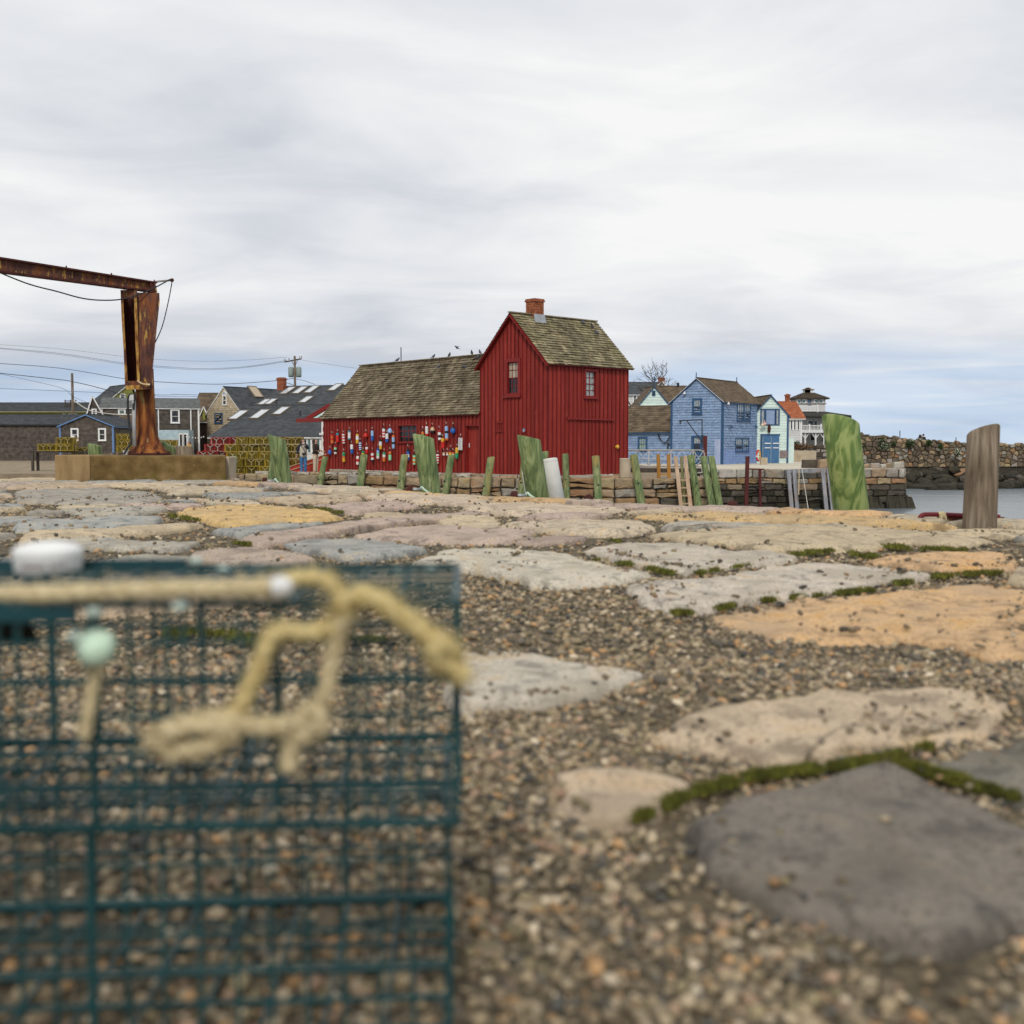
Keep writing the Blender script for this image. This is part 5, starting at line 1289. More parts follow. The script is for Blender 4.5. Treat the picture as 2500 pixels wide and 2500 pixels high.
for x0, x1, y1, lab in ((1951, 1950, 1208, 'short brown line hanging on the quay wall beside the timber fender'), (1958, 1975, 1254, 'pale mooring line slanting down the quay wall')):
    mb = MB(); mb.tube([at(x0, 1146, 62.6), at(lerp(x0, x1, .5), lerp(1146, y1, .5), 62.3), at(x1, y1, 61.8)], .022, 5); tag(mb.build('mooring_line', ROPE_T if x0 < 1955 else ROPE_W), lab, 'rope')
# ---------------------------------------------------------------- small things on the near lip
b, t_ = at(1358, 1234, 12.42), at(1338, 1122, 12.5)
wp = empty('white_sleeve', b, 0, 'white plastic piling sleeve leaning beside the big green piling', 'plastic sleeve'); d = t_ - b; r0 = sz(23, 12.45); ln_ = d.length
mb = MB(); mb.lathe([(r0, -ln_ * .3), (r0, ln_ - .012), (r0 * .985, ln_ - .003), (r0 * .96, ln_), (r0 * .9, ln_), (r0 * .88, ln_ - .02), (r0 * .87, ln_ - .3)], 40, (0, 0, 0), axis=d); mb.build('tube', plain('scuffed_white_plastic', (.66, .65, .61), rough=.4, var=.06, scale=5), wp, True)
mb = MB(); mb.lathe([(r0 * 1.006, ln_ * .93), (r0 * 1.006, ln_ * .94)], 40, (0, 0, 0), axis=d); mb.build('seam', plain('foam_edge', (.50, .48, .43)), wp, True)
b, t_ = at(1288, 1228, 12.35), at(1276, 1150, 12.4)
mb = MB(); mb.tube([b + (b - t_) * .1, t_], .012, 6); tag(mb.build('thin_white_rod', WHITE), 'thin white rod leaning behind the big green piling', 'rod')
def ring_bar(px0, px1, Y_, lab):
    a, b = at(*px0, Y_), at(*px1, Y_); a.z = max(a.z, .06); b.z = max(b.z, .06); o = empty('mooring_bar', a, 0, lab, 'mooring bar', 'iron mooring bars on the pier lip'); d = b - a
    mb = MB(); mb.tube([(0, 0, 0), d * .9], .022, 8); mb.build('bar', plain('galvanised_iron', (.28, .30, .31), rough=.45, metal=.5), o, True)
    mb = MB(); mb.tube(smooth_line([d * .85, d + Vector((0, 0, .03)), d * 1.1 + Vector((.02, -.05, .0)), d * 1.25 + Vector((.1, -.25, -.05)), d * 1.4 + Vector((.2, -.35, -.08))]), .014, 6); mb.build('rope', plain('mint_rope', (.42, .55, .45), rough=.9), o, True)
    mb = MB(); mb.lathe([(.03, -.07), (.045, 0), (.03, .05)], 8, d * .02); mb.build('foot', RUST_DARK, o, True)
ring_bar((646, 1178), (672, 1176), 16.6, 'grey mooring bar with rope at the foot of the piling near the visitors')
ring_bar((1000, 1203), (1030, 1197), 13.5, 'grey mooring bar with pale rope at the foot of the wing window piling')
ring_bar((1255, 1228), (1288, 1222), 11.9, 'grey mooring bar at the foot of the piling beside the white panel')
# rusty shackle and eye bolt
p = at(1437, 1223, 11.35); o = empty('rusty_shackle', p, 0, 'rusty pulley sheave with a pin on the pier lip', 'pulley')
mb = MB(); mb.lathe([(.0, -.025), (.044, -.025), (.047, -.015), (.036, 0), (.047, .015), (.044, .025), (0, .025)], 16, (0, 0, .02), axis=(.25, -1, .1)); mb.build('sheave', RUST_DARK, o, True)
mb = MB(); mb.lathe([(.014, -.04), (.014, .04)], 8, (0, 0, .02), axis=(.25, -1, .1)); mb.bar((0, -.045, .02), (.07, -.06, -.02), .014, .014); mb.build('pin', RUST, o)
p = at(1783, 1247, 10.35); o = empty('iron_eye_bolt', p, 0, 'rusty rounded iron eye bolt lying on the coping', 'eye bolt')
mb = MB(); mb.lathe([(.0, -.05), (.04, -.04), (.055, 0), (.04, .035), (0, .05)], 10, (.02, 0, .05)); mb.tube([(-.09, 0, .01), (-.04, 0, .03), (.0, 0, .04)], .025, 8); mb.build('eye', RUST_DARK, o, True)
# dark red pipe rail at the edge
Yp = 8.6
pr = empty('red_pipe_rail', at(2300, 1268, Yp), 0, 'dark red bent pipe rail with a rope lashing on the pier edge', 'rail'); PO = pr.location.copy()
mb = MB(); mb.tube(smooth_line([at(x, y, Yp) - PO for x, y in ((2244, 1290), (2245, 1268), (2252, 1258), (2266, 1256), (2310, 1257), (2380, 1260), (2440, 1262))], 5), .019, 10); mb.build('pipe', mat('dark_red_pipe', [(.3, (.10, .006, .012)), (.7, (.17, .012, .018))], scale=12, rough=.5), pr, True)
mb = MB(); mb.bar(at(2312, 1270, Yp + .02) - PO, at(2450, 1270, Yp + .02) - PO, .03, .05); mb.build('angle_iron', RUST, pr)
mb = MB(); q = at(2299, 1259, Yp) - PO
for i in range(4): mb.tube([q + Vector((.012 * i - .02 + .0, .026 * math.cos(a * .785), .026 * math.sin(a * .785))) for a in range(8)], .009, 5, closed=True)
mb.tube([q + Vector((-.01, -.03, 0)), q + Vector((-.02, -.035, -.07))], .008, 5); mb.tube([q + Vector((.02, -.03, 0)), q + Vector((.025, -.035, -.06))], .008, 5); mb.build('lashing', ROPE_T, pr, True)
# ================================================================ HOUSES: shared builder
def gable_house(name, label, loc, ang, W, D, eave, ridge, axis, wallm, roofm, trim, ov=.2, wall='shingle', faces=('F',), roofs=None, z0=0.0, sh=.16, rsh=.15, cat='house', wsw=.16, rsw=.3, corner=True, group=None, rth=.018):
    """Local frame: x right along the front wall (y=0), y away. axis 'x': ridge along x; 'y': gables at front and back."""
    H = Frame(name, label, cat, loc, ang, group); E_ = H.e
    H.F = H.face((0, 0, 0), (1, 0, 0), (0, -1, 0)); H.L = H.face((0, D, 0), (0, -1, 0), (-1, 0, 0)); H.R = H.face((W, 0, 0), (0, 1, 0), (1, 0, 0))
    mb = MB()
    if axis == 'x': rv = [(0, D / 2, ridge), (W, D / 2, ridge)]; fs = [(0, 1, 5, 4), (1, 2, 6, 9, 5), (2, 3, 7, 6), (3, 0, 4, 8, 7), (4, 5, 9, 8), (6, 7, 8, 9)]
    else: rv = [(W / 2, 0, ridge), (W / 2, D, ridge)]; fs = [(0, 1, 5, 8, 4), (1, 2, 6, 5), (2, 3, 7, 9, 6), (3, 0, 4, 7), (4, 8, 9, 7), (5, 6, 9, 8)]
    mb.add([(0, 0, z0), (W, 0, z0), (W, D, z0), (0, D, z0), (0, 0, eave), (W, 0, eave), (W, D, eave), (0, D, eave)] + rv, fs)
    if wall in ('shingle', 'clap'): mb.cc = .7
    wl = mb.build('wall', wallm, E_); mb.cc = None
    # siding
    half = (D if axis == 'x' else W) / 2; sl = (ridge - eave) / half
    for f in faces:
        fc = getattr(H, f); Wf = W if f == 'F' else D
        gab = (axis == 'x' and f in 'LR') or (axis == 'y' and f == 'F')
        top = ridge if gab else eave
        def clip(b, Wf=Wf, gab=gab):
            z = z0 + b
            if not gab or z <= eave: return (0, Wf)
            k_ = (z - eave) / (ridge - eave); return (Wf / 2 * k_, Wf - Wf / 2 * k_)
        mb = MB()
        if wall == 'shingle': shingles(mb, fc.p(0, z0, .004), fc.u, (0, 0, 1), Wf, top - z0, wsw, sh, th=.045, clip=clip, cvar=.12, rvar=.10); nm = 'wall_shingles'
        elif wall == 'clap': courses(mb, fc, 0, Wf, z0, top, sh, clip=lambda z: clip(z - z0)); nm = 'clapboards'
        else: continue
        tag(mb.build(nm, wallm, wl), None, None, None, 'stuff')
        if corner:
            mb = MB(); fc.box(mb, -.05, .09, z0, eave - .02, -.02, .062); fc.box(mb, Wf - .09, Wf + .05, z0, eave - .02, -.02, .062); mb.build('corner_board', trim, wl)
    # roof
    th = .10; mb = MB(); de = ov * sl; planes = []
    if axis == 'x':
        for s in (0, 1):
            y0 = -ov if s == 0 else D + ov
            q = [Vector((-ov, y0, eave - de)), Vector((W + ov, y0, eave - de)), Vector((W + ov, D / 2, ridge)), Vector((-ov, D / 2, ridge))]
            mb.hexa([p - Vector((0, 0, th - .05)) for p in q] + [p + Vector((0, 0, .05)) for p in q]); planes.append(q)
    else:
        for s in (0, 1):
            x0 = -ov if s == 0 else W + ov
            q = [Vector((x0, D + ov, eave - de)), Vector((x0, -ov, eave - de)), Vector((W / 2, -ov, ridge)), Vector((W / 2, D + ov, ridge))]
            if s: q = [q[1], q[0], q[3], q[2]]
            mb.hexa([p - Vector((0, 0, th - .05)) for p in q] + [p + Vector((0, 0, .05)) for p in q]); planes.append(q)
    H.roof = mb.build('roof', trim, E_); H.planes = planes
    mb = MB()
    for i in (roofs if roofs is not None else (0,)):
        mb.cc = .6; mb.quad(*[p + Vector((0, 0, .053)) for p in planes[i]])
        q = planes[i]; up = Vector((0, 0, .055)); v = q[3] - q[0]
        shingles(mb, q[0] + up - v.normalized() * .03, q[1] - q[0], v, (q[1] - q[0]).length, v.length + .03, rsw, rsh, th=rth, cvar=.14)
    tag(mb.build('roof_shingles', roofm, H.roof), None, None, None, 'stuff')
    mb = MB(); a, b = planes[0][3], planes[0][2]; mb.bar(a + Vector((0, 0, .07)), b + Vector((0, 0, .07)), .16, .05); mb.build('ridge_cap', roofm, H.roof)
    H.sl = sl; return H
def skylight(H, i, px, py, w_, h_, glass, nm='skylight'):
    """Roof window on roof plane i of house H whose centre is seen at px, py."""
    q = H.planes[i]; u = (q[1] - q[0]).normalized(); v = (q[3] - q[0]).normalized(); n = u.cross(v)
    c = H.inv @ CAM; r = H.inv.to_3x3() @ ray(px, py); t_ = (q[0] - c).dot(n) / r.dot(n); p = c + r * t_
    mb = MB()
    def bx(a0, a1, b0, b1, d0, d1): mb.hexa([p + u * a + v * b + n * d for d in (d0, d1) for a, b in ((a0, b0), (a1, b0), (a1, b1), (a0, b1))])
    e = .07
    bx(-w_ / 2, w_ / 2, -h_ / 2, -h_ / 2 + e, .0, .2); bx(-w_ / 2, w_ / 2, h_ / 2 - e, h_ / 2, .0, .2); bx(-w_ / 2, -w_ / 2 + e, -h_ / 2 + e, h_ / 2 - e, 0, .198); bx(w_ / 2 - e, w_ / 2, -h_ / 2 + e, h_ / 2 - e, 0, .198)
    s = mb.build(nm, plain('skylight_frame', (.16, .13, .10), rough=.6), H.roof)
    mb = MB(); mb.quad(*[p + u * a + v * b + n * .17 for a, b in ((-w_ / 2 + e, -h_ / 2 + e), (w_ / 2 - e, -h_ / 2 + e), (w_ / 2 - e, h_ / 2 - e), (-w_ / 2 + e, h_ / 2 - e))]); mb.build('pane', glass, s)
SKYGL = plain('skylight_glass', (.50, .53, .56), rough=.12, spec=.8, var=.04, bump=0)
def win(H, f, x0, y0, x1, y1, cas, sash, glass=GLASS, nx=1, ny=2, **k):
    fc = getattr(H, f); u0, u1, z0_, z1_ = fc.rect(x0, y0, x1, y1); k.setdefault('gd', .035); k.setdefault('proud', .07)
    return window(H.e, fc, u0, u1, z0_, z1_, cas, sash, glass, nx, ny, **k)
def chimney(H, p, w_, d_, h0, h1, m=BRICK):
    mb = MB(); x, y = p
    n = max(2, int((h1 - h0) / .13))
    for i in range(n):
        a, b = lerp(h0, h1, i / n), lerp(h0, h1, (i + 1) / n); mb.cc = random.uniform(.75, 1.15); e = .006 * (i % 2); mb.box(x - w_ / 2 + e, x + w_ / 2 - e, y - d_ / 2 + e, y + d_ / 2 - e, a, b - .008)
    mb.cc = .9; mb.box(x - w_ / 2 - .05, x + w_ / 2 + .05, y - d_ / 2 - .05, y + d_ / 2 + .05, h1 - .16, h1 - .03); mb.cc = .7; mb.box(x - w_ / 2 + .05, x + w_ / 2 - .05, y - d_ / 2 + .05, y + d_ / 2 - .05, h0, h1 + .05)
    return mb.build('chimney', m, H.e)
# ================================================================ BLUE HOUSE
YB = 78.0; zbq = -.85
C0 = at(1763, 1134, YB); r_ = R(55)
Wg = sz(120, YB) / math.sin(r_) * .94; Ls = sz(95, YB) / math.cos(r_) * 1.42
eave_b = sz(157, YB) - .05; ridge_b = eave_b + sz(53, YB) * 1.05
BH = gable_house('blue_house', 'blue shingled two storey house with navy trim on the quay', (C0.x, C0.y, zbq), r_, Ls, Wg, eave_b, ridge_b, 'x', BLUE_SH, BROWN_SH, NAVY, ov=.16, faces=('F', 'L'), sh=.185, wsw=.22, rsh=.17)
# lower band of vertical boards on the right-hand wall
u0, u1, z0_, z1_ = BH.F.rect(1764, 1097, 1858, 1134)
n = 16
for i in range(n):
    a, b = lerp(.1, Ls - .1, i / n), lerp(.1, Ls - .1, (i + 1) / n); mb = MB(); mb.cc = random.uniform(.95, 1.1); BH.F.box(mb, a + .006, b - .006, .0, z1_, .0, .035 + random.uniform(0, .004)); mb.build('board', BLUE_BOARD, BH.e)
# white rake edges
mb = MB()
for y in (-.16, Wg + .16):
    mb.bar((-.17, y, eave_b - .16 * BH.sl + .02), (-.17, Wg / 2, ridge_b + .02), .02, .05, up=(1, 0, 0))
mb.build('rake_edge', WHITE, BH.roof)
for x0, y0, x1, y1 in ((1799, 985, 1814, 1026), (1816, 985, 1830, 1026), (1795, 1071, 1810, 1101), (1812, 1071, 1826, 1101)):
    win(BH, 'F', x0, y0, x1, y1, NAVY, NAVY, GLASS_LT, 3, 2, cw=.08, low=GLASS)
win(BH, 'L', 1694, 976, 1711, 1009, NAVY, NAVY, GLASS_LT, 3, 2, cw=.11, low=GLASS)
win(BH, 'L', 1695, 1068, 1712, 1098, NAVY, NAVY, GLASS_LT, 3, 2, cw=.08, low=GLASS, sill=False, gd=.085, proud=.13)
mb = MB(); a = BH.L.rect(1688, 1062, 1718, 1134); BH.L.box(mb, a[0], a[1], .02, a[3], .0, .05); mb.build('door', NAVY, BH.e)
mb = MB(); a = BH.L.rect(1746, 1072, 1760, 1134); BH.L.box(mb, a[0], a[1], .0, a[3], .03, .12); 
for i in range(4): BH.L.box(mb, lerp(a[0], a[1], i / 4) + .01, lerp(a[0], a[1], (i + 1) / 4) - .01, .02, a[3] - .03, .12, .14)
mb.build('cupboard_door', mat('faded_blue_board', [(.35, (.26, .34, .55)), (.65, (.40, .46, .60))], scale=4, stretch=(3, 3, .3)), BH.e)
for x in (1703, 1802):
    p = BH.local(at(x, 930, YB + (2 if x > 1750 else 1))); mb = MB(); px_ = -.16 if x < 1750 else Ls + .1; mb.tube([(px_, Wg / 2, ridge_b), (px_, Wg / 2, ridge_b + .42)], .035, 6); mb.build('finial', NAVY, BH.roof)
def lamp(H, fc, px, py, nm='wall_lamp', m=WHITE):
    u_, z_ = fc.px(px, py); mb = MB(); mb.lathe([(.02, .16), (.05, .12), (.11, .0), (.10, -.02), (.0, -.02)], 10, fc.p(u_, z_, .2)); mb.tube([fc.p(u_, z_ + .16, .02), fc.p(u_, z_ + .2, .12), fc.p(u_, z_ + .14, .2)], .02, 5); return mb.build(nm, m, H.e, True)
lamp(BH, BH.L, 1674, 962); lamp(BH, BH.F, 1772, 987)
for x in (1780, 1841): lamp(BH, BH.F, x, 1044, m=NAVY)
# low wing of the blue house
fl = BH.face((0, Wg, 0), (0, 1, 0), (-1, 0, 0))
ew = BH.L.px(1600, 1053)[1]; yl = BH.face((.35, 0, 0), (0, -1, 0), (-1, 0, 0)); ul = -yl.px(1500, 1090)[0]
rw = BH.face((2.6, 0, 0), (0, -1, 0), (-1, 0, 0)).px(1590, 990)[1]
mb = MB(); mb.cc = .7; mb.add([(.35, Wg, 0), (.35, ul, 0), (4.9, ul, 0), (4.9, Wg, 0), (.35, Wg, ew), (.35, ul, ew), (4.9, ul, ew), (4.9, Wg, ew), (2.6, Wg, rw), (2.6, ul, rw)], [(0, 1, 5, 4), (1, 2, 6, 9, 5), (2, 3, 7, 6), (3, 0, 4, 8, 7), (4, 5, 9, 8), (6, 7, 8, 9)])
mb.cc = None; wgw = mb.build('wing_wall', BLUE_SH, BH.e)
FWG = BH.face((.35, ul, 0), (0, -1, 0), (-1, 0, 0))
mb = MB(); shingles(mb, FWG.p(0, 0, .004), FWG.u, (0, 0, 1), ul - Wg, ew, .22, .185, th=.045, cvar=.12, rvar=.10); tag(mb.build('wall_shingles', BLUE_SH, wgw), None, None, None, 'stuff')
mb = MB(); o = Vector((.15, ul + .1, ew - .1)); v = Vector((2.6 - .15, 0, rw - ew + .1)); q = [o, o + Vector((0, -(ul - Wg + .1), 0))]
mb.hexa([p - Vector((0, 0, .08)) for p in (q[0], q[1], q[1] + v, q[0] + v)] + [q[0], q[1], q[1] + v, q[0] + v]); wr = mb.build('wing_roof', NAVY, BH.e)
mb = MB(); shingles(mb, o + Vector((0, 0, .01)), (0, -1, 0), v, ul - Wg + .1, v.length, .5, .22, th=.03, cvar=.3); tag(mb.build('roof_shingles', BROWN_SH, wr), None, None, None, 'stuff')
a = FWG.rect(1561, 1070, 1578, 1098)
window(BH.e, FWG, a[0], a[1], a[2], a[3], NAVY, NAVY, plain('pale_green_glass', (.28, .36, .25), rough=.1, spec=.8, var=.4, scale=12), 3, 2, cw=.11, proud=.07, gd=.035)
mb = MB()
for k_ in range(3):
    b0 = FWG.px(1640, 1062); mb.tube(smooth_line([FWG.p(*FWG.px(x + k_ * 2, y + k_), .1 + .03 * k_) for x, y in ((1606, 1058), (1614, 1075), (1625, 1080), (1636, 1066), (1646, 1060), (1650, 1075), (1641, 1086), (1632, 1082), (1630, 1096))]), .018, 5)
mb.build('hanging_cable', BLACK, BH.e, True)
# life ring on the corner
q_ = BH.F.px(1850, 1112); p = BH.mx @ BH.F.p(q_[0], q_[1], .05); lr = empty('life_ring', p, R(34), 'red life ring with white bands and yellow rope on the blue house', 'life ring')
mb = MB(); n = 24; Rr, rr = .36, .085
for i in range(n):
    a0, a1 = 2 * math.pi * i / n, 2 * math.pi * (i + 1) / n; mb.mi = 1 if i % 6 == 0 else 0
    mb.tube([(Rr * math.cos(a), -.1, Rr * 1.12 * math.sin(a)) for a in (a0, a1)], rr, 8, cap=False)
mb.build('ring', [plain('life_ring_red', (.62, .035, .012), rough=.5), WHITE], lr, True)
mb = MB()
for i in range(7): mb.tube(smooth_line([(-.08 + .03 * i + .02 * math.sin(i), -.22, .42), (-.12 + .04 * i, -.24, .1), (-.1 + .035 * i, -.24, -.25), (-.03 + .01 * i, -.2, -.4)]), .018, 5)
mb.build('rope_coil', plain('orange_yellow_rope', (.70, .38, .03), rough=.8), lr, True)
# concrete slab beside the doors
a, b = at(1857, 1139, YB - 1.2), at(1874, 1117, YB - 1.2); mb = MB(); mb.box(0, b.x - a.x, 0, .25, 0, b.z - zbq); tag(mb.build('concrete_slab', CONCRETE_LT, None, False, (a.x, a.y, zbq)), 'pale concrete slab standing in front of the blue double doors', 'slab')
# ================================================================ MINT BUILDING (gable to the viewer, behind the blue house)
YM = 83.0
mx0, mx1 = at(1836, 1134, YM).x, at(1924, 1134, YM).x
MH = gable_house('mint_boathouse', 'mint clapboard boathouse with big blue double doors', (mx0, YM, zbq), R(4), mx1 - mx0, 7, at(1900, 1014, YM).z - zbq, at(1881, 966, YM).z - zbq, 'y', MINT, BROWN_SH, NAVY, ov=.15, wall='clap', sh=.2, faces=('F',), roofs=(0, 1), cat='building')
a = MH.F.rect(1862, 1064, 1902, 1133)
for i in range(2):
    mb = MB(); u0, u1 = lerp(a[0], a[1], i / 2) + .02, lerp(a[0], a[1], (i + 1) / 2) - .02; MH.F.box(mb, u0, u1, .0, a[3], .0, .07); dd = mb.build('door', plain('blue_door_paint', (.05, .14, .28), rough=.6), MH.e)
    mb = MB(); MH.F.box(mb, u0 + .1, u1 - .04, 1.45, 1.53, .07, .12); MH.F.box(mb, u0 + .1, u1 - .04, 1.12, 1.19, .07, .12); mb.build('bar', WHITE, dd)
mb = MB(); MH.F.box(mb, a[0] - .2, a[0] - .02, 0, a[3] + .1, 0, .06); MH.F.box(mb, a[0] - .2, a[1] + .05, a[3] + .0, a[3] + .12, .0, .062); mb.build('door_frame', NAVY, MH.e)
for x0, x1, gl in ((1858, 1866, GLASS_LT), (1869, 1892, plain('blue_curtain_glass', (.22, .30, .46), rough=.15, spec=.7, var=.1)), (1894, 1901, GLASS_LT)):
    win(MH, 'F', x0, 1000, x1, 1037, NAVY, NAVY, gl, 1, 1, cw=.07, sill=False, rail=False)
a = MH.F.rect(1903, 1100, 1922, 1118); mb = MB(); MH.F.box(mb, a[0], a[1], a[2], a[3], .03, .07); mb.build('notice_board', plain('purple_grey_board', (.22, .17, .17), var=.2), MH.e)
p = at(1927, 1135, YM + .4); hw_ = at(1924, 1063, YM).z - zbq
mb = MB(); MH.R.box(mb, .2, 4, 0, hw_ - .2, 0, .55); lt = mb.build('lean_to', MINT, MH.e)
# net floats hanging by the corner of the blue house
for i, (px, py, m, lab) in enumerate(((1861, 1038, plain('cream_float', (.62, .56, .42)), 'cream ball float hanging between the blue and mint houses'), (1867, 1035, plain('pink_float', (.68, .40, .36)), 'pink ball float hanging between the blue and mint houses'))):
    mb = MB(); mb.lathe([(.0, -.13), (.09, -.1), (.13, 0), (.1, .09), (.03, .13), (.02, .3)], 10); tag(mb.build('net_float', m, None, True, at(px, py, YM - .35)), lab, 'float', 'ball floats on the boathouse wall')
p = at(1878, 1047, YM - .15); mb = MB(); mb.lathe([(.03, -.33), (.1, -.2), (.13, .05), (.09, .2), (.12, .3), (.03, .34)], 8); tag(mb.build('carved_figure', RUST_DARK, None, True, p), 'small dark carved figure hanging on the mint boathouse', 'carving')
# mint gable behind the low blue wing
YG = 97.0; g0, g1 = at(1556, 1100, YG).x, at(1637, 1100, YG).x
MG = gable_house('mint_cottage', 'mint clapboard cottage gable behind the low blue wing', (g0, YG, zbq), R(6), g1 - g0, 3.2, at(1600, 992, YG).z - zbq, at(1596, 944, YG).z - zbq, 'y', MINT, BROWN_SH, NAVY, ov=.15, wall='clap', sh=.24, faces=('F',), roofs=(0, 1))
win(MG, 'F', 1593, 955, 1598.5, 966, NAVY, NAVY, GLASS, 1, 1, cw=.05, sill=False, rail=False)
mb = MB(); mb.tube([((g1 - g0) / 2, -.1, MG.planes[0][3].z), ((g1 - g0) / 2, -.1, MG.planes[0][3].z + .9)], .06, 6); mb.build('finial', NAVY, MG.roof)
# its roof turns right: a second brown roof running along x
r0, r1 = at(1612, 1100, YG + 1.6).x, at(1690, 1100, YG + 1.6).x
RG = gable_house('brown_roofed_house', 'brown shingle roofed house joined behind the mint gable', (r0, YG + 1.7, zbq), 0, r1 - r0, 6.5, at(1640, 1000, YG + 1.7).z - zbq, at(1640, 944, YG + 5).z - zbq, 'x', MINT, BROWN_SH, NAVY, ov=.1, wall='clap', faces=('F',), sh=.24)
mb = MB(); q = at(1655, 944, YG + 5); lq = RG.local(q); mb.tube([(lq.x, 3.2, RG.planes[0][3].z - .1), (lq.x, 3.2, RG.planes[0][3].z + .35)], .12, 8); mb.build('vent_pipe', BLACK, RG.roof)
# dark roofed house with chimney farther back and the bare tree
YT = 135.0; g0, g1 = at(1500, 1000, YT).x, at(1625, 1000, YT).x
TH = gable_house('dark_roofed_house', 'house with dark roof, white gable and brick chimney behind the bare tree', (g0, YT, -.6), 0, g1 - g0, 9, at(1560, 962, YT).z + .6, at(1560, 934, YT + 4.5).z + .6, 'x', GREYWALL, DARK_SH, WHITE, ov=.3, wall='clap', faces=('F',), sh=.3, rsh=.3, rsw=.6)
c = TH.local(at(1616, 930, YT + 4)); chimney(TH, (c.x, 4.5), .75, .6, TH.planes[0][3].z - .5, at(1610, 922, YT + 4).z + .6)
gx = TH.local(at(1616, 940, YT)).x; gz0, gz1 = at(1616, 962, YT).z + .6, at(1616, 931, YT).z + .6
mb = MB(); hw_ = 1.25; mb.add([(gx - hw_, -.1, gz0), (gx + hw_, -.1, gz0), (gx, -.1, gz1 - .15), (gx - hw_, 4, gz0), (gx + hw_, 4, gz0), (gx, 4, gz1 - .15)], [(0, 1, 2), (0, 2, 5, 3), (1, 4, 5, 2)]); gb = mb.build('cross_gable', GREYWALL, TH.e)
mb = MB(); mb.bar((gx - hw_ - .2, -.3, gz0 - .2), (gx, -.3, gz1), .12, .25, up=(0, 1, 0)); mb.bar((gx + hw_ + .2, -.3, gz0 - .2), (gx, -.3, gz1), .12, .25, up=(0, 1, 0)); mb.build('rake_board', WHITE, TH.e)
for x in (1550, 1562, 1574): win(TH, 'F', x - 3, 966, x + 3, 982, WHITE, WHITE, GLASS, 1, 2, cw=.12)
def bare_tree(p, h, label, seed, lean=0.0, spread=.55):
    random.seed(seed); t_ = empty('bare_tree', p, 0, label, 'tree'); mb = MB()
    mt = MB()
    def grow(m_, a, d, l, r, lev):
        r = max(r, .016)
        pts_ = [a]; dd = d.copy()
        for i in range(4):
            dd = (dd + Vector((random.gauss(0, .13), random.gauss(0, .13), random.gauss(.03, .08)))).normalized(); pts_.append(pts_[-1] + dd * (l / 4))
        m_.tube(pts_, [lerp(r, r * .55, i / 4) for i in range(5)], 6 if lev < 2 else 4, cap=False)
        if lev >= 6: return
        for k_ in range(random.choice((2, 3, 3)) if lev < 4 else 3):
            q = pts_[random.choice((2, 3, 4, 4))]; nd = (dd + Vector((random.gauss(0, spread), random.gauss(0, spread), random.gauss(.12, .3)))).normalized()
            grow(mb, q, nd, l * random.uniform(.62, .8), r * .6, lev + 1)
    grow(mt, Vector((0, 0, -.3)), Vector((lean, 0, 1)).normalized(), h * .30, h * .030, 0)
    mt.build('trunk', TWIG, t_, True); mb.build('crown', TWIG, t_, True); random.seed(11 + seed)
    top = max(v[2] for v in mb.v); t_.scale = (h / top * 1.05, h / top * 1.05, h / top)
bare_tree(at(1558, 1106, 118) * 1.0, 10.4, 'bare leafless tree behind the corner of the red shack', 4, .0, .62)
# ================================================================ WHITE HOUSE WITH PORCH, ORANGE ROOF, LOOKOUT
YW = 98.0
def X_(px, Y): return at(px, 1083, Y).x
def Zr(py, Y): return at(1250, py, Y).z - zbq
w0, w1 = X_(1922, YW), X_(1956, YW)
OH = gable_house('orange_roofed_house', 'pale grey house with orange shingle roof and white balcony', (w0 - 2.2, YW, zbq), 0, w1 - w0 + 2.2, 6, Zr(1019, YW), Zr(982, YW + 3), 'x', GREYWALL, ORANGE_SH, WHITE, ov=.3, wall='clap', faces=('F',), sh=.22)
c = OH.local(at(1925, 985, YW + 3)); chimney(OH, (c.x, 3.4), .38, .38, OH.planes[0][3].z - .9, Zr(963, YW + 3.4))
for x in (1932, 1940, 1949): win(OH, 'F', x - 2.6, 1026, x + 2.6, 1050, WHITE, WHITE, GLASS, 1, 1, cw=.05, sill=False, rail=False)
# lookout house
YL = 106.0
l0, l1 = X_(1938, YL), X_(2075, YL)
LH = Frame('lookout_house', 'white house with hipped lookout tower and long porch behind the quay', 'house', (l0, YL, zbq), 0); le = LH.e
LH.F = LH.face((0, 0, 0), (1, 0, 0), (0, -1, 0))
mb = MB(); mb.cc = 1.0; mb.box(0, l1 - l0, .6, 8, 0, Zr(1019, YL)); mb.build('wall', GREYWALL, le)
# upper tower
FT = LH.face((X_(1944, YL) - l0, 0, 0), (1, 0, 0), (0, -1, 0)); tw = X_(2014, YL) - X_(1944, YL)
t0, t1 = X_(1944, YL) - l0, X_(2014, YL) - l0
mb = MB(); mb.cc = 1.0; mb.box(t0, t1, .1, tw * .9, Zr(1012, YL), Zr(972, YL)); tower = mb.build('tower_wall', GREYWALL, le)
mb = MB(); FT.box(mb, -.1, tw + .1, Zr(986.5, YL), Zr(984, YL), -.12, -.02); FT.box(mb, -.08, tw + .08, Zr(974.5, YL), Zr(972, YL), -.12, -.04); mb.build('trim_band', plain('taupe_trim', (.25, .22, .19)), le)
for x0, x1 in ((1947, 1956), (1958, 1967), (1989, 1998), (2000, 2009)):
    a = LH.F.rect(x0, 976, x1, 984); window(le, LH.F, a[0], a[1], a[2], a[3], WHITE, WHITE, plain('teal_glass', (.06, .16, .17), rough=.08, spec=.8), 1, 1, cw=.07, proud=-.02, gd=-.05, sill=False, rail=False)
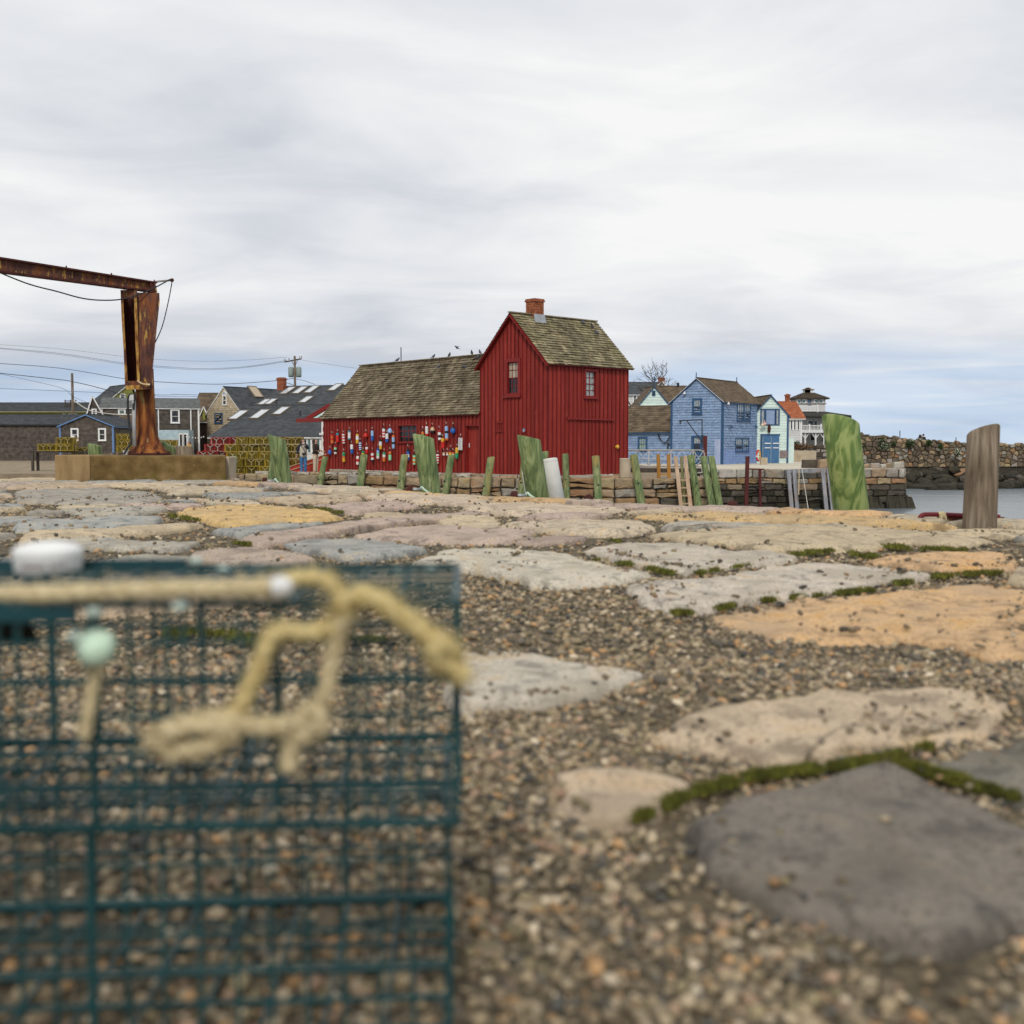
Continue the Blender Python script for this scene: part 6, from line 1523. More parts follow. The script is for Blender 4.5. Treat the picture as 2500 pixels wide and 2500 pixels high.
a = LH.F.rect(1973, 973, 1981, 989); mb = MB(); LH.F.box(mb, a[0], a[1], a[2], a[3], -.1, -.03); mb.build('tower_door', plain('slate_blue_door', (.09, .14, .22)), le)
ez, pz, cz = Zr(971.5, YL), Zr(960, YL + 2), Zr(960, YL + 2)
xm, ym = (t0 + t1) / 2, tw * .45; o2 = .32
mb = MB(); q = [(t0 - o2, -o2 + .1, ez), (t1 + o2, -o2 + .1, ez), (t1 + o2, tw * .9 + o2, ez), (t0 - o2, tw * .9 + o2, ez), (xm - .5, ym - .5, pz), (xm + .5, ym - .5, pz), (xm + .5, ym + .5, pz), (xm - .5, ym + .5, pz)]
mb.cc = .42; mb.hexa(q); mb.hexa([(a_, b_, c_ - .12) for a_, b_, c_ in q[:4]] + [(a_, b_, c_ - .01) for a_, b_, c_ in q[:4]]); hr = mb.build('hip_roof', BROWN_SH, le)
mb = MB(); mb.box(xm - .40, xm + .40, ym - .4, ym + .4, pz - .1, Zr(952.5, YL + 2)); 
for i in range(4): mb.box(xm - .42, xm - .36 + i * .24, ym - .43, ym - .4, pz, pz + .4)
mb.build('cupola', WHITE, le)
z_ = Zr(953, YL + 2); mb = MB(); mb.cc = .9; mb.hexa([(xm - .55, ym - .55, z_), (xm + .55, ym - .55, z_), (xm + .55, ym + .55, z_), (xm - .55, ym + .55, z_), (xm - .06, ym - .06, z_ + .25), (xm + .06, ym - .06, z_ + .25), (xm + .06, ym + .06, z_ + .25), (xm - .06, ym + .06, z_ + .25)]); mb.build('cupola_roof', BROWN_SH, le)
# dark lower roofs
mb = MB(); x0_, x1_ = X_(1950, YL - 2) - l0, X_(2075, YL - 2) - l0
mb.hexa([(x0_, -2.4, Zr(1017, YL - 2)), (x1_, -2.4, Zr(1021, YL - 2)), (x1_, 1, Zr(1021, YL - 2)), (x0_, 1, Zr(1017, YL - 2)), (x0_ - .1, -2.3, Zr(1014, YL - 2)), (x1_, -2.3, Zr(1014, YL - 2)), (x1_ - 2, .5, Zr(1003, YL)), (x0_ + 1, .5, Zr(1003, YL))]); mb.build('lower_roof', plain('black_roofing', (.03, .026, .022), rough=.9, var=.3), le)
def railing(parent, fc, u0, u1, z0_, z1_, d, m=WHITE, post=1.6, bal=.13):
    mb = MB(); fc.box(mb, u0, u1, z1_ - .07, z1_, d - .03, d + .04); fc.box(mb, u0, u1, z0_, z0_ + .06, d - .02, d + .03); mb.build('handrail', m, parent)
    mb = MB(); u = u0
    while u < u1: fc.box(mb, u, u + .05, z0_ + .06, z1_ - .07, d - .015, d + .02); u += bal
    mb.build('baluster', m, parent)["kind"] = "stuff"
    n = max(2, int((u1 - u0) / post) + 1)
    for i in range(n):
        uu = lerp(u0, u1, i / (n - 1)); mb = MB(); fc.box(mb, uu - .06, uu + .06, z0_ - .1, z1_ + .12, d - .06, d + .06); mb.build('railing_post', m, parent)
a = LH.F.rect(1934, 991, 1992, 1004); railing(le, LH.F, a[0], a[1], a[2], a[3], .6, post=2.0)
a = LH.F.rect(1930, 1039, 2070, 1052); railing(le, LH.F, a[0], a[1], a[2], a[3], 2.6, post=1.0)
mb = MB(); LH.F.box(mb, a[0] - .1, a[1], a[2] - .2, a[2] - .02, -.2, 2.7); mb.build('balcony_floor', WHITE, le)
for px in (1949, 1974, 1994, 2012, 2034, 2054):
    u_ = LH.F.px(px, 1060)[0]; zt_ = a[2] - .2; mb = MB(); LH.F.box(mb, u_ - .07, u_ + .07, 0.3, zt_, 2.4, 2.54)
    for s in (-1, 1): mb.bar(LH.F.p(u_, zt_ - .55, 2.47), LH.F.p(u_ + s * .38, zt_ - .02, 2.47), .08, .08)
    mb.build('porch_post', WHITE, le)
for x0, x1, y0, y1 in ((1972, 1985, 1027, 1046), (1987, 1995, 1027, 1046), (1940, 1949, 1060, 1075), (1978, 1989, 1060, 1076), (2005, 2013, 1058, 1080)):
    b_ = LH.face((0, .6, 0), (1, 0, 0), (0, -1, 0)).rect(x0, y0, x1, y1); window(le, LH.face((0, .6, 0), (1, 0, 0), (0, -1, 0)), b_[0], b_[1], b_[2], b_[3], WHITE, WHITE, GLASS, 1, 1, cw=.06, proud=.06, gd=.03, sill=False, rail=False)
# retaining wall, hedge, planter below it
Yc = 90.0
a, b = at(1929, 1133, Yc), at(1993, 1100, Yc); mb = MB(); mb.box(0, b.x - a.x, 0, .4, 0, b.z - zbq); tag(mb.build('concrete_retaining_wall', CONCRETE_LT, None, False, (a.x, Yc, zbq)), 'tan streaked concrete retaining wall beside the mint boathouse', 'wall')
rf = Frame('rubble_retaining_wall', 'dark rubble stone retaining wall next to the concrete one', 'stone wall', (at(1994, 1133, Yc).x, Yc + .3, zbq), 0)
fcr = rf.face((0, 0, 0), (1, 0, 0), (0, -1, 0)); course_stones(fcr, 0, 1.35, [(0, .38), (.38, .7), (.7, 1.05), (1.05, 1.4)], (.35, .8), lambda r, u, z: random.choice([G_DARK, G_TAN, G_GREY, G_DARK]), rf.e, proud=.05, g=.02)
mb = MB(); fcr.box(mb, 0, 1.35, 0, 1.3, -.5, 0); mb.build('wall_core', MORTAR, rf.e)
def shrub(name, c, rx, ry, rz, n, label, cols, ls=.09, group=None, m=None):
    sh_ = empty(name, (c[0], c[1], c[2] - rz), 0, label, 'shrub', group)
    V = []; F = []; C_ = []
    for i in range(n):
        d = Vector((random.gauss(0, 1), random.gauss(0, 1), random.gauss(0, 1))).normalized() * (random.random() ** .4)
        k_ = 1 + .4 * noise.noise(d * 2 + Vector(c)); p = Vector((d.x * rx * k_, d.y * ry * k_, d.z * rz * k_ + rz))
        a = Vector((random.gauss(0, 1), random.gauss(0, 1), random.gauss(0, 1))).normalized(); b = a.orthogonal().normalized(); s = ls * random.uniform(.6, 1.3); o = len(V)
        V += [p - a * s, p + b * s * .5, p + a * s, p - b * s * .5]; F.append((o, o + 1, o + 2, o + 3)); cc = random.choice(cols); q = random.uniform(.7, 1.3); C_ += [tuple(x * q for x in cc)] * 4
    np_mesh('foliage', np.array(V), np.array(F), np.array(C_), m or MATS['pebble'], sh_)
    mb = MB()
    for i in range(5): mb.tube([(0, 0, 0), (random.uniform(-.5, .5) * rx, random.uniform(-.3, .3) * ry, rz * random.uniform(.8, 1.5))], .02, 4)
    mb.build('stem', TWIG, sh_)
p = at(1957, 1092, 92); shrub('hedge', (p.x, 92, p.z), 1.25, .5, .32, 900, 'low russet brown hedge above the tan retaining wall', [(.16, .06, .02), (.10, .05, .015), (.05, .05, .012)], .07)
p = at(1945, 1088, 92.6); shrub('shrub', (p.x, 92.6, p.z), .38, .4, .38, 500, 'small dark evergreen shrub at the end of the russet hedge', [(.015, .03, .01), (.02, .05, .015)], .07)
for i, (px, py, rx, rz, lab, col) in enumerate(((2101, 1082, .55, .65, 'leafy plant on the breakwater half behind the figured piling', 0), (2149, 1083, .42, .62, 'dark leaved bush with white patches on the breakwater', 0), (2160, 1090, .35, .35, 'white flowering clump beside the dark bush on the breakwater', 1), (2181, 1083, .18, .2, 'tiny bush in the breakwater joints next to the flowering clump', 0), (2220, 1083, .35, .42, 'bush on the breakwater below the two walkers', 0), (2267, 1081, .22, .25, 'small dark weed tuft near the breakwater top', 0), (2295, 1090, .2, .3, 'dark tuft in the breakwater face', 0), (2336, 1105, .33, .42, 'pale flowering clump near the grey post', 1))):
    p = at(px, py, 95.4); shrub('breakwater_plant', (p.x, 95.3, p.z), rx, .25, rz, 260, lab, [(.03, .06, .015), (.05, .09, .02), (.02, .035, .012)] + ([(.55, .55, .42), (.5, .5, .4)] if col else [(.4, .4, .33)] * (i == 1)), .08, 'plants growing on the breakwater')
for px, y0, y1, lab in ((2197, 1051, 1066, 'thin iron pole on the breakwater near the two walkers'), (2334, 1068, 1080, 'thin iron pole on the breakwater by the grey post')):
    a, b = at(px, y1 + 3, 96), at(px, y0, 96); mb = MB(); mb.tube([a, b], .035, 6); tag(mb.build('iron_pole', BLACK), lab, 'pole')
a, b = at(979, 884, 66), at(979, 848, 66); mb = MB(); mb.tube([a - Vector((0, 0, 4.0)), b], .03, 6); tag(mb.build('thin_pole', BLACK), 'thin dark pole rising behind the red wing ridge', 'pole')
# ================================================================ LEFT-HAND TOWN
zt = Z_WHARF
# blue trimmed shingle shed
Y1 = 88.0
x0, x1 = X_(147, Y1), X_(280, Y1)
SH = gable_house('shingle_shed', 'dark shingled shed with blue trim and two white windows', (x0, Y1, zt), R(-3), x1 - x0, 6, at(200, 1040, Y1).z - zt, at(213, 1013, Y1).z - zt, 'y', DARKWALL_SH, DARK_SH, SHEDBLUE, ov=.18, faces=('F',), sh=.16, wsw=.17, roofs=(0, 1))
for a0, a1 in ((176, 190), (243, 257)): win(SH, 'F', a0, 1048, a1, 1074, WHITE, WHITE, GLASS, 1, 2, cw=.09)
a = SH.F.rect(178, 1063, 189, 1074); mb = MB(); SH.F.box(mb, a[0], a[1] - .12, a[2], a[3], .05, .3); ac = mb.build('air_conditioner', WHITE, SH.e)
# dark roofs to its left
Yd = 96.0
a, b = X_(-40, Yd), X_(196, Yd)
DR = gable_house('low_dark_roofed_shed', 'low dark roofed shed behind the blue trimmed shed', (a, Yd, zt), 0, b - a, 5, at(100, 1036, Yd).z - zt, at(100, 1014, Yd + 2.5).z - zt, 'x', DARKWALL_SH, DARK_SH, BLACK, ov=.2, faces=('F',))
# olive house
Yo = 118.0
a, b = X_(258, Yo), X_(345, Yo)
OL = gable_house('olive_house', 'olive green house with steep dark roof and white rakes', (a, Yo, zt), R(38), 4.9, 5.5, at(300, 985, Yo).z - zt, at(299, 938, Yo).z - zt, 'y', OLIVE, DARK_SH, WHITE, ov=.2, wall='clap', sh=.2, faces=('F',), roofs=(0, 1))
win(OL, 'F', 294, 962, 304, 972, WHITE, WHITE, GLASS, 1, 2, cw=.08)
a, b = X_(-30, Yo + 2), X_(262, Yo + 2)
OP = gable_house('olive_wing', 'low olive wing with long dark eave and porch', (a, Yo + 2, zt), 0, b - a, 7, at(150, 1003, Yo + 2).z - zt, at(150, 984, Yo + 5).z - zt, 'x', OLIVE, DARK_SH, plain('olive_cream_trim', (.42, .38, .2)), ov=.4, wall='clap', faces=('F',))
for x in (157, 171, 185): win(OP, 'F', x - 3, 1011, x + 3, 1020, WHITE, WHITE, GLASS, 1, 1, cw=.06, sill=False, rail=False)
p = at(160, 1003, Yo + 1); mb = MB()
ry = Yo + 3.5; za = at(150, 995, ry).z
rk = empty('roof_deck_rail', at(170, 996, ry), 0, 'slatted dark roof deck rail above the olive wing', 'railing'); RO = rk.location.copy()
for i in range(5):
    mb = MB(); mb.bar(at(159, 979 + i * 4, ry) - RO, at(185, 979 + i * 4, ry) - RO, .04, .09); mb.build('slat', WOOD_OLD, rk)
for x in (159, 172, 185): mb = MB(); mb.bar(at(x, 1000, ry) - RO, at(x, 976, ry) - RO, .1, .1, up=(0, 1, 0)); mb.build('post', WOOD_OLD, rk)
# long grey-roofed shingle house
Yg = 101.0
a, b = X_(262, Yg), X_(470, Yg)
GH = gable_house('grey_roofed_house', 'long dark shingled house with grey roof behind the crane', (a, Yg - 1.2, zt), R(17), (b - a) * 1.08, 6.5, at(400, 996, Yg).z - zt, at(400, 974, Yg + 3.2).z - zt, 'x', DARKWALL_SH, GREY_SH, WHITE, ov=.16, faces=('F', 'R'), sh=.17, wsw=.18)
win(GH, 'F', 419, 1002, 436, 1031, WHITE, WHITE, GLASS, 1, 2, cw=.10)
win(GH, 'F', 291, 1001, 304, 1011, WHITE, WHITE, plain('dull_green_glass', (.10, .17, .14), rough=.1, spec=.7), 1, 1, cw=.1, rail=False)
mb = MB(); u_ = GH.F.px(387, 1030)[0]; GH.F.box(mb, u_ - .05, u_ + .05, 1.5, GH.planes[0][0].z, .02, .1); u2 = GH.F.px(466, 1030)[0]; GH.F.box(mb, u2 - .05, u2 + .05, .2, GH.planes[0][0].z, .02, .1); mb.build('downpipe', WHITE, GH.e)
# gable dormer with white rakes at its near end
gx0, gx1, gxm = GH.F.px(213, 1000)[0], GH.F.px(252, 1000)[0], GH.F.px(227, 1000)[0]
gz0, gz1 = GH.F.px(230, 1016)[1], GH.F.px(227, 970)[1]
mb = MB(); mb.cc = .9; mb.add([(gx0, -.4, 0), (gx1, -.4, 0), (gx1, -.4, gz0), (gxm, -.4, gz1), (gx0, -.4, gz0), (gx0, 4, 0), (gx1, 4, 0), (gx1, 4, gz0), (gxm, 4, gz1), (gx0, 4, gz0)], [(0, 1, 2, 3, 4), (1, 6, 7, 2), (0, 4, 9, 5), (2, 7, 8, 3), (4, 3, 8, 9)]); mb.build('gable_wing', DARKWALL_SH, GH.e)
mb = MB(); mb.bar((gx1 + .1, -.5, gz0 - .1), (gxm, -.5, gz1 + .1), .1, .14, up=(0, 1, 0)); mb.bar((gx0 - .1, -.5, gz0 - .1), (gxm, -.5, gz1 + .1), .1, .14, up=(0, 1, 0)); mb.build('rake_board', WHITE, GH.e)
FD = GH.face((0, -.4, 0), (1, 0, 0), (0, -1, 0)); a = FD.rect(226, 1000, 234, 1018); window(GH.e, FD, a[0], a[1], a[2], a[3], WHITE, WHITE, GLASS, 1, 2, cw=.08, proud=.06, gd=.03)
# pale blue lower storey with doors
a, b = X_(389, 99.6), X_(437, 99.6); PB = Frame('pale_blue_shop', 'pale blue shingled lean to shop with white framed glass door', 'building', (a, 99.4, zt), 0)
PB.F = PB.face((0, 0, 0), (1, 0, 0), (0, -1, 0)); W_ = X_(463, 99.6) - a; Hh = at(400, 1050, 99.6).z - zt
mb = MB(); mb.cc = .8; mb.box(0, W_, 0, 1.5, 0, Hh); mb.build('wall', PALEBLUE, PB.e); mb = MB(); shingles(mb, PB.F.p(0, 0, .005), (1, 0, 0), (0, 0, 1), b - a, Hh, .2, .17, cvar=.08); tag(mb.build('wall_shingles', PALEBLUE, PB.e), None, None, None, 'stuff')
for q0, q1 in ((439, 446), (449, 457)):
    r_ = PB.F.rect(q0, 1060, q1, 1104); window(PB.e, PB.F, r_[0], r_[1], r_[2], r_[3], WHITE, WHITE, GLASS, 1, 1, cw=.08, proud=.06, gd=.03, sill=False, rail=False, name='glass_door')
# brown roofed shed in front
Yb = 93.0; a, b = X_(255, Yb), X_(325, Yb)
BR = gable_house('brown_roofed_shed', 'small black shed with brown shingle roof beside the blue trimmed shed', (a, Yb, zt), 0, b - a, 5, at(290, 1041, Yb).z - zt, at(290, 1014, Yb + 2.5).z - zt, 'x', plain('black_boarding', (.025, .022, .02), rough=.9), BROWN_SH, BLACK, ov=.15, wall='plain', faces=('F',))
# beige house
Ye = 108.0; a, b = X_(504, Ye), X_(592, Ye)
BE = gable_house('beige_house', 'beige shingled house with arched attic window and dark roof', (X_(592, 104), 104, zt), R(58), 7.8, 4.67, at(590, 1008, 104).z - zt, at(548, 946, 106).z - zt, 'x', BEIGE_SH, DARK_SH, WHITE, ov=.12, sh=.22, wsw=.25, faces=('L',), roofs=(0,), corner=False)
BE.F = BE.L
w_ = win(BE, 'F', 545, 966, 553, 988, WHITE, WHITE, GLASS, 1, 2, cw=.07)
u0, u1, z0_, z1_ = BE.F.rect(545, 966, 553, 988); uc = (u0 + u1) / 2; rr = (u1 - u0) / 2
mb = MB(); mb.add([BE.F.p(uc + rr * math.cos(i * math.pi / 10), z1_ + .05 + rr * 1.25 * math.sin(i * math.pi / 10), .05) for i in range(11)], [tuple(range(11))]); mb.build('arch_pane', plain('pale_arch_glass', (.4, .45, .5), rough=.1), w_)
mb = MB(); mb.tube([BE.F.p(uc + (rr + .06) * math.cos(i * math.pi / 10), z1_ + .05 + (rr * 1.25 + .06) * math.sin(i * math.pi / 10), .06) for i in range(11)], .05, 5); mb.build('arch_frame', WHITE, w_)
win(BE, 'F', 526, 1010, 543, 1032, NAVY, NAVY, GLASS, 2, 1, cw=.08)
# its brown roofed left half with little gable porch
a, b = X_(468, Ye + 2), X_(530, Ye + 2)
BL = gable_house('brown_roofed_beige_house', 'brown roofed house with tiny white gabled dormer beside the beige house', (a, Ye + 2, zt), 0, b - a, 8, at(500, 1026, Ye + 2).z - zt, at(520, 961, Ye + 6).z - zt, 'x', BROWNWALL, BROWN_SH, WHITE, ov=.3, wall='plain', faces=('F',))
fd = BL.face((0, -.35, 0), (1, 0, 0), (0, -1, 0)); q = fd.rect(488, 993, 507, 1026)
um = (q[0] + q[1]) / 2
mb = MB(); mb.add([fd.p(q[0] + .25, q[2], 0), fd.p(q[1] - .25, q[2], 0), fd.p(q[1] - .25, q[3] - .75, 0), fd.p(um, q[3] - .1, 0), fd.p(q[0] + .25, q[3] - .75, 0)], [(0, 1, 2, 3, 4)]); mb.build('dormer_wall', OLIVE, BL.e)
mb = MB(); mb.bar(fd.p(q[0], q[3] - .9, .05), fd.p(um, q[3], .05), .08, .14, up=(0, 1, 0)); mb.bar(fd.p(q[1], q[3] - .9, .05), fd.p(um, q[3], .05), .08, .14, up=(0, 1, 0)); mb.build('rake_board', WHITE, BL.e)
mb = MB(); mb.cc = 1; mb.add([fd.p(q[0], q[3] - .9, .1), fd.p(um, q[3] + .02, .1), fd.p(um, q[3] + .02, -2.5), fd.p(q[0], q[3] - .9, -1.2), fd.p(q[1], q[3] - .9, .1), fd.p(q[1], q[3] - .9, -1.2)], [(0, 1, 2, 3), (4, 5, 2, 1)]); mb.build('dormer_roof', BROWN_SH, BL.e)
mb = MB(); 
for x in (484, 493): mb.bar(BL.F.p(BL.F.px(x, 1060)[0], 0, 1.4), BL.F.p(BL.F.px(x, 1060)[0], BL.planes[0][0].z - .2, 1.2), .12, .12, up=(0, 1, 0))
mb.build('porch_post', plain('olive_post', (.2, .17, .06)), BL.e)
# long dark-roofed fish house: low front roof and higher back roof
Yf = 84.0; a, b = X_(498, Yf), X_(905, Yf)
f_e, f_r = at(600, 1066, Yf).z - zt, at(650, 990, Yf + 6.2).z - zt
FH = gable_house('long_dark_roofed_house', 'long low house with charcoal shingle roof and skylights behind the traps', (a, Yf + 2, zt), R(-20), (b - a) * .98, 12.4, f_e, f_r, 'x', plain('white_wall', (.6, .6, .57)), DARK_SH, WHITE, ov=.2, wall='plain', faces=(), rsh=.2, rsw=.35)
# clip its left rake to a slant (roof starts further right at the top)
for (x, y, w_, h_, g) in ((583, 1017, .9, 2.0, SKYGL), (635, 1015, .9, 2.0, SKYGL), (687, 1007, .85, 1.7, SKYGL), (775, 1019, .9, 1.7, plain('green_skylight_glass', (.22, .42, .36), rough=.15, spec=.7))): skylight(FH, 0, x, y, w_, h_, g)
for x, y, m_ in ((675, 989, BLACK), (733, 1018, BLACK)):
    q = FH.local(at(x, y, Yf + 4)); mb = MB(); pz_ = f_e + FH.sl * 0
    c_ = FH.inv @ CAM; r2 = FH.inv.to_3x3() @ ray(x, y); n_ = Vector((0, -FH.sl, 1)); tt = (Vector((0, 0, f_e)) - c_).dot(n_) / r2.dot(n_); p = c_ + r2 * tt
    mb.tube([p, p + Vector((0, 0, .45))], .06, 6); mb.lathe([(.12, 0), (.05, .12)], 8, p); mb.build('vent_pipe', m_, FH.roof)
Yu = 98.0; a, b = X_(600, Yu), X_(930, Yu)
UH = gable_house('upper_dark_roofed_house', 'higher charcoal roofed house with a row of skylights and brick chimney', (a, Yu + 1, zt), R(-20), (b - a) * .98, 12, at(650, 1002, Yu).z - zt, at(700, 944, Yu + 6).z - zt, 'x', plain('white_wall', (.6, .6, .57)), DARK_SH, WHITE, ov=.2, wall='plain', faces=(), rsh=.22, rsw=.4)
for (x, y, w_, h_) in ((703, 957, .8, 2.0), (733, 956, .8, 2.0), (762, 954, .8, 2.0), (819, 949, .8, 1.9), (748, 979, .8, 1.7), (646, 985, .75, 1.5), (662, 984, .75, 1.5)): skylight(UH, 0, x, y, w_, h_, SKYGL)
c = UH.local(at(676, 940, Yu + 5)); chimney(UH, (c.x, 5.2), .68, .6, UH.planes[0][3].z - 1.4, at(676, 922, Yu + 5.2).z - zt)
skylight(BE, 0, 622, 959, 1.2, 1.5, plain('tan_skylight_glass', (.42, .33, .22), rough=.2, spec=.6))
# white trimmed shop window bay behind the shack corner
a = at(789, 1062, 66); WB = Frame('white_trimmed_bay', 'white trimmed red bay behind the far corner of the red shack', 'bay', (X_(785, 66), 66, zt), 0)
WB.F = WB.face((0, 0, 0), (1, 0, 0), (0, -1, 0)); zh = at(789, 996, 66).z - zt
mb = MB(); mb.box(0, .5, 0, .5, 0, zh); mb.build('wall', WHITE, WB.e)
for i in range(3):
    mb = MB(); z_ = 1.35 + i * .42; WB.F.box(mb, .09, .3, z_, z_ + .26, .0, .02); mb.build('panel', RED_TRIM, WB.e)
mb = MB(); WB.F.box(mb, -.12, .5, at(789, 1062, 66).z - zt, at(789, 1057, 66).z - zt, .0, .12); mb.build('sill', WHITE, WB.e)
# french doors behind the visitors
fh = FH.face((0, 0, 0), (1, 0, 0), (0, -1, 0))
for q0, q1 in ((743, 750), (752, 760), (771, 782)):
    r_ = fh.rect(q0, 1071, q1, 1106); window(FH.e, fh, r_[0], r_[1], r_[2], r_[3], WHITE, WHITE, plain('teal_door_glass', (.05, .13, .12), rough=.1, spec=.8), 1, 1, cw=.08, proud=.06, gd=.03, sill=False, rail=False, name='glass_door')
# ---------------------------------------------------------------- utility poles and wires
def utility_pole(px, y0, Y_, label, big):
    b, t_ = at(px, 1000, Y_), at(px, y0, Y_); b.z = -.8; o = empty('utility_pole', b, 0, label, 'utility pole', 'utility poles'); h = t_.z - b.z
    mb = MB(); mb.tube([(0, 0, 0), (0, 0, h)], [.17, .12], 8); mb.build('pole', PILE_GREY, o)
    if big:
        z_ = h - sz(9, Y_); w_ = sz(40, Y_)
        mb = MB(); mb.bar((-w_ * .62, 0, z_ - .25), (w_ * .42, 0, z_ + .1), .12, .14); mb.build('crossarm', WOOD_OLD, o)
        mb = MB(); mb.bar((-w_ * .2, -.08, z_ - .1), (0, -.08, z_ - .75), .05, .05); mb.bar((w_ * .2, -.08, z_), (0, -.08, z_ - .75), .05, .05); mb.build('brace', WOOD_OLD, o)
        for f in (-.6, -.35, .3, .42):
            mb = MB(); mb.lathe([(.05, 0), (.07, .08), (.03, .2)], 6, (w_ * f, 0, z_ - .08 + .33 * (f + .6) / 1.0 * .9)); mb.build('insulator', plain('porcelain', (.22, .2, .18)), o)
        for s in (-1, 1):
            mb = MB(); mb.lathe([(.0, -.62), (.27, -.6), (.30, -.3), (.30, .4), (.24, .5), (.05, .55)], 10, (s * sz(9.5, Y_), 0, h - sz(38, Y_))); mb.bar((s * .1, 0, h - sz(38, Y_) + .2), (s * sz(6, Y_), 0, h - sz(38, Y_) + .2), .1, .1); mb.build('transformer', plain('transformer_grey', (.22, .27, .25), rough=.5), o, True)
        mb = MB(); mb.tube(smooth_line([(0, 0, h - sz(72, Y_)), (-.7, -.4, h - sz(66, Y_)), (-1.1, -.6, h - sz(64.5, Y_))]), .04, 5); mb.lathe([(.05, -.1), (.14, 0), (.08, .06)], 8, (-1.15, -.6, h - sz(64.5, Y_))); mb.build('street_lamp_arm', LEAD, o)
    return t_
utility_pole(721, 869, 122, 'utility pole with crossarm and two transformers behind the long dark roof', True)
utility_pole(178, 911, 110, 'plain utility pole with a lamp bracket above the blue trimmed shed', False)
WIRE = plain('black_cable', (.02, .02, .022), rough=.7)
for i, (pl, r_, lab) in enumerate((([(-60, 838), (139, 851), (300, 870), (376, 877), (492, 882), (601, 879), (700, 872)], .016, 'uppermost thin wire running to the crossarm pole'),
  ([(-60, 845), (139, 862), (300, 886), (376, 893), (492, 900), (601, 895), (700, 880)], .024, 'second wire down running to the crossarm pole'), ([(-60, 846), (139, 865), (300, 889), (376, 896), (492, 903), (601, 897), (704, 882)], .02, 'wire running close beneath the second wire'),
  ([(-60, 884), (139, 898), (300, 924), (384, 932), (528, 938), (655, 931), (717, 924)], .04, 'thick black cable running to the crossarm pole below its transformers'),
  ([(-60, 905), (139, 926), (178, 932), (231, 944), (281, 958), (311, 967), (380, 964)], .045, 'heavy bundled cable from the plain pole to the shingled house'), ([(-60, 946), (139, 954), (384, 964), (430, 963), (521, 965)], .025, 'level wire crossing behind the crane pillar'),
  ([(300, 960), (384, 967), (470, 968), (518, 968)], .02, 'lowest wire in front of the brown roof'), ([(737, 879), (800, 889), (870, 899), (960, 908)], .016, 'faint wire leaving the crossarm pole towards the red shack'),
  ([(717, 924), (745, 930), (770, 939)], .03, 'short cable dropping from the crossarm pole to the dark roof'), ([(-60, 900), (139, 944), (178, 968), (230, 990), (262, 1002)], .02, 'slanting wire falling past the plain pole'))):
    Yw = [122, 121.5, 121.8, 121.2, 110, 112, 107, 122, 122, 109.6][i]
    mb = MB(); mb.tube(smooth_line([at(x, y, Yw) for x, y in pl], 5), r_, 4); tag(mb.build('overhead_wire', WIRE), lab, 'wire', 'overhead wires')
pl = [(180, 978), (215, 1000), (250, 1008), (290, 1012), (330, 1012)]
mb = MB(); mb.tube(smooth_line([at(x, y, 92) for x, y in pl], 5), .04, 5); tag(mb.build('white_service_cable', ROPE_W), 'pale service cable drooping from the pole over the brown shed roof', 'cable')
# string lights
pl = [(455, 1066), (470, 1068), (484, 1069), (497, 1066)]
mb = MB(); P_ = smooth_line([at(x, y, 96) for x, y in pl], 4); mb.tube(P_, .012, 4); sl_ = mb.build('string_lights', WIRE); tag(sl_, 'string of white bulbs beside the pale blue shop', 'string lights')
for p in P_[::2]: mb = MB(); mb.lathe([(0, -.08), (.05, -.05), (.05, .0), (.02, .04)], 6, p); mb.build('bulb', WHITE, sl_)
# ================================================================ CONCRETE BLOCK AND RUSTED CRANE
YC = 17.9
bl = empty('concrete_block', (0, 0, 0), 0, 'long ochre stained concrete block under the rusted crane', 'concrete block')
def bmbox(name, pts8, m, parent, bev=.02, seg=2, sub=0):
    mb = MB(); mb.hexa(pts8); o = mb.build(name, m, parent); md = o.modifiers.new('bevel', 'BEVEL'); md.width = bev; md.segments = seg; return o
a, b, c = at(220, 1176, YC), at(553, 1176, YC + .05), at(171, 1172, YC + .75); hb = at(350, 1112, YC).z
bmbox('main_block', [(a.x, a.y, -.03), (b.x, b.y, -.03), (b.x - .37, b.y + 1.45, -.03), (a.x, a.y + 1.45, -.03), (a.x, a.y, hb), (b.x - .01, b.y, hb - .012), (b.x - .38, b.y + 1.45, hb), (a.x, a.y + 1.45, hb)], CONCRETE, bl, .03)
bmbox('end_block', [(c.x, c.y - .62, -.03), (a.x - .004, a.y + .02, -.03), (a.x - .004, a.y + 1.4, -.03), (c.x, c.y + .7, -.03), (c.x, c.y - .62, hb + .008), (a.x - .004, a.y + .02, hb + .006), (a.x - .004, a.y + 1.4, hb), (c.x, c.y + .7, hb)], mat('paler_stained_concrete', [(.3, (.20, .125, .055)), (.7, (.36, .25, .125))], scale=2.5, stretch=(1.5, 1.5, .4), rough=.92, bump=.5, bscale=20), bl, .02)
b2 = at(561, 1150, YC + 1.2); 
b = b + Vector((-.27, 0, 0))
bmbox('rear_slab', [(b.x + .03, YC + .9, -.03), (b.x + .10, YC + .9, -.03), (b.x + .10, YC + 1.4, -.03), (b.x + .03, YC + 1.4, -.03), (b.x + .03, YC + .9, hb - .03), (b.x + .10, YC + .9, hb - .03), (b.x + .10, YC + 1.4, hb - .03), (b.x + .03, YC + 1.4, hb - .03)], CONCRETE_LT, bl)
YK = YC + .75
def kp(x, y, d=0): return at(x, y, YK + d)
base = kp(360, 1110); base.z = hb
ck = empty('rusted_crane', base, 0, 'rusted steel pillar crane with boom and dangling cable on the block', 'crane'); KO = base.copy()
def KQ(x, y, d=0): return kp(x, y, d) - KO
